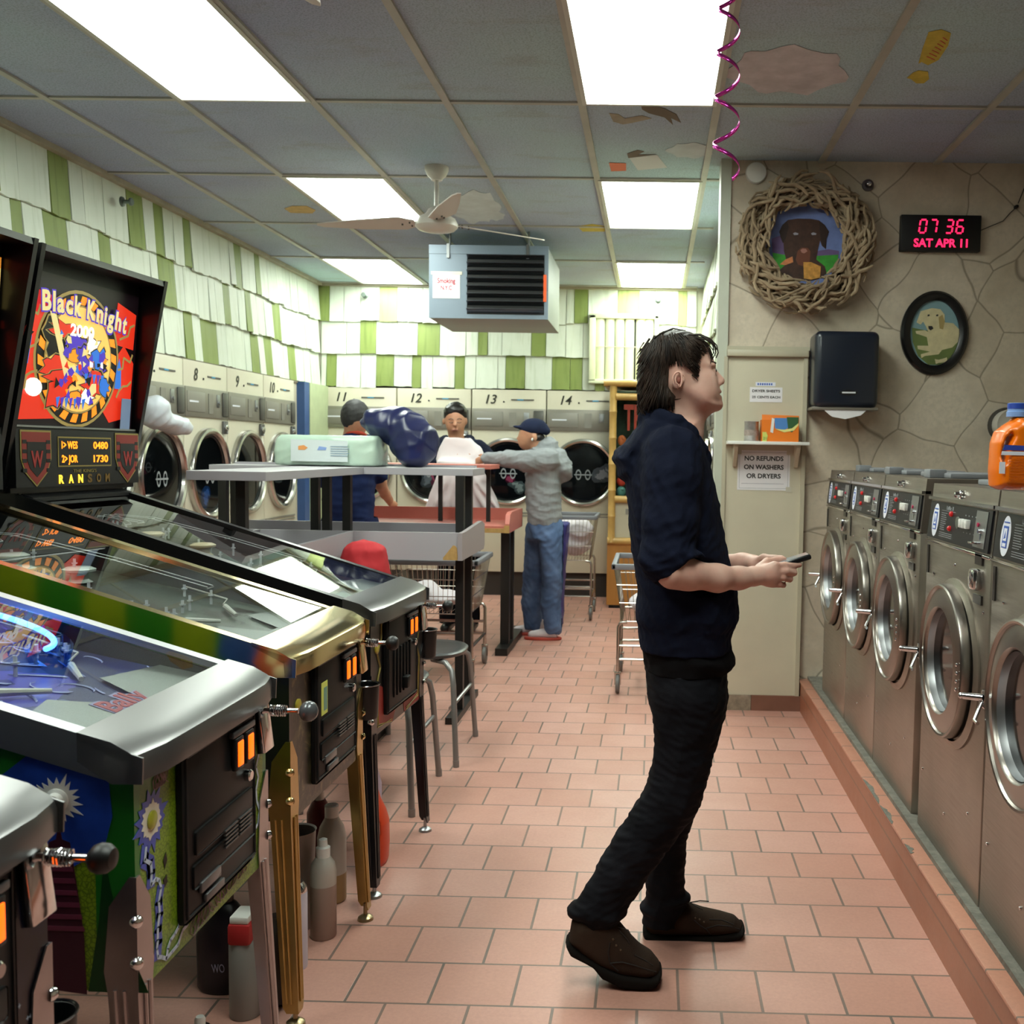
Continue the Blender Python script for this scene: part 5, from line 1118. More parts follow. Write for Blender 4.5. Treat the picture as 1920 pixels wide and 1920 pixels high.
def pinball(label, loc, rz, st):
    w = .285; T = thing('pinball_machine', label, 'pinball machine', loc, rz, 'pinball machines in a row'); L = dict(local=True)
    zf, zr, xr = .898, 1.222, -1.12; sl = (zr - zf) / (-xr)
    def top(x, d=0): return zf - x * sl + d
    # cabinet: two sides, front, bottom, back
    side = [(0, .50), (0, zf), (xr, zr), (-1.30, zr + .01), (-1.30, .60)]
    mb = MB()
    for y in (-w, w - .018): mb.prism(side, (0, y + .018, 0), (1, 0, 0), (0, 0, 1), .018)
    mb.build('side_panel', st['side'], T, smooth=0, **L)
    MB().bx(-.02, .0, -w + .018, w - .018, .50, zf - .005).build('front_panel', st.get('front', st['side']), T, smooth=0, **L)
    MB().prism([(-.02, .50), (-.02, .515), (-1.29, .615), (-1.29, .60)], (0, w - .018, 0), (1, 0, 0), (0, 0, 1), 2 * w - .036).bx(-1.30, -1.285, -w + .018, w - .018, .60, zr).build('bottom_and_back', M_cab, T, smooth=0, **L)
    # playfield
    pf = MB().prism([(-.06, top(-.06, -.034)), (-.06, top(-.06, -.022)), (-1.18, top(-1.18, -.125)), (-1.18, top(-1.18, -.137))], (0, w - .02, 0), (1, 0, 0), (0, 0, 1), 2 * w - .04).build('playfield', st['pf'], T, smooth=0, **L)
    def pz(x, d=0): return top(-.06, -.022) + (x + .06) / (-1.12) * (top(-1.18, -.125) - top(-.06, -.022)) + d
    def gp(x): return top(x) - pz(x)
    u = V((1, 0, pz(1) - pz(0))).normalized(); v = V((0, 1, 0))
    MB().prism([(0, 0), (.0, 2 * w - .04), (-.16, 2 * w - .04), (-.20, .36), (-.09, .30), (-.09, .24), (-.20, .18), (-.16, 0)], (-.062, -w + .02, pz(-.062, .006)), u, v, .001).build('apron', M_apr, pf, smooth=0, **L)
    mb = MB(); rr = random.Random(st['seed'])
    for k in range(26):
        x = rr.uniform(-1.1, -.35); y = rr.uniform(-.23, .23); h = min(rr.uniform(.03, .05), gp(x) * .8); mb.cyl((x, y, pz(x)), (x, y, pz(x, h)), .004, n=8)
        mb.lathe([(.008, 0), (.008, .004)], (x, y, pz(x, h * .6)), n=10)
    mb.build('posts', mat('clear_post', 'C8CCD6', .2), pf, **L)
    mb = MB()
    for cx, cy in ((-.80, -.06), (-.72, .08), (-.90, .07)): mb.lathe([(.035, 0), (.024, .008), (.022, .024), (.042, .03), (.043, .036), (.030, .042)], (cx, cy, pz(cx)), n=24)
    mb.build('pop_bumper', st['bump'], pf, **L)
    mb = MB()
    for s in (-1, 1): mb.prism([(-.05, zf - .02), (-.05, top(-.05, -.006)), (xr - .05, top(xr - .05, -.006)), (xr - .05, top(xr - .05, -.16))], (0, s * (w - .0195) + .001, 0), (1, 0, 0), (0, 0, 1), .002)
    mb.build('inner_lining', mat('lining_dark', '16171B', .5), T, smooth=0, **L)
    mb = MB()
    for s in (-1, 1):
        mb.tube([(-.27, s * .05, pz(-.27, .012)), (-.33, s * .12, pz(-.33, .012))], [.005, .008], 8); mb.tube([(-.50, s * .24, pz(-.5, .015)), (-.36, s * .20, pz(-.36, .015)), (-.34, s * .13, pz(-.34, .015))], .0025, 6)
    mb.build('flipper', mat('flipper_' + st['key'], st.get('flip', 'C9C9C4'), .4), pf, **L)
    for s, yy in ((1, .02), (-1, -.02)):
        pts = [(-.42, s * .225, .035), (-.70, s * .22, .055), (-.95, s * .16, .075), (-1.02, s * .03, .08), (-.92, s * -.06 + yy, .075)]; mb = MB()
        for dy in (-.018, .018): mb.tube([(x, y + dy, pz(x, z)) for x, y, z in pts], .0016, 6)
        for x, y, z in pts: mb.tube([(x, y - .02, pz(x, z - .004)), (x, y + .02, pz(x, z - .004))], .0022, 5)
        mb.build('wire_ramp', mat('ramp_wire', '9DA0A4', .4, .6), pf, **L)
    # glass and trim
    MB().prism([(-.045, top(-.045, .009)), (-.045, top(-.045, .013)), (xr - .05, top(xr - .05, .001)), (xr - .05, top(xr - .05, -.003))], (0, w - .012, 0), (1, 0, 0), (0, 0, 1), 2 * w - .024).build('glass', M_pglass, T, smooth=0, **L)
    MB().prism([(xr + .03, top(xr + .03, .004)), (xr + .03, top(xr + .03, .016)), (xr - .04, top(xr - .04, .016)), (xr - .04, top(xr - .04, .004))], (0, w - .01, 0), (1, 0, 0), (0, 0, 1), 2 * w - .02).build('rear_glass_channel', M_black, T, smooth=0, **L)
    mt = st['metal']; fl = st.get('flange', .04)
    for s in (-1, 1):
        mb = MB(); y0, y1 = s * (w - .026), s * (w + .003)
        mb.prism([(-.03, top(-.03, .0)), (-.03, top(-.03, .014)), (xr - .02, top(xr - .02, .014)), (xr - .02, top(xr - .02, .0))], (0, max(y0, y1), 0), (1, 0, 0), (0, 0, 1), abs(y1 - y0))
        mb.prism([(-.03, top(-.03, .014)), (-.03, top(-.03, -fl)), (xr - .02, top(xr - .02, -fl)), (xr - .02, top(xr - .02, .014))], (0, s * (w + .0035) + .0015, 0), (1, 0, 0), (0, 0, 1), .003)
        mb.build('side_rail', st.get('rail', mt), T, smooth=0, **L)
    N = 9; wl = w + .012; rs = []
    for k in range(N):      # lockdown bar: rounded front profile swept across the width
        y = -wl + 2 * wl * k / (N - 1); e = .018 * (abs(y) / wl) ** 8
        rs.append([V((-.085, y, top(-.085, .008))), V((-.085, y, top(-.085, .018))), V((-.03, y, top(-.03, .019))), V((.018 - e, y, top(.018, .018 - e * .1))), V((.026 - e, y, top(.026, .014 - e * .1))), V((.030 - e, y, top(.03, .003))), V((.030 - e, y, top(.03, -.030))), V((.012 - e, y, top(.01, -.036))), V((.010 - e, y, top(.01, -.004)))])
    mb = MB().rings(rs)
    for s in (-1, 1): mb.prism([(-.085, top(-.085, .012)), (-.085, top(-.085, -.03)), (-.03, top(-.03, -.05)), (.02, top(.02, -.035)), (.022, top(.02, .008))], (0, s * (w + .010) + .002, 0), (1, 0, 0), (0, 0, 1), .004)
    mb.build('lockdown_bar', st.get('lock', mt), T, smooth=24, **L)
    # coin door
    dw = st.get('doorw', (-.14, .195)); d0, d1, e0, e1 = dw[0], dw[1], .545, .862
    cdoor = MB().bx(0, .014, d0, d1, e0, e1, bev=.012).build('coin_door', M_door, T, **L)
    MB().tube([(.014, d0 + .012, e0 + .012), (.014, d1 - .012, e0 + .012), (.014, d1 - .012, e1 - .012), (.014, d0 + .012, e1 - .012)], .0035, 8, closed=True).build('door_frame', mat('door_frame_black', '232324', .3), cdoor, **L)
    cy = dw[1] - .09
    for yy in (cy - .022, cy + .03):
        mb = MB().bx(.016, .027, yy - .019, yy + .019, .765, .83, bev=.003); mb.build('coin_reject_surround', M_black, cdoor, **L)
        MB().bx(.022, .0295, yy - .0125, yy + .0125, .773, .822, bev=.002).build('coin_reject_button', M_amb, cdoor, **L)
    MB().bx(.014, .026, cy - .05, cy + .06, .832, .845, bev=.003).build('coin_door_ledge', mat('ledge_grey', '3A3A3B', .35), cdoor, **L)
    MB().lathe([(.012, 0), (.012, .01), (.009, .013)], (.014, cy + .035, .735), (1, 0, 0), 18).build('door_lock', M_chrome, cdoor, **L)
    if st.get('grooved'):
        mb = MB()
        for k in range(6): y = d0 + .06 + k * .035; mb.bx(.013, .020, y, y + .012, .59, .75, bev=.003)
        mb.bx(.014, .035, -.01, .03, .60, .64, bev=.004).build('coin_return', M_door, cdoor, **L)
    else:
        MB().bx(.013, .020, d0 + .04, d1 - .03, .66, .705, bev=.006).bx(.013, .0175, d0 + .03, d1 - .02, .60, .645, bev=.006).build('door_relief', M_door, cdoor, **L)
        mb = MB()
        for a_ in (-.035, .035):
            for k in range(5): mb.bx(.018, .0225, cy - .02 + a_ - .03, cy - .02 + a_ + .03, .628 + k * .008, .631 + k * .008)
        mb.build('vent_grille', mat('grille_grey', '5C5C5C', .4, .5), cdoor, smooth=0, **L)
        MB().bx(.014, .022, d0 + .055, d0 + .14, .585, .605, bev=.002).bx(.014, .022, d0 + .075, d0 + .155, .560, .575, bev=.002).build('coin_return', mat('return_grey', '6E6E70', .35, .6), cdoor, **L)
    # plunger, flipper buttons, start button
    yp = w - .05; pl = MB().box((.012, yp, .815), (.02, .055, .115), rot=(0, -.12, 0), bev=.003).build('plunger_plate', st.get('plate', M_chrome), T, **L)
    pr_ = MB().cyl((.0, yp, .845), (.09, yp, .845), .0055).build('plunger_rod', M_chrome, T, **L)
    MB().tube([(.03 + .035 * k / 60, yp + .011 * math.cos(k * .8), .845 + .011 * math.sin(k * .8)) for k in range(61)], .0018, 6).build('spring', M_chrome, pr_, **L)
    (MB().ell((.112, yp, .845), (.02, .022, .022), 20) if st.get('ball') else MB().lathe([(.008, 0), (.018, .008), (.021, .016), (.020, .026), (.014, .034), (.004, .036)], (.088, yp, .845), (1, 0, 0), 24)).build('knob', st.get('knob', M_black), pr_, **L)
    for s in (-1, 1): MB().lathe([(.019, 0), (.019, .004), (.014, .006), (.013, .013), (.011, .015)], (-.125, s * w, .825), (0, s, 0), 24).build('flipper_button', st.get('btn', M_wht), T, **L)
    MB().lathe([(.016, 0), (.016, .004), (.012, .006)], (0, -w + .055, .775), (1, 0, 0), 24).build('start_button', st.get('start', mat('yellow_button', 'B8A63A', .35)), T, **L)
    # legs
    lm = st['leg']
    for sx, sy in ((1, -1), (1, 1), (-1, -1), (-1, 1)):
        cx = .004 if sx > 0 else -1.304; zt = .70 if sx > 0 else .76; cyy = sy * (w + .004); rs1 = []; mb = MB()
        for z, wd_, ox in ((zt, .012, 0), (zt - .05, .046, 0), (zt - .16, .056, 0), (zt - .2, .05, 0), (.05, .038, .02), (.035, .03, .021)):
            x0 = cx + sx * ox; y0 = cyy + sy * ox * .6; t_ = .003
            rs1.append([V((x0, y0, z)), V((x0 - sx * wd_, y0, z)), V((x0 - sx * wd_, y0 - sy * t_, z)), V((x0 - sx * t_, y0 - sy * t_, z)), V((x0 - sx * t_, y0 - sy * wd_, z)), V((x0, y0 - sy * wd_, z))])
        if sx * sy < 0: rs1 = [r[::-1] for r in rs1]
        mb.rings(rs1[::-1])
        for off in (.45, .75):
            a = V((cx + .001 * sx, cyy - sy * .05 * off, zt - .19)); b = V((cx + sx * .021, cyy + sy * .012 - sy * .037 * off, .06)); mb.tube([a, b], [.0035, .003], 6)
            a = V((cx - sx * .05 * off, cyy + sy * .001, zt - .19)); b = V((cx + sx * .02 - sx * .037 * off, cyy + sy * .013, .06)); mb.tube([a, b], [.0035, .003], 6)
        lg = mb.build('leg', lm, T, smooth=30, **L)
        fx, fy = cx + sx * .008, cyy - sy * .003
        MB().cyl((fx, fy, .05), (fx, fy, .015), .006).lathe([(.024, 0), (.022, .008), (.010, .016)], (fx, fy, 0), n=20).build('leveler', st.get('foot', M_alu), lg, **L)
        mb = MB()
        for dz in (.075, .145): mb.lathe([(.011, 0), (.011, .004), (.008, .010), (.003, .012)], (cx - sx * .004, cyy - sy * .004, zt - dz), (sx, sy, 0), 12)
        mb.build('leg_bolt', st.get('bolt', M_chrome), lg, **L)
    # backbox
    bw = .36; ck = [(-.985, 2.005), (-1.135, 1.245), (-1.40, 1.245), (-1.40, 2.005)]
    mb = MB()
    for y in (-bw, bw - .02): mb.prism(ck, (0, y + .02, 0), (1, 0, 0), (0, 0, 1), .02)
    mb.bx(-1.40, -.99, -bw, bw, 1.985, 2.005).bx(-1.40, -1.12, -bw + .02, bw - .02, 1.245, 1.262).bx(-1.40, -1.385, -bw + .02, bw - .02, 1.262, 1.985)
    bb = mb.build('backbox', st.get('bbm', M_cab), T, smooth=0, **L)
    MB().bx(-1.30, -1.13, -w, w, zr - .01, 1.246).build('neck', M_cab, T, smooth=0, **L)
    gz0, gz1 = 1.455, 1.945; gx0, gx1 = -1.125, -1.085; gu = V((0, 1, 0)); gv = V((gx1 - gx0, 0, gz1 - gz0)).normalized(); H_ = (gz1 - gz0) * 1.003
    go = V((gx0, -bw + .03, gz0)); GW = 2 * bw - .06
    MB().bx(-1.11, -1.085, -bw + .02, bw - .02, 1.945, 1.99).build('top_board', M_black, bb, smooth=0, **L)
    MB().bx(-1.13, -1.10, -bw + .02, bw - .02, 1.262, 1.447).bx(-1.128, -1.108, -bw + .02, bw - .02, 1.437, 1.46).build('speaker_panel', M_black, bb, smooth=0, **L)
    MB().bx(-1.108, -1.102, -bw + .03, bw - .03, 1.452, 1.458).build('glass_lift_trim', M_alu, bb, smooth=0, **L)
    gl = MB().prism([(0, 0), (GW, 0), (GW, H_), (0, H_)], go, gu, gv, .004).build('backglass', st['bg'], bb, smooth=0, **L)
    st['art'](T, gl, bb, go, gu, gv, GW, H_, L)
    return T
def palette_glass(name, cols, seed, es=1.2, sc=9):
    m = bpy.data.materials.new(name); m.use_nodes = True; t = NT(m); vo = t.new('ShaderNodeTexVoronoi', feature='F1'); vo.inputs['Scale'].default_value = sc
    co = t.coord(loc=(seed, seed * .7, 0)); nz = t.new('ShaderNodeTexNoise'); nz.inputs['Scale'].default_value = 5; nz.inputs['Detail'].default_value = 4; t.link(co, nz.inputs['Vector'])
    ad = t.new('ShaderNodeVectorMath', operation='MULTIPLY_ADD'); t.link(nz.outputs['Color'], ad.inputs[0]); ad.inputs[1].default_value = (.35,) * 3; t.link(co, ad.inputs[2]); t.link(ad.outputs[0], vo.inputs['Vector'])
    sp = t.new('ShaderNodeSeparateColor'); t.link(vo.outputs['Color'], sp.inputs[0]); k = len(cols)
    c = t.ramp(sp.outputs[0], [(i / k, srgb(x)) for i, x in enumerate(cols)], 'CONSTANT'); t.link(c, t.b.inputs['Base Color']); t.link(c, t.b.inputs['Emission Color']); t.b.inputs['Emission Strength'].default_value = es; t.b.inputs['Roughness'].default_value = .3
    return m
def em(name, c, es=1.0): return mat(name, c, .35, emit=c, es=es)
def no_art(*a): pass
def knight_art(T, gl, bb, go, gu, gv, GW, H, L):
    nrm = V((0, 1, 0)).cross(gv); K = [0]
    def pg(name, pts, m, k, par=gl):
        o = go + nrm * (.0045 + .0012 * k); MB().prism([(x * GW, y * H) for x, y in pts], o, gu, gv, .001).build(name, m, par, smooth=0, **L)
    red, yel, gol, blk, org, pur, blu, wht, crm = em('art_red', 'D8301A', .75), em('art_yellow', 'F0BE60', .8), em('art_gold', 'A08C50', .5), mat('art_black', '060507', .4), em('art_orange', 'F08A1E', 1.0), em('art_purple', '4A34B0', .8), em('art_blue', '2E6EC8', .8), em('art_white', 'F4F0E6', .9), em('art_cream', 'DCCB8A', .8)
    pg('art_corner', [(.0, .04), (.32, .06), (.40, .2), (.33, .5), (.14, .62), (.0, .45)], red, 0); pg('art_corner', [(.78, .05), (.97, .1), (.98, .5), (.88, .62), (.72, .4), (.7, .15)], red, 0)
    pg('art_corner', [(.02, .62), (.2, .6), (.26, .86), (.03, .9)], red, 0); pg('art_corner', [(.78, .62), (.97, .6), (.98, .86), (.80, .92)], red, 0)
    cx, cy, rx, ry = .48, .47, .335, .445; n = 40
    el = lambda a, s=1.0: (cx + rx * s * math.cos(a), cy + ry * s * math.sin(a))
    pg('art_oval', [el(2 * PI * k / n, 1.05) for k in range(n)], gol, 1); pg('art_oval', [el(2 * PI * k / n) for k in range(n)], blk, 2)
    for k in range(22):
        a = 2 * PI * k / 22; pg('art_tick', [el(a, .97), el(a + .15, .97), el(a + .15 + .06, .84), el(a + .06, .84)], org, 3)
    pg('art_oval', [el(2 * PI * k / n, .83) for k in range(n)], gol, 3.6); pg('art_oval', [el(2 * PI * k / n, .80) for k in range(n)], yel, 4.2)
    rr = random.Random(21)
    def shard(c, s, m, k, n_=7, st_=(1, 1)):
        n_ = n_ * 2; f_ = [rr.uniform(.45, 1.12) for _ in range(n_)]
        for g_, m_, k_ in ((1.13, gol, k - .1), (1.05, blk, k - .05), (.95, m, k)): pg('art_shape', [(c[0] + s * g_ * st_[0] * math.cos(2 * PI * j / n_) * f_[j], c[1] + s * g_ * st_[1] * math.sin(2 * PI * j / n_) * f_[j]) for j in range(n_)], m_, k_)
    shard((.30, .58), .16, blk, 5, 9); shard((.26, .40), .10, red, 5.2); shard((.36, .66), .13, red, 5.3, 9, (1.1, .5)); shard((.33, .33), .13, red, 5.4, 8, (1, .6)); shard((.30, .22), .11, red, 5.4)
    pg('art_staff', [(.22, .76), (.27, .74), (.40, .36), (.36, .34)], crm, 6.2)
    shard((.45, .55), .10, pur, 6.4, 8); shard((.50, .46), .09, pur, 6.5, 8, (.7, 1.4)); shard((.60, .42), .12, pur, 6.4, 9); shard((.64, .50), .08, blu, 6.7, 8); shard((.42, .48), .06, org, 6.8); shard((.60, .30), .12, red, 6.6, 9); shard((.52, .22), .10, wht, 6.7, 9, (1, .6))
    shard((.58, .58), .09, wht, 6.6, 8, (.7, 1.1)); shard((.70, .30), .07, blu, 6.8); shard((.45, .20), .06, org, 7)
    for k in range(7): x = .30 + .035 * k; pg('art_tooth', [(x, .20), (x + .03, .21), (x + .012, .13)], pur if k % 2 else blu, 7.2)
    for k in range(5): x = .52 + .035 * k; pg('art_tooth', [(x, .38), (x + .03, .385), (x + .014, .31)], pur if k % 2 else blu, 7.2)
    pg('art_moon', [(.13 + .065 * math.cos(2 * PI * k / 16), .255 + .06 * math.sin(2 * PI * k / 16)) for k in range(16)], wht, 5)
    for s in (0, 1):
        for yy, se in ((.3, 1), (.72, 2), (.5, 3)):
            mb = MB(); x0 = (.02 + s * .80) * GW; lightning(mb, (x0, yy * H - .03), (x0 + .13 * GW, yy * H + .03), .004, go + nrm * .011, gu, gv, 4, .02, se + s * 5, .001); mb.build('art_bolt', gol, gl, smooth=0, **L)
    pg('art_tower', [(.80, .30), (.86, .30), (.85, .44), (.83, .52), (.81, .44)], blu, 5); pg('art_tower', [(.02, .40), (.08, .40), (.10, .58), (.05, .62)], blu, 5)
    for k in range(46):
        a = rr.uniform(0, 2 * PI); d_ = rr.random() ** .6 * .72; c_ = (cx + rx * d_ * math.cos(a), cy - .04 + ry * d_ * math.sin(a) * .85)
        if c_[1] > .72: continue
        s_ = rr.uniform(.012, .032); m_ = rr.choice([pur, pur, blu, wht, org, red, crm, blk]); n_ = rr.choice([3, 4, 5]); o_ = rr.uniform(0, 6); f_ = [rr.uniform(.6, 1.3) for _ in range(n_)]
        pg('art_fleck', [(c_[0] + s_ * f_[j] * math.cos(o_ + 2 * PI * j / n_), c_[1] + s_ * f_[j] * 1.4 * math.sin(o_ + 2 * PI * j / n_)) for j in range(n_)], m_, 7.6 + .01 * k)
    word = 'Black Knight'; mb = MB(); mo = MB(); xx = .08 * GW
    WD = {'l': .012, 'i': .012, 't': .024, 'B': .044, 'K': .044}; wl_ = [0 if c == ' ' else WD.get(c, .036) for c in word]; tot = sum(wl_) + .007 * 10 + .022; xx = 0
    for k, ch in enumerate(word):
        if ch == ' ': xx += .022; continue
        u_ = (xx + wl_[k] / 2) / tot; a = (u_ - .45) * -.25; U = gu * math.cos(a) + gv * math.sin(a); W_ = -gu * math.sin(a) + gv * math.cos(a); xx += wl_[k] + .007
        P0 = go + gu * (GW * (.15 + .72 * u_)) + gv * (H * (.82 + .03 * math.sin(PI * u_) - .05 * u_))
        mb.text(ch, P0 + nrm * .0145, U, W_, .062, wl_[k], t=.0012, bold=.03); mo.text(ch, P0 + nrm * .0135, U, W_, .068, wl_[k] + .008, t=.001, bold=.05)
    mb.build('title_lettering', crm, gl, smooth=0, **L); mo.build('title_outline', pur, gl, smooth=0, **L)
    MB().text('2000', go + nrm * .0145 + gu * GW * .48 + gv * H * .665, gu, gv, .038, .13, t=.0012, bold=.03).build('subtitle_lettering', wht, gl, smooth=0, **L)
    MB().prism([(0, 0), (.06, .0), (.06, .12), (0, .12)], go + nrm * .016 + gu * GW * .86 + gv * (-.005), gu, gv, .001).build('credit_card_sticker', mat('card_blue', '8FA6D0', .5), gl, smooth=0, **L)
    # speaker panel: two shields, dot display and lit letters
    px = -1.0995; X = lambda y, z: V((px, y, z)); U, W_ = V((0, 1, 0)), V((0, 0, 1))
    for yc in (-.245, .265):
        sh = lambda s: [(-.075 * s, .085 * s), (.075 * s, .085 * s), (.075 * s, -.005), (.055 * s, -.05 * s), (0, -.095 * s), (-.055 * s, -.05 * s), (-.075 * s, -.005)]
        MB().prism(sh(1), X(yc, 1.358), U, W_, .0015).build('shield', M_lineart, bb, smooth=0, **L); MB().prism(sh(.93), X(yc, 1.358) + V((.0016, 0, 0)), U, W_, .001).build('shield_field', M_redart, bb, smooth=0, **L)
        MB().prism(sh(.62), X(yc, 1.353) + V((.0027, 0, 0)), U, W_, .001).build('shield_centre', M_black, bb, smooth=0, **L)
        MB().text('W', X(yc, 1.352) + V((.0038, 0, 0)), U, W_, .05, .06, t=.001, bold=.03).build('shield_letter', mat('dim_red', 'A02C28', .5), bb, smooth=0, **L)
        mb = MB()
        for k in range(4): mb.bx(px + .0026, px + .0034, yc - .068, yc - .048, 1.31 + k * .03, 1.322 + k * .03).bx(px + .0026, px + .0034, yc + .048, yc + .068, 1.31 + k * .03, 1.322 + k * .03)
        mb.build('shield_stripe', M_black, bb, smooth=0, **L)
    for a in ((-.135, .165, 1.325, 1.425),): MB().bx(px, px + .001, a[0], a[1], a[2], a[3]).build('display_border', M_lineart, bb, smooth=0, **L); MB().bx(px + .001, px + .002, a[0] + .005, a[1] - .005, a[2] + .005, a[3] - .005).build('display_window', M_black, bb, smooth=0, **L)
    dm = em('orange_plasma', 'FF8A1A', 2.2); mb = MB()
    for tx, y, z, wd_ in (('1> WES', -.075, 1.398, .085), ('0480', .10, 1.398, .085), ('2> JOR', -.075, 1.352, .085), ('1730', .10, 1.352, .085)): mb.text(tx, X(y, z) + V((.002, 0, 0)), U, W_, .024, wd_, t=.001, bold=.02)
    mb.build('score_display', dm, bb, smooth=0, **L)
    MB().text("THE KING'S", X(.01, 1.311) + V((.0005, 0, 0)), U, W_, .011, .13, t=.001).build('small_lettering', M_lineart, bb, smooth=0, **L)
    mb = MB(); mc = MB()
    for k, ch in enumerate('RANSOM'): (mb if k < 3 else mc).text(ch, X(-.12 + .052 * k, 1.285) + V((.0005, 0, 0)), U, W_, .027, .026, t=.001, bold=.04)
    mb.build('lit_letters', em('lit_yellow', 'F2C23A', 1.6), bb, smooth=0, **L); mc.build('unlit_letters', mat('unlit_amber', '7A5A20', .5), bb, smooth=0, **L)
    # striped border and spear on the near outer side
    mb = MB(); s = -.3605
    for o_, w_2 in ((.018, .003), (.03, .003), (.048, .003)):
        a = [(-.985 - o_, 1.99 - o_ * .8), (-.985 - o_ - w_2, 1.99 - o_ * .8), (-1.135 - o_ - w_2, 1.255), (-1.135 - o_, 1.255)]; mb.prism(a, (0, s, 0), (1, 0, 0), (0, 0, 1), .001)
    mb.build('side_stripes', mat('dim_gold_stripe', '8A8458', .5), bb, smooth=0, **L)
    MB().prism([(-1.05, 1.75), (-1.04, 1.76), (-1.14, 1.50), (-1.16, 1.46), (-1.16, 1.53)], (0, s, 0), (1, 0, 0), (0, 0, 1), .001).build('side_spear', M_redart, bb, smooth=0, **L)
def front_zigzag(T, L):
    mb = MB(); U, W_ = V((0, 1, 0)), V((0, 0, 1))
    for o_ in (0, .008):
        for s in (-1, 1):
            pts = [(s * (.185 + o_), .86), (s * (.185 + o_), .80), (s * (.225 + o_), .76), (s * (.195 + o_), .71), (s * (.23 + o_), .66), (s * (.215 + o_), .53 - o_), (s * .08, .505 + o_)]
            mb.tube([(.002, y, z) for y, z in pts], .0016, 4)
    mb.build('gold_zigzag', M_lineart, T, **L)
    MB().prism([(-.225, .53), (-.07, .503), (-.03, .545), (-.16, .56), (-.17, .64), (-.225, .66)], (.0, 0, 0), U, W_, .0012).prism([(.06, .503), (.24, .505), (.25, .60), (.19, .62), (.18, .54), (.05, .54)], (.0, 0, 0), U, W_, .0012).build('front_art', M_redart, T, smooth=0, **L)
# playfield materials
def field(name, cols, es, seed, sc=7):
    return palette_glass(name, cols, seed, es, sc)
# M3: farthest machine, black with red and gold front
pf3 = field('playfield_dark_red', ['1A1C22', '3A2A28', '20262A', '5A2A22', '2A3438'], .02, 3)
A3 = dict(key='a', seed=3, side=M_cab, front=M_cab, pf=pf3, bump=mat('bumper_cream', 'C9B89A', .4), metal=M_steel, rail=mat('rail_black', '121316', .3, .3), flange=.045, leg=mat('leg_black', '0F0F14', .3), bolt=M_chrome, bg=em('glass_night', '180A12', .15), art=knight_art, btn=M_wht, grooved=True, knob=M_black, foot=M_alu, bbm=M_cab, doorw=(-.165, .175), lock=mat('lock_steel', 'A8A5A2', .36, .95))
T3 = pinball('farthest pinball machine, black, with the lit oval backglass and red-and-gold front', (-.845, 3.435, 0), -.06, A3); front_zigzag(T3, dict(local=True))
# M2: brass-trimmed machine, black sides, smoky front
fr2 = bpy.data.materials.new('smoky_front_art'); fr2.use_nodes = True; t = NT(fr2); n = t.noise(t.coord(), 14, 6, .65, 1.5); t.link(t.ramp(n, [(.42, srgb('17160F')), (.55, srgb('3A3624')), (.66, srgb('7A6E4E')), (.75, srgb('2A2418'))]), t.b.inputs['Base Color']); t.b.inputs['Roughness'].default_value = .35
pf2 = field('playfield_grey_green', ['2A3330', '3A4440', '4A5048', '2E2A26', '59625A'], .02, 8)
A2 = dict(key='b', seed=8, side=M_cab, front=fr2, pf=pf2, bump=mat('bumper_clear', 'C4CCC8', .2), metal=M_gold, rail=M_gold, flange=.062, leg=mat('leg_brass', 'B39A60', .28, 1, var=.1, vs=10), bolt=M_gold, bg=palette_glass('backglass_amber', ['C03018', 'E08A30', '302018', '902818', 'D8C070', '201814'], 2, .8), art=no_art, btn=mat('lime_button', 'B9C94A', .35), plate=M_gold, knob=M_black, foot=mat('foot_brass', '9A8A6A', .3, .9))
T2 = pinball('brass-trimmed pinball machine with mirror side rail and gold legs, between two others', (-.852, 2.705, 0), -.02, A2)
MB().bx(.014, .0155, -.10, -.055, .715, .80).build('licence_sticker', mat('sticker_yellow', 'D6DE6A', .5), T2, smooth=0, local=True)
MB().bx(.0155, .0162, -.085, -.06, .725, .785).build('sticker_print', mat('sticker_print', '6E9A8A', .5), T2, smooth=0, local=True)
# M1: green monster machine, steel trim, lit blue playfield
gs = bpy.data.materials.new('green_scale_side'); gs.use_nodes = True; t = NT(gs)
co = t.coord(loc=(.12, 0, 0)); sx = t.new('ShaderNodeSeparateXYZ'); t.link(co, sx.inputs[0])
md = t.new('ShaderNodeMath', operation='PINGPONG'); md.inputs[1].default_value = .12; t.link(sx.outputs[0], md.inputs[0])
gt = t.new('ShaderNodeMath', operation='GREATER_THAN'); gt.inputs[1].default_value = .055; t.link(md.outputs[0], gt.inputs[0])
vs_ = t.new('ShaderNodeTexVoronoi', feature='DISTANCE_TO_EDGE'); vs_.inputs['Scale'].default_value = 130; t.link(co, vs_.inputs['Vector'])
olive = t.mix(t.ramp(vs_.outputs['Distance'], [(.02, (1, 1, 1)), (.12, (0, 0, 0))]), srgb('7C9A22'), srgb('4E6A16'))
t.link(t.mix(gt.outputs[0], olive, srgb('1E6B22')), t.b.inputs['Base Color']); t.b.inputs['Roughness'].default_value = .3
gf = bpy.data.materials.new('green_scale_front'); gf.use_nodes = True; t = NT(gf); co = t.coord(); vs_ = t.new('ShaderNodeTexVoronoi', feature='DISTANCE_TO_EDGE'); vs_.inputs['Scale'].default_value = 130; t.link(co, vs_.inputs['Vector'])
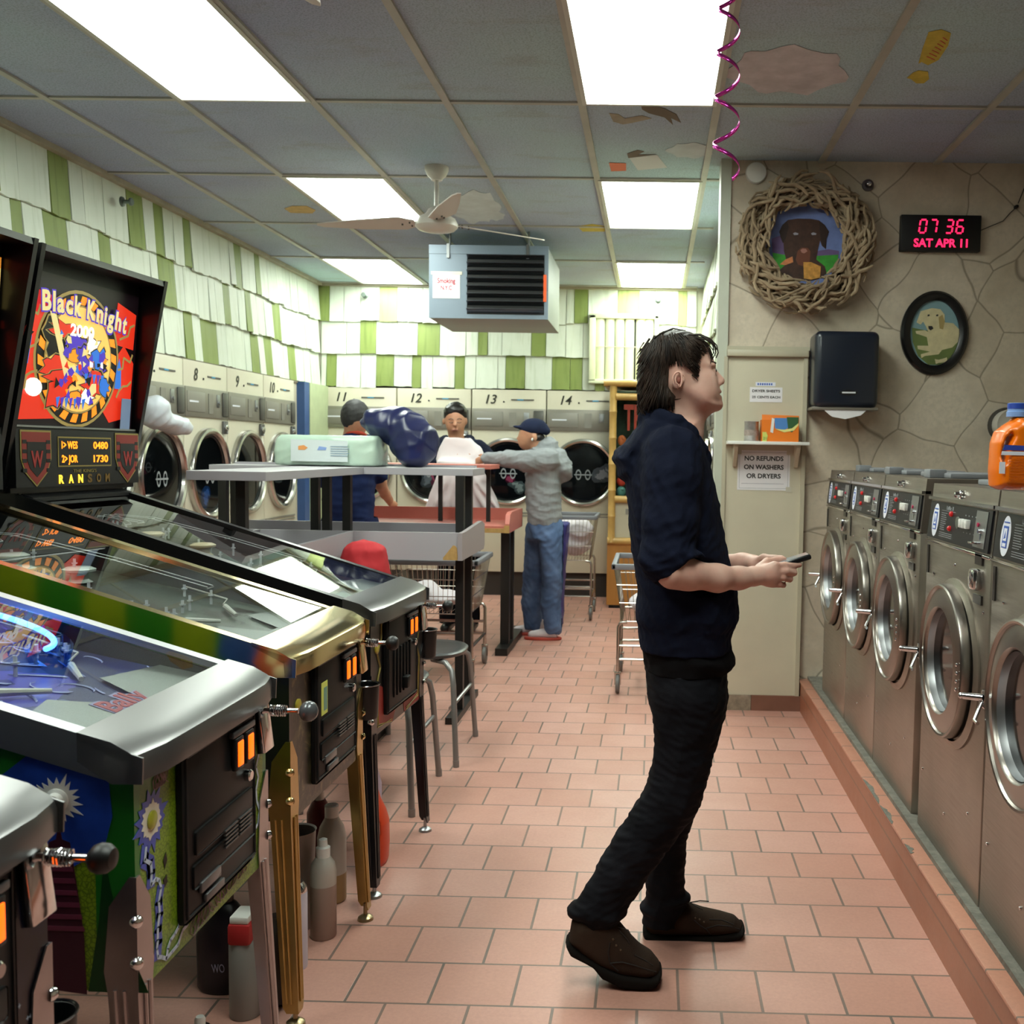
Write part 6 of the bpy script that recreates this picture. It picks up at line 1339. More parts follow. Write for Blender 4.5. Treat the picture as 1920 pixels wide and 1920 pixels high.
nz_ = t.noise(co, 4, 3, .5); ol = t.mix(t.ramp(vs_.outputs['Distance'], [(.02, (1, 1, 1)), (.12, (0, 0, 0))]), srgb('7C9A22'), srgb('4E6A16')); t.link(t.mix(t.ramp(nz_, [(.45, (0, 0, 0)), (.6, (1, 1, 1))]), ol, srgb('28661F')), t.b.inputs['Base Color']); t.b.inputs['Roughness'].default_value = .35
pf1 = field('playfield_violet_blue', ['363C74', '2A3068', '4C5298', '2C305C', '4A48A0'], .10, 5)  # slight emission in the board's colour stands in for light from its lamps
A1 = dict(key='c', seed=5, side=gs, front=gf, pf=pf1, bump=em('bumper_blue', '3038C0', .7), metal=M_steel, rail=M_alu, flange=.05, leg=M_chr2, bolt=M_chrome, bg=palette_glass('backglass_bright', ['F2A030', 'F8E8C0', '2040A0', 'D04020', 'F4C860', '101830', 'FFFFFF'], 5, 2.6, 7), art=no_art, ball=True, lock=mat('lock_steel', 'A8A5A2', .36, .95), knob=mat('ball_grey', '5C5F63', .25, .4), btn=M_wht, start=mat('olive_button', '9A9A2C', .3))
T1 = pinball('green pinball machine with lightning art, steel trim and glowing blue playfield', (-.832, 1.915, 0), 0, A1)
L = dict(local=True); w = .285; zs = lambda x: .898 + x * -.289
U, Wv = V((1, 0, 0)), V((0, 0, 1)); so = (0, -w, 0); M_bcl = mat('electric_blue', '2145A8', .3, var=.3, vs=14); M_bol = mat('bolt_pale', 'B9C8DC', .4)
def sideart(name, pts, m, k=0): MB().prism(pts, (0, -w - .0006 * k, 0), U, Wv, .0006).build(name, m, T1, smooth=0, **L)
sideart('blue_cloud_art', [(-.21 + .0, .80), (-.22, .86), (-.17, .90), (-.09, .885), (-.04, .86), (-.035, .80), (-.05, .745), (-.10, .715), (-.15, .74), (-.18, .72), (-.205, .75)], M_bcl, 1)
sideart('blue_cloud_art', [(-.42, .86), (-.40, .90), (-.34, .915), (-.28, .90), (-.21, .86), (-.20, .81), (-.24, .80), (-.30, .85), (-.36, .84)], M_bcl, 1)
sideart('spark_art', burst((-.125, .825), .026, .046, 18, 4), M_wht, 2)
mb = MB(); lightning(mb, (-.15, .81), (-.24, .83), .0035, V((0, -w - .0018, 0)), U, Wv, 4, .018, 3, .0006); lightning(mb, (-.24, .83), (-.42, .89), .0035, V((0, -w - .0018, 0)), U, Wv, 7, .03, 9, .0006); mb.build('lightning_art', M_bol, T1, smooth=0, **L)
def farart(name, pts, m, k=0): MB().prism(pts, (0, w + .0006 + .0006 * k, 0), U, Wv, .0006).build(name, m, T1, smooth=0, **L)
farart('blue_cloud_art', [(-.30, .86), (-.28, .95), (-.20, .95), (-.03, .90), (-.02, .82), (-.10, .78), (-.2, .80)], M_bcl, 0); farart('figure_art', [(-.20, .84), (-.17, .92), (-.12, .93), (-.10, .86), (-.13, .80), (-.18, .80)], mat('coral_art', 'B0523E', .4), 1)
farart('figure_art', [(-.165, .85), (-.15, .90), (-.13, .87), (-.14, .84)], mat('spark_cream', 'D9D3C4', .4), 2)
# lab tower drawing on the side
M_mar = mat('maroon_art', '3E1626', .35); M_mar2 = mat('maroon_art_light', '6A2E44', .3)
sideart('tower_art', [(-.128, .76), (-.123, .79), (-.118, .76), (-.105, .755), (-.092, .66), (-.085, .60), (-.082, .50), (-.163, .51), (-.160, .60), (-.153, .66), (-.14, .755)], M_mar, 2)
for k in range(7): z = .735 - k * .02; hw = .017 + k * .0035; sideart('tower_coil_art', [(-.123 - hw, z), (-.123 + hw, z), (-.123 + hw + .002, z - .008), (-.123 - hw - .002, z - .008)], M_mar2, 3)
MB().prism([(0, 0), (.10, 0), (.05, .12), (.03, .23), (.02, .12)], (-.08, -w - .0006, .505), U, Wv, .0006).build('dark_shape_art', mat('dark_green_art', '0E3A16', .35), T1, smooth=0, **L)
# front art
Uy = V((0, 1, 0))
def fart(name, pts, m, k=0, par=None): MB().prism(pts, (.0006 * k, 0, 0), Uy, Wv, .0006).build(name, m, T1, smooth=0, **L)
fart('glow_art', burst((-.23, .775), .040, .058, 16, 2), M_bcl, 1); fart('glow_art', burst((-.23, .775), .028, .036, 16, 3), mat('spark_cream', 'D9D3C4', .4), 2)
mb = MB(); fo = V((.0012, 0, 0))
for (a, b, n_, am, se) in (((-.25, .735), (-.235, .665), 4, .012, 1), ((-.235, .665), (-.20, .645), 3, .012, 2), ((-.20, .645), (-.215, .56), 4, .01, 3), ((-.215, .56), (-.215, .53), 2, .005, 4), ((-.215, .53), (-.185, .512), 2, .004, 5), ((-.185, .512), (-.13, .56), 5, .012, 6), ((-.185, .512), (-.10, .535), 4, .012, 7), ((.235, .80), (.235, .60), 8, .01, 8), ((.235, .60), (.20, .575), 3, .008, 9), ((.20, .575), (.16, .55), 3, .01, 10)):
    lightning(mb, a, b, .0035, fo, Uy, Wv, n_, am, se, .0006)
mb.build('lightning_art', M_bol, T1, smooth=0, **L)
mb = MB(); lightning(mb, (-.25, .735), (-.235, .665), .014, V((.0004, 0, 0)), Uy, Wv, 4, .012, 1, .0006); lightning(mb, (-.20, .645), (-.215, .53), .013, V((.0004, 0, 0)), Uy, Wv, 5, .01, 3, .0006); mb.build('blue_glow_art', M_bcl, T1, smooth=0, **L)
mb = MB(); q = random.Random(6)
for k in range(16):
    y0 = -.08 + k * .016; z0 = .52 + (k * .0015); pts = [(.0014, y0 + .012 * math.sin(j * 1.3 + k), z0 + .018 * math.sin(j * .9 + k * 1.7)) for j in range(8)]; mb.tube(pts, .0009, 4)
for k in range(6):
    pts = [(.0014, -.215 + .02 * k * .4 + .008 * math.sin(j * 1.4 + k), .835 + .014 * math.sin(j + k)) for j in range(7)]; mb.tube(pts, .0009, 4)
mb.build('signature_scrawl', mat('dull_rose', '9C8088', .5), T1, **L)
fart('eye_art', [(-.19, .69), (-.18, .70), (-.175, .685), (-.185, .672)], M_black, 1); fart('eye_art', [(-.19, .655), (-.178, .66), (-.175, .645), (-.187, .64)], M_black, 1)
# lit ramps and lamps on its playfield
pf = [c for c in bpy.data.objects if c.parent == T1 and c.name.startswith('playfield')][0]
def pz1(x, d=0): a = .898 + .06 * .2893 - .022; b = .898 + 1.18 * .2893 - .125; return a + (x + .06) / (-1.12) * (b - a) + d
M_ramp = glassmat('blue_ramp_plastic', (.35, .6, .95), 1.5); mb = MB(); pts = [V((-1.05, .235, 0)), V((-.85, .235, 0))] + [V((-.62 + .27 * math.sin(PI * .5 * k / 19), .07 + .165 * math.cos(PI * .5 * k / 19), 0)) for k in range(20)]
for off, r, m_, nm in ((0, .012, em('blue_neon', '4C8CFF', 5.0), 'neon_ring'),):
    MB().tube([(p.x, p.y, pz1(p.x, .05)) for p in pts], .006, 10).build(nm, m_, pf, **L)
vs2 = []; 
for p_ in pts:
    c_ = V((-.75, -.05, 0)); d_ = (p_ - c_).normalized(); 
    for s_, h_ in ((.035, .048), (.028, .015), (-.03, .015), (-.04, .048)): q_ = p_ + d_ * s_; vs2.append((q_.x, q_.y, pz1(q_.x, h_)))
mb.add(vs2, [(4 * k + j, 4 * k + j + 1, 4 * k + j + 5, 4 * k + j + 4) for k in range(len(pts) - 1) for j in range(3)]); mb.build('blue_ramp', M_ramp, pf, **L)
q = random.Random(9); lb = em('blue_lamp', '2018FF', 9.0); lr = em('red_lamp_lit', 'FF2030', 4.0); ly = em('yellow_lamp_lit', 'FFB040', 4.0)
for k in range(18): 
    x = q.uniform(-.85, -.38); y = q.uniform(-.22, .18); MB().ell((x, y, pz1(x, .014)), (.007, .007, .009), 10).build('lamp', [lb, lb, lb, lr, ly][k % 5], pf, **L)
mb = MB()
for k in range(46): x = q.uniform(-.62, -.22); y = q.uniform(-.24, .24); r_ = q.uniform(.015, .05); mb.tube([(x + r_ * math.cos(a * .5), y + r_ * .7 * math.sin(a * .5 + k), pz1(x + r_ * math.cos(a * .5), .002)) for a in range(8)], [.0008, .002, .0022, .002, .0018, .0014, .001, .0006], 4)
mb.build('white_line_art', mat('pale_violet_line', 'A8B0DC', .5), pf, **L)
MB().text('Bally', (-.16, -.01, pz1(-.16, .0085)), (0, 1, 0), (-1, 0, .2), .05, .14, t=.001, shear=.3, bold=.02).build('red_script', mat('script_red', '9A2E3E', .5), pf, smooth=0, **L)
MB().text('Bally', (-.16, -.01, pz1(-.16, .0075)), (0, 1, 0), (-1, 0, .2), .056, .15, t=.001, shear=.3, bold=.07).build('script_outline', mat('script_violet', '8A88B4', .5), pf, smooth=0, **L)
# M0: nearest machine, cropped by the left edge
m0 = bpy.data.materials.new('midnight_side_art'); m0.use_nodes = True; t = NT(m0); n = t.noise(t.coord(), 5, 5, .6, 1); t.link(t.ramp(n, [(.4, srgb('050710')), (.6, srgb('0C1530')), (.75, srgb('1B3A70'))]), t.b.inputs['Base Color']); t.b.inputs['Roughness'].default_value = .3
A0 = dict(key='d', seed=4, side=m0, front=m0, pf=pf1, bump=M_wht, metal=M_steel, rail=M_alu, flange=.05, leg=M_chr2, bolt=M_chrome, bg=palette_glass('backglass_blue', ['102050', '3060C0', 'E0E8FF', '203080', '101020'], 9, .8), art=no_art, knob=M_black, lock=mat('lock_steel', 'A8A5A2', .36, .95))
T0 = pinball('nearest pinball machine, dark blue, cut off by the lower left edge of the photo', (-.84, 1.115, 0), 0, A0)
mb = MB(); q = random.Random(3)
for k in range(16):
    y, z = q.uniform(.05, .27), q.uniform(.51, .74); mb.prism([(y - .003, z), (y, z - .0008), (y + .003, z), (y, z + .0008)], (0, 0, 0), Uy, Wv, .0006)
    mb.prism([(y - .0008, z), (y, z - .004), (y + .0008, z), (y, z + .004)], (0, 0, 0), Uy, Wv, .0006)
mb.build('star_art', M_bol, T0, smooth=0, **L)
# cup holders clipped to the legs
def cup_holder(par, x, y, z):
    c = MB().lathe([(.034, 0), (.036, .004), (.040, .10), (.042, .102), (.038, .10), (.033, .006)], (x, y, z), n=28).build('cup_holder', M_black, par, local=True)
    MB().tube([(x + .041 * math.cos(2 * PI * k / 28), y + .041 * math.sin(2 * PI * k / 28), z + .102) for k in range(28)], .0022, 6, closed=True).build('cup_rim', mat('cup_rim_steel', '9A9AA0', .2, 1), c, local=True)
cup_holder(T0, -.03, .285 + .042, .47); cup_holder(T2, .0, .285 + .045, .60); cup_holder(T3, .0, .285 + .045, .64)
# ---------------------------------------------------------------- people
def skinmat(name, c, red):
    m = bpy.data.materials.new(name); m.use_nodes = True; t = NT(m); n = t.noise(t.coord(), 14, 4, .6); t.link(t.ramp(n, [(.35, srgb(c)), (.7, srgb(red))]), t.b.inputs['Base Color']); t.b.inputs['Roughness'].default_value = .5
    t.b.inputs['Subsurface Weight'].default_value = .12; t.b.inputs['Subsurface Radius'].default_value = (.02, .008, .005); t.b.inputs['Subsurface Scale'].default_value = .4; return m
def clothmat(name, c, c2, rough=.9, bs=260, bump=.35, sheen=.2):
    m = bpy.data.materials.new(name); m.use_nodes = True; t = NT(m); n = t.noise(t.coord(), 6, 5, .6); t.link(t.ramp(n, [(.35, srgb(c)), (.7, srgb(c2))]), t.b.inputs['Base Color']); t.b.inputs['Roughness'].default_value = rough; t.b.inputs['Sheen Weight'].default_value = 0; t.b.inputs['Specular IOR Level'].default_value = .12
    t.bump(t.noise(t.coord(), bs, 3, .7), bump, .002); return m
SK = skinmat('fair_skin', 'DDB5A5', 'D09C8C'); M_hair = bpy.data.materials.new('dark_brown_hair'); M_hair.use_nodes = True
t = NT(M_hair); n = t.noise(t.coord(scale=(1, 1, .25)), 60, 3, .6); t.link(t.ramp(n, [(.35, srgb('17110E')), (.7, srgb('3A2D25'))]), t.b.inputs['Base Color']); t.b.inputs['Roughness'].default_value = .5; t.b.inputs['Specular IOR Level'].default_value = .3
M_hood = clothmat('navy_sweatshirt', '0E1222', '161B2E'); M_jean = clothmat('black_jeans', '0B0B10', '16161C', .8); M_tee = clothmat('black_tshirt', '0B0A0C', '121114'); M_suede = clothmat('brown_suede', '2C211B', '3B2E25', .95, 320, .5); M_sole = mat('dark_sole', '15110F', .9, spec=.1)
YC = 2.80
def w2(x, y, Y=YC): return at(x, y, Y=Y)
def q2(x, y, Y=YC): p = at(x, y, Y=Y); return (p.x, p.z)
def secs(rows, Y=YC):
    """(py, back px, front px, cy, half depth y) -> ellipse sections"""
    o = []
    for py, xb, xf, cy, ry in rows:
        a, b = at(xb, py, Y=Y), at(xf, py, Y=Y); o.append(((a.z + b.z) / 2, (a.x + b.x) / 2, (b.x - a.x) / 2, cy, ry))
    return o
# skin: head, neck, forearms, hands, and the hidden trunk and legs in one surface
lo = (-.26, 2.42, .02); hi = (.50, 3.12, 1.78); S = SDF(lo, hi, .0034)
headp = [(1213, 690), (1218, 655), (1240, 632), (1275, 626), (1310, 634), (1328, 652), (1337, 672), (1341, 683), (1340, 692), (1344, 701), (1346, 712), (1346, 724), (1348, 735), (1348, 745), (1346, 752), (1350, 760), (1345, 768), (1322, 778), (1300, 772), (1275, 760), (1250, 760), (1228, 740), (1215, 715)]
S.blade([q2(*p) for p in headp], YC, .074, .052, .004)
S.ell(tuple(w2(1268, 690)), (.085, .078, .095), .02)
S.ell(tuple(w2(1322, 742)), (.036, .05, .045), .02)
nose = [(1339, 694), (1352, 710), (1357, 716), (1354, 722), (1346, 725), (1338, 715)]
S.cap(w2(1339, 696), w2(1351, 713), .007, .011, .008); S.ell(tuple(w2(1351.5, 716)), (.0095, .011, .008), .005)
for s in (-1, 1): S.ell(tuple(w2(1347.5, 719, YC + s * .011)), (.009, .007, .007), .004)
S.ell(tuple(w2(1347, 734.5)), (.009, .021, .006), .005); S.ell(tuple(w2(1346.5, 744)), (.010, .019, .007), .005); S.ell(tuple(w2(1347, 759)), (.012, .018, .014), .012)
S.ell(tuple(w2(1352, 739.3)), (.010, .022, .0022), .003, cut=True)
for s in (-1, 1):
    S.ell(tuple(w2(1340, 695, YC + s * .034)), (.013, .016, .010), .010, cut=True); S.ell(tuple(w2(1334, 696.5, YC + s * .031)), (.0135, .0135, .0125), .002)
    S.ell(tuple(w2(1334, 685, YC + s * .032)), (.012, .022, .006), .008)
    S.ell(tuple(w2(1322, 720, YC + s * .048)), (.022, .014, .024), .02)
# near ear and far ear
for s in (-1, 1):
    e = w2(1272, 712, YC + s * .080); S.ell(tuple(e), (.0165, .0055, .021), .002, rot=(0, .25, s * .3)); S.ell(tuple(e + V((.003, s * .0065, .002))), (.0105, .0065, .0145), .0015, cut=True, rot=(0, .25, 0)); S.ell(tuple(e + V((-.002, 0, -.018))), (.0065, .005, .007), .003); S.cap(e + V((.002, -s * .004, 0)), w2(1278, 712, YC + s * .06), .008, .012, .004)
S.cap(w2(1268, 755), w2(1258, 812), .056, .058, .02); S.cap(w2(1292, 765), w2(1285, 808), .044, .05, .025)
S.col(secs([(800, 1215, 1300, YC, .10), (850, 1195, 1315, YC, .17), (950, 1195, 1325, YC, .15), (1100, 1205, 1345, YC, .14), (1230, 1212, 1345, YC, .15)]), .03)
# near arm (right) and far arm
ra = [(w2(1265, 858, 2.63), .055), (w2(1256, 960, 2.59), .047), (w2(1262, 1073, 2.57), .038), (w2(1290, 1077, 2.585), .0375), (w2(1345, 1084, 2.63), .0335), (w2(1385, 1084, 2.675), .0275), (w2(1412, 1081, 2.70), .0252)]
S.chain([a for a, _ in ra], [b for _, b in ra], .02)
la = [(w2(1265, 858, 2.97), .055), (w2(1270, 960, 3.00), .047), (w2(1285, 1060, 3.0), .042), (w2(1340, 1062, 2.95), .036), (w2(1392, 1056, 2.875), .0255), (w2(1412, 1056, 2.85), .024)]
S.chain([a for a, _ in la], [b for _, b in la], .02)
# hands: palm, four fingers each and a thumb, closed on the phone
def hand(pts_palm, fingers, thumb):
    for a, b, r, sq in pts_palm: S.cap(a, b, r, r, .012, sq=sq)
    for f, rs_ in fingers: S.chain(f, rs_, .0035)
    S.chain(thumb[0], thumb[1], .006)
hy = 2.705
hand([(w2(1414, 1080, hy), w2(1440, 1079, hy + .01), .024, None), (w2(1440, 1067, hy + .01), w2(1452, 1062, hy + .012), .0145, None), (w2(1440, 1090, hy + .01), w2(1449, 1092, hy + .012), .0145, None), (w2(1430, 1076, hy + .01), w2(1450, 1078, hy + .015), .020, None)],
     [([w2(1450, 1062, hy + .012), w2(1472, 1060, hy + .022), w2(1488, 1061, hy + .035), w2(1500, 1059, hy + .045)], [.0105, .0095, .0085, .0072]),
      ([w2(1452, 1073, hy + .012), w2(1474, 1071, hy + .015), w2(1489, 1074, hy + .032), w2(1486, 1076, hy + .055)], [.0105, .0098, .0088, .0078]),
      ([w2(1450, 1084, hy + .012), w2(1468, 1083, hy + .014), w2(1481, 1086, hy + .030), w2(1476, 1085, hy + .052)], [.0102, .0092, .0085, .0075]),
      ([w2(1445, 1094, hy + .012), w2(1460, 1096, hy + .016), w2(1469, 1097, hy + .028), w2(1464, 1095, hy + .045)], [.0095, .0082, .0075, .0068])],
     ([w2(1424, 1066, hy + .02), w2(1438, 1054, hy + .045), w2(1456, 1051, hy + .06), w2(1470, 1049, hy + .066)], [.014, .0115, .0098, .008]))
hf = 2.835
hand([(w2(1412, 1058, hf), w2(1436, 1060, hf), .021, None), (w2(1436, 1056, hf), w2(1450, 1060, hf - .005), .017, None), (w2(1430, 1066, hf), w2(1448, 1072, hf - .005), .016, None)],
     [([w2(1448, 1058, hf), w2(1470, 1058, hf - .002), w2(1484, 1062, hf - .02), w2(1482, 1064, hf - .04)], [.0105, .0092, .0085, .0075]),
      ([w2(1448, 1066, hf), w2(1466, 1068, hf - .002), w2(1478, 1070, hf - .02), w2(1474, 1071, hf - .04)], [.0102, .0092, .0085, .0075]),
      ([w2(1446, 1074, hf), w2(1460, 1076, hf - .002), w2(1468, 1078, hf - .02), w2(1464, 1078, hf - .035)], [.0098, .0088, .0082, .0072]),
      ([w2(1442, 1080, hf), w2(1452, 1083, hf - .002), w2(1458, 1085, hf - .014), w2(1455, 1085, hf - .03)], [.0088, .0078, .0072, .0066])],
     ([w2(1418, 1054, hf - .005), w2(1432, 1046, hf - .02), w2(1450, 1047, hf - .035), w2(1466, 1046, hf - .042)], [.0135, .011, .0095, .008]))
# legs (inside the jeans)
nl = [(w2(1290, 1250, 2.74), .06), (w2(1280, 1370, 2.72), .05), (w2(1262, 1490, 2.70), .052), (w2(1180, 1620, 2.68), .045), (w2(1115, 1735, 2.67), .035)]
fl_ = [(w2(1295, 1250, 2.87), .06), (w2(1295, 1370, 2.90), .05), (w2(1272, 1490, 2.92), .05), (w2(1245, 1610, 2.94), .042), (w2(1238, 1730, 2.95), .034)]
S.chain([a for a, _ in nl], [b for _, b in nl], .02); S.chain([a for a, _ in fl_], [b for _, b in fl_], .02)
o0 = (.02, YC, 0)
man = tag(S.mesh().build('person', SK, origin=o0, smooth=80), 'young man in navy hooded sweatshirt and black jeans standing in profile with a phone', 'person')
# eyes
for s in (-1, 1):
    c_ = w2(1335.5, 694.5, YC + s * .0315); MB().ell(tuple(c_), (.0115, .0115, .0105), 18).build('eye', mat('eye_white', 'C9C0BA', .2), man)
    MB().ell(tuple(c_ + V((.0088, s * .002, -.001))), (.0034, .0052, .0052), 12).build('iris', mat('iris_dark', '2A1E18', .15), man)
    MB().tube([w2(1329, 690.5, YC + s * .044), w2(1336, 688.0, YC + s * .040), w2(1340.5, 688.5, YC + s * .030)], .0022, 6).build('eyelid', SK, man)
    MB().tube([w2(1328, 693.5, YC + s * .0445), w2(1334, 692, YC + s * .0425), w2(1339.5, 692.5, YC + s * .033)], [.001, .0018, .0014], 6).tube([w2(1329, 698.5, YC + s * .0435), w2(1335, 700, YC + s * .041), w2(1339, 698.5, YC + s * .033)], .0009, 6).build('eyelash', M_hair, man)
    MB().tube([w2(1324, 683, YC + s * .052), w2(1334, 679.5, YC + s * .044), w2(1341.5, 681, YC + s * .026)], [.002, .0042, .003], 6).build('eyebrow', M_hair, man)
MB().tube([w2(1349.3, 739.3, YC - .002), w2(1348.5, 739.6, YC - .012), w2(1344, 740.2, YC - .021)], [.0012, .0014, .0008], 6).build('mouth_line', mat('lip_dark', '8A4A44', .5), man)
# hoodie
S = SDF((-.30, 2.42, .75), (.36, 3.18, 1.62), .0048)
S.col(secs([(790, 1222, 1290, YC, .085), (808, 1205, 1304, YC, .14), (830, 1193, 1317, YC, .185), (870, 1180, 1331, YC, .205), (910, 1176, 1341, YC, .20), (950, 1177, 1348, YC, .195), (990, 1179, 1356, YC, .19), (1030, 1183, 1364, YC, .185), (1070, 1190, 1374, YC, .185), (1110, 1195, 1382, YC, .188), (1140, 1191, 1386, YC, .192), (1156, 1190, 1386, YC, .19), (1170, 1195, 1377, YC, .182), (1190, 1198, 1371, YC, .18), (1212, 1200, 1371, YC, .178)]), .012, 2.4)
for s, Yo in ((-1, 0), (1, 0)):
    sh_ = [(w2(1262, 852, YC + s * .155), .076), (w2(1260, 900, YC + s * .185), .074), (w2(1256, 980, YC + s * .205), .069), (w2(1252, 1040, YC + s * .215), .068)]
    if s > 0: sh_ = [(w2(1262, 852, YC + .155), .074), (w2(1266, 960, YC + .19), .066), (w2(1280, 1045, YC + .19), .060)]
    S.chain([a for a, _ in sh_], [b for _, b in sh_], .018)
el_ = [(w2(1250, 1046, YC - .215), .066), (w2(1262, 1064, YC - .216), .056), (w2(1283, 1066, YC - .212), .050)]
S.chain([a for a, _ in el_], [b for _, b in el_], .012)
S.cap(w2(1246, 1055, YC - .216), w2(1266, 1073, YC - .214), .058, .054, .01)
S.cap(w2(1283, 1066, YC - .212), w2(1294, 1069, YC - .208), .054, .052, .006)
S.cap(w2(1280, 1047, YC + .19), w2(1330, 1060, YC + .165), .056, .05, .012)
for x, y in ((1225, 1062), (1240, 1040), (1262, 1030), (1246, 1074), (1290, 1040)): S.ell(tuple(w2(x, y, YC - .235)), (.045, .035, .017), .012, rot=(0, .5, 0))
# hood lying on the back, collar and open neck
S.blade([q2(*p) for p in [(1205, 782), (1222, 776), (1248, 779), (1262, 786), (1250, 806), (1225, 830), (1205, 862), (1196, 900), (1184, 925), (1176, 926), (1172, 905), (1158, 894), (1156, 876), (1147, 862), (1150, 850), (1170, 828), (1190, 804)]], YC, .125, .045, .012)
for s in (-1, 1):
    S.chain([w2(1212, 786, YC + s * .03), w2(1238, 781, YC + s * .075), w2(1268, 789, YC + s * .086), w2(1296, 808, YC + s * .07), w2(1316, 840, YC + s * .035), w2(1328, 862, YC + s * .01)], [.026, .022, .020, .018, .017, .014], .008)
S.cap(w2(1278, 760), w2(1290, 826), .058, .045, .006, cut=True)
S.cap(w2(1273, 1146, 2.545), w2(1352, 1094, 2.545), .088, .088, .006, cut=True, sq=(1, .82, 1))
# forearm tunnels
S.cap(w2(1292, 1078, 2.585), w2(1330, 1085, 2.62), .0465, .05, .004, cut=True)
S.mesh(None, .0042, 13, 3).build('hooded_sweatshirt', M_hood, man, smooth=80)
S = SDF((-.30, 2.5, .75), (.36, 3.1, 1.1), .006)
S.col(secs([(1196, 1203, 1366, YC, .17), (1215, 1204, 1374, YC, .172), (1236, 1205, 1378, YC, .172), (1252, 1208, 1362, YC, .17)]), .01, 2.3); S.mesh(None, .006, 5, 4).build('tshirt_hem', M_tee, man, smooth=80)
# jeans
S = SDF((-.45, 2.48, .03), (.34, 3.14, 1.0), .0052)
S.col(secs([(1225, 1210, 1364, YC, .16), (1260, 1209, 1364, YC, .165), (1300, 1213, 1364, YC, .165), (1335, 1222, 1360, YC, .16)]), .01, 2.4)
J1 = [(1292, 1310, 2.71, .098), (1288, 1360, 2.71, .088), (1280, 1420, 2.70, .078), (1270, 1462, 2.70, .074), (1259, 1500, 2.695, .073), (1226, 1545, 2.69, .070), (1194, 1590, 2.685, .068), (1166, 1635, 2.68, .066), (1136, 1684, 2.675, .061), (1124, 1706, 2.67, .063)]
S.chain([w2(x, y, Y) for x, y, Y, r in J1], [r for *_, r in J1], .012)
J2 = [(1294, 1310, 2.90, .096), (1292, 1380, 2.905, .080), (1285, 1440, 2.91, .070), (1275, 1490, 2.92, .066), (1256, 1550, 2.93, .056), (1250, 1610, 2.94, .055), (1247, 1655, 2.945, .054), (1247, 1695, 2.95, .060), (1240, 1722, 2.95, .058)]
S.chain([w2(x, y, Y) for x, y, Y, r in J2], [r for *_, r in J2], .012)
for x, y, Y, r in ((1108, 1700, 2.668, .034), (1140, 1712, 2.66, .034), (1088, 1706, 2.68, .03), (1268, 1682, 2.945, .035), (1226, 1700, 2.95, .035)): S.ell(tuple(w2(x, y, Y)), (r * 1.3, .055, .018), .012)
S.mesh(None, .0042, 11, 11).build('jeans', M_jean, man, smooth=80)
# shoes: traced uppers with separate soles and laces
def shoe(name, up, so, Y, hw, laces, seams=(), eyes_=()):
    S = SDF((min(q2(x, y, Y)[0] for x, y in up) - .03, Y - hw - .03, -.02), (max(q2(x, y, Y)[0] for x, y in up) + .03, Y + hw + .03, .25), .004)
    S.blade([q2(x, y, Y) for x, y in up], Y, hw, .034, 0); s_ = S.mesh().build('shoe', M_suede, man, smooth=80)
    S = SDF((min(q2(x, y, Y)[0] for x, y in so) - .03, Y - hw - .04, -.03), (max(q2(x, y, Y)[0] for x, y in so) + .03, Y + hw + .04, .2), .004)
    S.blade([q2(x, y, Y) for x, y in so], Y, hw + .006, .010, 0); S.mesh().build('sole', M_sole, s_, smooth=60)
    vv = np.array([tuple(v.co) for v in s_.data.vertices]) + np.array(FRAME[man].to_translation())
    def onshoe(x, y):
        p = w2(x, y, Y); d = (vv[:, 0] - p.x) ** 2 + (vv[:, 2] - p.z) ** 2 + np.where(vv[:, 1] > Y, 1, 0); j = int(np.argmin(d + (vv[:, 1] - Y) * .004)); return V(vv[j])
    mb = MB()
    for ln in seams: mb.tube([onshoe(x, y) + V((0, -.001, 0)) for x, y in ln], .0017, 6)
    mb.build('seam', mat('seam_dark', '1A1310', .8), s_)
    mb = MB()
    for x, y in eyes_: mb.ell(tuple(onshoe(x, y)), (.003, .002, .003), 8)
    mb.build('eyelet', mat('eyelet_brass', '6A5A48', .4, .6), s_)
    mb = MB()
    for pts in laces: mb.tube([w2(x, y, Y + dy) for x, y, dy in pts], .0016, 6)
    mb.build('laces', mat('lace_brown', '1E1512', .7), s_)
YN, YF = 2.665, 2.955
shoe('near', [(1072, 1725), (1090, 1712), (1140, 1712), (1160, 1728), (1180, 1752), (1200, 1772), (1222, 1786), (1237, 1805), (1238, 1822), (1215, 1830), (1165, 1824), (1120, 1806), (1085, 1780), (1066, 1762)],
     [(1060, 1760), (1066, 1756), (1100, 1778), (1130, 1796), (1170, 1812), (1220, 1818), (1240, 1812), (1242, 1824), (1232, 1838), (1208, 1843), (1168, 1840), (1128, 1822), (1112, 1802), (1098, 1794), (1070, 1780)], YN, .048,
     [[(1156, 1738, -.02), (1166, 1750, -.028), (1176, 1762, -.03), (1180, 1770, -.03)], [(1150, 1742, -.02), (1170, 1745, .0), (1182, 1752, .02)], [(1160, 1752, -.03), (1182, 1757, .0), (1194, 1764, .02)], [(1156, 1738, -.02), (1178, 1744, -.03), (1184, 1756, -.035)]],
     [[(1146, 1790), (1168, 1786), (1190, 1792), (1215, 1802), (1232, 1810)], [(1146, 1750), (1142, 1770), (1146, 1790), (1160, 1806)], [(1192, 1776), (1210, 1786), (1226, 1798)]], [(1152, 1746), (1156, 1757), (1164, 1766)])
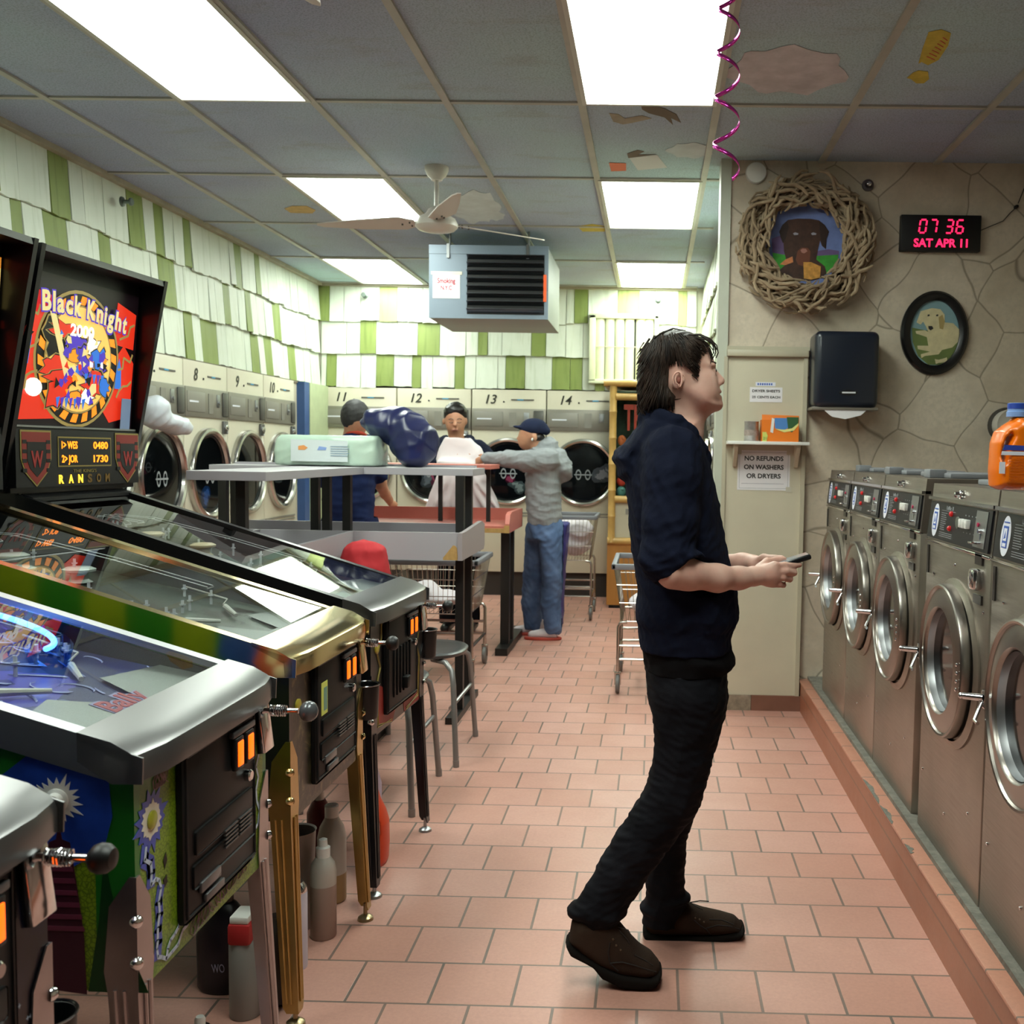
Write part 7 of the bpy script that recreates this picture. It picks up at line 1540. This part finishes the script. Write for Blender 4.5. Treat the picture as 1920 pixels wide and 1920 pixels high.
shoe('far', [(1208, 1725), (1222, 1700), (1285, 1692), (1300, 1697), (1318, 1703), (1350, 1710), (1378, 1718), (1392, 1732), (1392, 1745), (1350, 1750), (1215, 1748)],
     [(1205, 1736), (1220, 1740), (1290, 1744), (1340, 1742), (1380, 1736), (1394, 1732), (1397, 1740), (1388, 1751), (1350, 1758), (1250, 1759), (1212, 1755), (1205, 1748)], YF, .047,
     [[(1294, 1692, -.01), (1312, 1689, -.02), (1329, 1690, -.03)], [(1294, 1692, -.01), (1304, 1699, -.03), (1318, 1706, -.035)], [(1300, 1700, .0), (1312, 1702, .01)], [(1308, 1704, -.01), (1322, 1704, .01)]],
     [[(1322, 1726), (1345, 1722), (1368, 1724), (1386, 1732)], [(1300, 1712), (1310, 1722), (1322, 1730), (1330, 1740)], [(1330, 1712), (1352, 1714), (1374, 1722)]], [(1302, 1708), (1310, 1712), (1318, 1716)])
# hair: traced mass plus locks
S = SDF((-.16, 2.66, 1.38), (.26, 2.94, 1.79), .0035)
hp_ = [(1206, 774), (1198, 755), (1194, 735), (1194, 705), (1198, 672), (1210, 650), (1226, 633), (1246, 623), (1270, 618), (1292, 622), (1310, 630), (1322, 640), (1330, 652), (1324, 660), (1318, 675), (1314, 690), (1310, 703), (1305, 716), (1302, 730), (1296, 724), (1291, 704), (1284, 692), (1270, 693), (1258, 700), (1256, 715), (1260, 728), (1272, 738), (1284, 748), (1272, 754), (1262, 770), (1245, 776), (1225, 779)]
S.blade([q2(*p) for p in hp_], YC, .092, .055, .004)
S.blade([q2(*p) for p in [(1199, 665), (1230, 630), (1270, 619), (1305, 628), (1330, 645), (1322, 660), (1292, 670), (1266, 680), (1250, 698), (1250, 722), (1262, 740), (1266, 754), (1250, 774), (1218, 776), (1203, 764), (1195, 725)]], YC, .094, .06, .004)
S.blade([q2(*p) for p in [(1215, 660), (1300, 652), (1298, 690), (1283, 689), (1270, 690), (1260, 697), (1255, 711), (1257, 726), (1265, 738), (1270, 750), (1250, 772), (1215, 770), (1205, 700)]], YC, .084, .014, .006)
S.blade([q2(*p) for p in [(1275, 655), (1316, 655), (1318, 676), (1312, 692), (1309, 706), (1305, 719), (1301, 732), (1296, 722), (1291, 704), (1285, 690), (1275, 688)]], YC, .081, .012, .006)
hr = S.mesh(None, .0022, 22, 2).build('hair', M_hair, man, smooth=80)
mb = MB(); q = random.Random(12)
HG = {}
for v_ in hr.data.vertices:
    p_ = v_.co + FRAME[man].to_translation()
    for i_ in (-1, 0, 1):
        for j_ in (-1, 0, 1):
            k_ = (round(p_.x / .006) + i_, round(p_.z / .006) + j_); HG[k_] = max(HG.get(k_, 0), abs(p_.y - YC))
def on_head(x, y, off=.0):
    """point on the near (or far) side of the hair mass for photo position x, y"""
    p = w2(x, y); return HG.get((round(p.x / .006), round(p.z / .006)), 0) + off
for k in range(1100):
    s = -1 if k % 3 else 1; a = q.uniform(0, 2 * PI); rr_ = q.random() ** .6; x0 = 1258 + 62 * rr_ * math.cos(a); y0 = (668 + 46 * rr_ * math.sin(a)) if k % 4 else q.uniform(700, 745)
    crown = (1242, 640); dx, dy = x0 - crown[0], y0 - crown[1]; L_ = q.uniform(30, 62); pts = []
    fr_ = x0 > 1285
    ux, uy = (dx / 70 + (.25 if fr_ else -.18), 1.0) if y0 > 640 or fr_ else (dx / 45, .8); n_ = math.hypot(ux, uy); ux /= n_; uy /= n_; cv = q.uniform(-.25, .25)
    ok = True
    for j in range(6):
        f = j / 5; x = x0 + ux * L_ * f + cv * 14 * f * f; y = y0 + uy * L_ * f
        if 1253 < x < 1296 and 688 < y < 742: ok = (j > 2); break
        if (x > 1316 and y > 668) or (y > 756 and x > 1266) or y > 782 or x < 1192 or (on_head(x, y) < .004 and y < 765): break
        pts.append(w2(x, y, YC + s * (max(on_head(x, y), .05 if y > 765 else 0) + .0008 + .0008 * math.sin(j + k))))
    if len(pts) >= 3: m_ = len(pts); mb.tube(pts, [.0022 * (1 - .75 * i / (m_ - 1)) for i in range(m_)], 5)
for pts in ([(1290, 628), (1312, 628), (1330, 636), (1341, 648), (1343, 662), (1338, 672)], [(1285, 628), (1308, 634), (1322, 642), (1333, 655), (1338, 668)], [(1296, 640), (1318, 646), (1328, 656), (1333, 672), (1331, 682)], [(1292, 645), (1310, 652), (1318, 664), (1318, 684)],
            [(1288, 640), (1305, 650), (1314, 668), (1312, 700)], [(1300, 690), (1303, 705), (1300, 720), (1302, 732)], [(1280, 640), (1298, 660), (1306, 690), (1303, 712)], [(1240, 625), (1262, 616), (1285, 620)], [(1225, 635), (1245, 622), (1262, 618)], [(1262, 750), (1275, 748), (1284, 744)], [(1235, 765), (1250, 772), (1258, 778)],
            [(1200, 760), (1204, 772), (1212, 782)], [(1196, 740), (1197, 760), (1204, 776)], [(1300, 632), (1322, 636), (1336, 645), (1340, 656)], [(1240, 760), (1252, 770), (1262, 773)]):
    for s, dd in ((-1, .05), (-1, .03), (1, .03), (-1, .01), (-1, .06)):
        jx, jy = q.uniform(-3, 3), q.uniform(-2, 2); P_ = [w2(x + jx * i * .5, y + jy * .6, YC + s * min(dd, .02 + on_head(min(x, 1318), min(y, 740)))) for i, (x, y) in enumerate(pts)]; n_ = len(P_); mb.tube(P_, [.0026 * (1 - .7 * i / (n_ - 1)) for i in range(n_)], 5)
mb.build('hair_locks', M_hair, hr, smooth=80)
for s in (-1, 1):
    e = w2(1272, 712, YC + s * .0845); mb = MB(); pts = []
    for k in range(15):
        a = math.radians(-60 + 22 * k * .9); pts.append(e + V((-.0005 + .0140 * math.cos(a) * (-1 if False else 1) * (1 if math.cos(a) < 0 else .72), s * (.004 + .003 * (math.cos(a) < 0)), .0205 * math.sin(a) * (.95 if math.sin(a) > 0 else 1.05))))
    mb.tube(pts, [.0016, .0022] + [.0029] * 11 + [.0022, .0015], 8); mb.tube([e + V((-.004, s * .0055, .012)), e + V((-.0085, s * .006, .002)), e + V((-.006, s * .006, -.009)), e + V((.0, s * .005, -.013))], [.0012, .0024, .0024, .002], 8)
    mb.build('ear_rim', SK, man, smooth=80)
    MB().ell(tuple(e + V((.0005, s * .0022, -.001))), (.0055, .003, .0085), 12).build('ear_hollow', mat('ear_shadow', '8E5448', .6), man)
    mb = MB().ell(tuple(e + V((.0085, s * .004, -.003))), (.0028, .003, .0042), 10); mb.build('ear_tragus', SK, man)
# phone
ph = thing('mobile_phone', 'black mobile phone held in both hands by the young man in navy', 'phone', tuple(w2(1488, 1050, 2.765)))
a, b = w2(1462, 1057, 2.765), w2(1512, 1042, 2.775); d_ = (b - a).normalized(); wv = V((0, 1, 0)); nv = d_.cross(wv).normalized(); R3 = Matrix((d_, wv, nv)).transposed()
MB().box((a + b) / 2 + V((0, 0, -.002)), ((b - a).length * 1.25, .062, .014), rot=R3, bev=.005, seg=3).build('body', mat('phone_black', '131316', .25), ph)
MB().box((a + b) / 2 + (nv * .0076 if nv.z > 0 else nv * -.0076) + V((0, 0, -.002)), ((b - a).length * 1.12, .052, .001), rot=R3).build('screen', mat('phone_glass', '9AA0A8', .1), ph, smooth=0)

# ---- customer in grey hooded top
def person(label, spec, h, skin, origin):
    S = SDF(spec['lo'], spec['hi'], h)
    for f in spec['body']: f(S)
    return tag(S.mesh().build('person', skin, origin=origin, smooth=80), label, 'person')
def garment(par, name, lo, hi, h, fn, m, amp=.005, fs=4, seed=1):
    S = SDF(lo, hi, h); fn(S); return S.mesh(None, amp, fs, seed).build(name, m, par, smooth=80)
SK2 = skinmat('tan_skin', 'C08D70', 'AD7A60'); M_ghood = clothmat('grey_sweatshirt', '83868A', '969A9E', .9); M_bj = clothmat('blue_denim', '44577A', '62779B', .85); M_cap = clothmat('navy_cap', '1D2338', '262D45')
Y3 = 7.72; A = lambda x, y, Y=Y3: at(x, y, Y=Y)
def s3(rows, Y=Y3): return secs(rows, Y)
bx3 = (A(880, 780).x, Y3 - .4, .0); 
def b3(S):
    S.ell(tuple(A(995, 812)), (.082, .08, .10), .02).ell(tuple(A(985, 826)), (.055, .06, .07), .03); S.ell(tuple(A(972, 822)), (.016, .014, .014), .01); S.ell(tuple(A(1003, 820, Y3 - .078)), (.02, .012, .03), .005)
    S.cap(A(1005, 830), A(1012, 852), .055, .06, .02); S.col(s3([(850, 995, 1040, Y3, .14), (900, 995, 1048, Y3, .16), (980, 990, 1050, Y3, .14)]), .03)
    S.chain([A(1025, 866, Y3 - .17), A(990, 868, Y3 - .19), A(955, 862, Y3 - .17), A(925, 862, Y3 - .14), A(906, 861, Y3 - .12)], [.05, .045, .04, .034, .026], .02)
    for k in range(4): S.chain([A(908, 857 + k * 3, Y3 - .12), A(898, 858 + k * 3.4, Y3 - .11), A(893, 861 + k * 3, Y3 - .10)], [.011, .0105, .009], .004)
    S.chain([A(908, 856, Y3 - .1), A(902, 853, Y3 - .08), A(898, 854, Y3 - .07)], [.012, .011, .009], .004)
    S.chain([A(1015, 866, Y3 + .16), A(985, 868, Y3 + .16), A(935, 860, Y3 + .1), A(918, 860, Y3 + .06)], [.05, .04, .032, .026], .02)
    for k in range(4): S.chain([A(918, 855 + k * 3, Y3 + .05), A(908, 856 + k * 3.2, Y3 + .04), A(903, 859 + k * 3, Y3 + .03)], [.011, .0105, .009], .004)
    S.chain([A(1012, 990, Y3 + .06), A(1004, 1080, Y3 + .09), A(1000, 1165, Y3 + .12)], [.06, .05, .04], .02); S.chain([A(1030, 990, Y3 - .05), A(1034, 1080, Y3 - .07), A(1034, 1178, Y3 - .07)], [.06, .05, .04], .02)
p3 = person('person in a grey hooded top, dark cap and blue jeans leaning on the pink table', dict(lo=(A(885, 0).x, Y3 - .36, .02), hi=(A(1075, 0).x, Y3 + .34, 1.70), body=[b3]), .009, SK2, (A(1015, 1200).x, Y3, 0))
def g3(S):
    S.col(s3([(842, 1000, 1035, Y3, .11), (858, 990, 1046, Y3, .18), (880, 986, 1052, Y3, .20), (920, 985, 1052, Y3, .19), (955, 987, 1053, Y3, .18), (975, 990, 1054, Y3, .17), (984, 991, 1052, Y3, .16)]), .02)
    S.chain([A(1028, 862, Y3 - .16), A(990, 864, Y3 - .22), A(955, 860, Y3 - .2), A(912, 859, Y3 - .135)], [.085, .075, .062, .045], .03); S.chain([A(1020, 866, Y3 + .15), A(985, 868, Y3 + .19), A(925, 862, Y3 + .08)], [.08, .065, .045], .03)
    S.chain([A(1020, 842, Y3), A(1045, 860, Y3), A(1060, 880, Y3), A(1058, 894, Y3)], [.07, .075, .06, .04], .03); S.ell(tuple(A(1052, 874)), (.11, .14, .07), .03, rot=(0, .8, 0)); S.cap(A(1006, 840), A(1030, 836), .06, .07, .02); S.cap(A(1000, 815), A(1006, 840), .058, .052, .01, cut=True)
garment(p3, 'hooded_sweatshirt', (A(895, 0).x, Y3 - .36, 1.3 - .6), (A(1085, 0).x, Y3 + .34, 1.6), .009, g3, M_ghood, .007, 8, 2)
def j3_(S):
    S.col(s3([(972, 992, 1052, Y3, .16), (1010, 988, 1054, Y3, .165)]), .02)
    S.cap(A(1010, 996, Y3 + .04), A(1035, 996, Y3 - .04), .105, .105, .02); S.chain([A(1008, 1010, Y3 + .08), A(1002, 1080, Y3 + .1), A(997, 1130, Y3 + .11), A(1000, 1172, Y3 + .12)], [.10, .085, .078, .072], .015); S.chain([A(1034, 1010, Y3 - .075), A(1037, 1080, Y3 - .075), A(1032, 1130, Y3 - .07), A(1038, 1176, Y3 - .07)], [.10, .088, .078, .074], .015)
garment(p3, 'jeans', (A(975, 0).x, Y3 - .25, .04), (A(1070, 0).x, Y3 + .27, 1.05), .009, j3_, M_bj, .007, 8, 3)
def tb(S): S.cap(A(1002, 974), A(1040, 978), .07, .07, .01, sq=(1.6, 2.2, .6)); 
def shoe3(x, y, Y, nm):
    S = SDF((A(x - 40, 0).x, Y - .09, -.02), (A(x + 40, 0).x, Y + .09, .2), .007); a = A(x + 18, y - 12, Y); b = A(x - 22, y - 5, Y); S.cap((a.x, Y, .055), (b.x, Y, .035), .05, .034, .02, sq=(1, .9, .9)); S.ell((a.x, Y, .08), (.055, .045, .05), .02)
    s_ = S.mesh().build('shoe', mat('pale_trainer', 'C9BFC4', .6), p3, smooth=80); MB().lathe([(.5, 0), (.52, .004), (.52, .018), (.5, .022)], ((a.x + b.x) / 2, Y, .001), n=28, sq=(.27, .095)).build('sole', mat('red_sole', 'B0463A', .5), s_)
shoe3(1020, 1200, Y3 - .07, 'n'); shoe3(992, 1184, Y3 + .13, 'f')
def cp3(S): S.ell(tuple(A(1001, 803)), (.105, .092, .075), .01); S.ell(tuple(A(1002, 826)), (.2, .2, .055), .002, cut=True); S.ell(tuple(A(973, 801)), (.045, .055, .012), .012, rot=(0, .15, 0)); S.ell(tuple(A(1024, 808)), (.03, .05, .03), .02)
garment(p3, 'cap', (A(955, 0).x, Y3 - .15, 1.4), (A(1045, 0).x, Y3 + .15, 1.72), .006, cp3, M_cap, 0)
MB().ell(tuple(A(1008, 820, Y3)), (.055, .078, .035), 16).build('hair', mat('hair_dark', '1C1614', .5), p3)
MB().ell(tuple(A(998, 824, Y3 - .088)), (.008, .006, .012), 10).build('earbud', M_wht, p3)

# ---- customer facing us, holding up white cloth
Y2 = 7.98; B = lambda x, y, Y=Y2: at(x, y, Y=Y)
def b2(S):
    S.ell(tuple(B(854, 784)), (.082, .095, .108), .015).ell(tuple(B(854, 800, Y2 - .03)), (.062, .07, .07), .03); S.cap(B(853, 790, Y2 - .095), B(853, 797, Y2 - .125), .010, .016, .01)
    for s in (-1, 1): S.ell(tuple(B(853 + s * 8, 790, Y2 - .10)), (.020, .012, .009), .008, cut=True); S.ell(tuple(B(853 + s * 21, 790, Y2)), (.012, .016, .028), .006)
    S.ell(tuple(B(853, 806, Y2 - .102)), (.028, .014, .008), .008); S.cap(B(855, 812), B(857, 840), .06, .062, .02)
    S.col(secs([(835, 826, 888, Y2, .11), (870, 822, 896, Y2, .12), (960, 832, 890, Y2, .11)], Y2), .03)
    S.chain([B(822, 842), B(808, 872, Y2 - .05), B(835, 868, Y2 - .2), B(856, 861, Y2 - .27)], [.05, .045, .038, .028], .02); S.chain([B(893, 842), B(908, 872, Y2 - .05), B(888, 870, Y2 - .2), B(872, 863, Y2 - .27)], [.05, .045, .038, .028], .02)
    for sx, bx, fx in ((1, 856, 866), (-1, 884, 868)):
        for k in range(4): S.chain([B(bx - sx * 6, 853 + k * 3.0, Y2 - .28), B(bx + sx * 1, 853 + k * 3.0, Y2 - .30), B(fx - sx * 2, 856 + k * 2.5, Y2 - .30)], [.011, .0105, .009], .004)
        S.chain([B(bx - sx * 8, 853, Y2 - .27), B(bx - sx * 3, 850, Y2 - .29), B(bx + sx * 4, 850, Y2 - .30)], [.012, .011, .009], .004)
    S.chain([B(842, 970), B(842, 1070), B(840, 1160)], [.08, .06, .045], .02); S.chain([B(875, 970), B(880, 1070), B(885, 1160)], [.08, .06, .045], .02)
p2 = person('black-haired person in a dark jacket holding up a white cloth behind the pink table', dict(lo=(B(790, 0).x, Y2 - .38, .02), hi=(B(925, 0).x, Y2 + .2, 1.82), body=[b2]), .009, SK2, (B(857, 1190).x, Y2, 0))
def g2(S):
    S.col(secs([(826, 838, 882, Y2, .10), (838, 818, 900, Y2, .14), (855, 806, 914, Y2, .16), (900, 816, 902, Y2, .16), (980, 822, 896, Y2, .15)], Y2), .03)
    S.chain([B(820, 845), B(800, 868, Y2 - .05), B(822, 872, Y2 - .16), B(846, 866, Y2 - .24)], [.09, .08, .062, .045], .03); S.chain([B(896, 845), B(918, 868, Y2 - .05), B(900, 873, Y2 - .16), B(882, 868, Y2 - .24)], [.09, .08, .062, .045], .03)
    for s in (-1, 1): S.cap(B(857 + s * 22, 826, Y2 + .04), B(857 + s * 30, 846, Y2 - .1), .05, .04, .02)
    S.cap(B(854, 800), B(856, 838, Y2 - .02), .07, .06, .01, cut=True)
garment(p2, 'jacket', (B(780, 0).x, Y2 - .33, .85), (B(935, 0).x, Y2 + .22, 1.55), .01, g2, clothmat('dark_navy_jacket', '141828', '1F2436'), .007, 8, 5)
garment(p2, 'trousers', (B(815, 0).x, Y2 - .2, .05), (B(905, 0).x, Y2 + .2, .95), .012, lambda S: (S.chain([B(842, 985), B(842, 1070), B(842, 1172)], [.11, .09, .075], .02), S.chain([B(875, 985), B(880, 1070), B(884, 1172)], [.11, .09, .075], .02)), clothmat('dark_trousers', '131319', '1B1B22'), .006, 4, 6)
for x in (842, 886):
    a = B(x, 1180); S = SDF((a.x - .08, Y2 - .3, -.01), (a.x + .08, Y2 + .1, .15), .009); S.cap((a.x, Y2 + .02, .05), (a.x, Y2 - .17, .04), .045, .036, .01); S.mesh().build('shoe', M_dark, p2, smooth=80)
def h2(S): S.ell(tuple(B(854, 776, Y2 + .01)), (.092, .103, .095), .0); S.ell(tuple(B(853, 795, Y2 - .09)), (.074, .09, .080), .015, cut=True); S.cap(B(840, 768, Y2 - .06), B(868, 767, Y2 - .06), .014, .014, .03); S.ell(tuple(B(854, 806, Y2 + .02)), (.2, .2, .05), .002, cut=True)
garment(p2, 'hair', (B(822, 0).x, Y2 - .15, 1.5), (B(888, 0).x, Y2 + .16, 1.82), .006, h2, mat('hair_black', '120F0E', .4), .003, 14, 2)
MB().tube([B(841, 786.5, Y2 - .105), B(846, 785, Y2 - .108), B(850, 786.5, Y2 - .11)], .003, 6).tube([B(857, 786.5, Y2 - .11), B(861, 785, Y2 - .108), B(866, 786.5, Y2 - .105)], .003, 6).build('eyebrow', mat('hair_black', '120F0E', .4), p2)
MB().tube([B(842, 792, Y2 - .105), B(846, 793, Y2 - .107), B(850, 792, Y2 - .107)], .0025, 6).tube([B(857, 792, Y2 - .107), B(861, 793, Y2 - .107), B(865, 792, Y2 - .105)], .0025, 6).build('eyelid', mat('lash_dark', '2A1A14', .6), p2)
MB().tube([B(847, 807, Y2 - .112), B(853, 806, Y2 - .116), B(859, 807, Y2 - .112)], .003, 6).build('mouth_line', mat('lip_dark', '8A4A44', .5), p2)
S = SDF((B(785, 0).x, Y2 - .48, .80), (B(960, 0).x, Y2 - .10, 1.50), .010)
S.col(secs([(813, 842, 872, Y2 - .25, .03), (822, 832, 884, Y2 - .26, .045), (840, 822, 902, Y2 - .26, .05), (862, 816, 912, Y2 - .26, .06), (875, 824, 905, Y2 - .30, .05), (900, 818, 918, Y2 - .33, .04), (925, 808, 930, Y2 - .33, .04), (958, 796, 944, Y2 - .33, .04)], Y2 - .28), .01, 2.5)
S.ell(tuple(B(850, 868, Y2 - .33)), (.12, .06, .035), .02)
for k in range(6): S.cap(B(845 + k * 6, 880, Y2 - .36), B(815 + k * 24, 955, Y2 - .38), .010, .018, .02)
tag(S.mesh(None, .007, 3, 7).build('bed_sheet', mat('pinkish_white_cloth', 'D8D0D4', .85), origin=tuple(B(860, 950, Y2 - .3)), smooth=80), 'white cloth held up and being folded by the black-haired customer', 'cloth')

# ---- customer bending behind the navy sack
Y1 = 6.42; C_ = lambda x, y, Y=Y1: at(x, y, Y=Y)
def b1(S):
    S.ell(tuple(C_(668, 784)), (.078, .095, .108), .015); S.ell(tuple(C_(686, 792, Y1)), (.012, .02, .028), .004); S.cap(C_(664, 806), C_(658, 832), .058, .062, .02)
    S.col(secs([(832, 630, 690, Y1, .1), (870, 622, 690, Y1, .13), (960, 626, 684, Y1, .12)], Y1), .03)
    S.chain([C_(690, 838, Y1 + .02), C_(706, 880, Y1 + .1), C_(712, 905, Y1 + .2), C_(722, 926, Y1 + .36), C_(730, 938, Y1 + .44)], [.05, .045, .042, .032, .028], .02)
    for k in range(4): S.chain([C_(730 , 939 + k * 2.5, Y1 + .45), C_(738, 941 + k * 2, Y1 + .49), C_(744, 944 + k * 1.2, Y1 + .51)], [.012, .011, .009], .004)
    S.chain([C_(728, 936, Y1 + .46), C_(734, 935, Y1 + .5)], [.012, .010], .004)
    S.chain([C_(632, 842), C_(612, 885, Y1 + .05), C_(622, 935, Y1 + .2)], [.05, .045, .035], .02)
    for k in range(4): S.chain([C_(622 + k * 3, 938, Y1 + .2), C_(623 + k * 3, 948, Y1 + .22), C_(624 + k * 3, 956, Y1 + .22)], [.011, .0105, .009], .004)
    S.chain([C_(640, 975), C_(640, 1080), C_(640, 1220)], [.08, .06, .045], .02); S.chain([C_(672, 975), C_(672, 1080), C_(672, 1220)], [.08, .06, .045], .02)
p1_ = person('person seen from behind in a navy shirt, greying hair, beside the navy sack', dict(lo=(C_(595, 0).x, Y1 - .22, .02), hi=(C_(752, 0).x, Y1 + .56, 1.76), body=[b1]), .009, SK2, (C_(655, 1250).x, Y1, 0))
def g1(S):
    S.col(secs([(812, 648, 680, Y1, .08), (826, 630, 692, Y1, .12), (845, 616, 704, Y1, .15), (880, 612, 702, Y1, .17), (940, 608, 700, Y1, .18), (985, 612, 698, Y1, .18)], Y1), .03)
    S.chain([C_(690, 840, Y1 + .02), C_(704, 872, Y1 + .08), C_(709, 888, Y1 + .13)], [.085, .075, .068], .02); S.chain([C_(630, 842), C_(614, 880, Y1 + .04), C_(612, 898, Y1 + .08)], [.085, .075, .068], .02); S.cap(C_(668, 790), C_(664, 824), .062, .062, .006, cut=True)
garment(p1_, 'shirt', (C_(585, 0).x, Y1 - .28, .85), (C_(735, 0).x, Y1 + .3, 1.6), .01, g1, clothmat('navy_shirt', '1A2448', '232F58'), .007, 7, 9)
MB().tube([C_(652 + 14 - 24 * math.cos(a) * .8, 817 - 6 * math.sin(a), Y1 - .07 * math.sin(a)) for a in [PI * k / 8 for k in range(9)]], .011, 8).build('red_collar', mat('red_collar', 'B8402C', .8), p1_)
def h1(S): S.ell(tuple(C_(666, 780, Y1 - .0)), (.088, .103, .105), 0); S.ell(tuple(C_(700, 806, Y1 + .03)), (.07, .14, .09), .01, cut=True); S.ell(tuple(C_(664, 822, Y1)), (.2, .2, .06), .004, cut=True)
garment(p1_, 'hair', (C_(634, 0).x, Y1 - .15, 1.45), (C_(704, 0).x, Y1 + .16, 1.76), .006, h1, mat('greying_hair', '2B2A2B', .6, var=.5, vs=30), .002, 18, 2)
garment(p1_, 'trousers', (C_(600, 0).x, Y1 - .25, .05), (C_(712, 0).x, Y1 + .25, .98), .012, lambda S: (S.chain([C_(640, 985), C_(640, 1080), C_(640, 1230)], [.13, .095, .075], .02), S.chain([C_(672, 985), C_(672, 1080), C_(672, 1230)], [.13, .095, .075], .02)), clothmat('dark_blue_trousers', '151A33', '20264A'), .006, 4, 6)
for x in (640, 672):
    a = C_(x, 1260); S = SDF((a.x - .08, Y1 - .1, -.01), (a.x + .08, Y1 + .3, .15), .009); S.cap((a.x, Y1 - .02, .05), (a.x, Y1 + .17, .04), .045, .036, .01); S.mesh().build('shoe', M_dark, p1_, smooth=80)
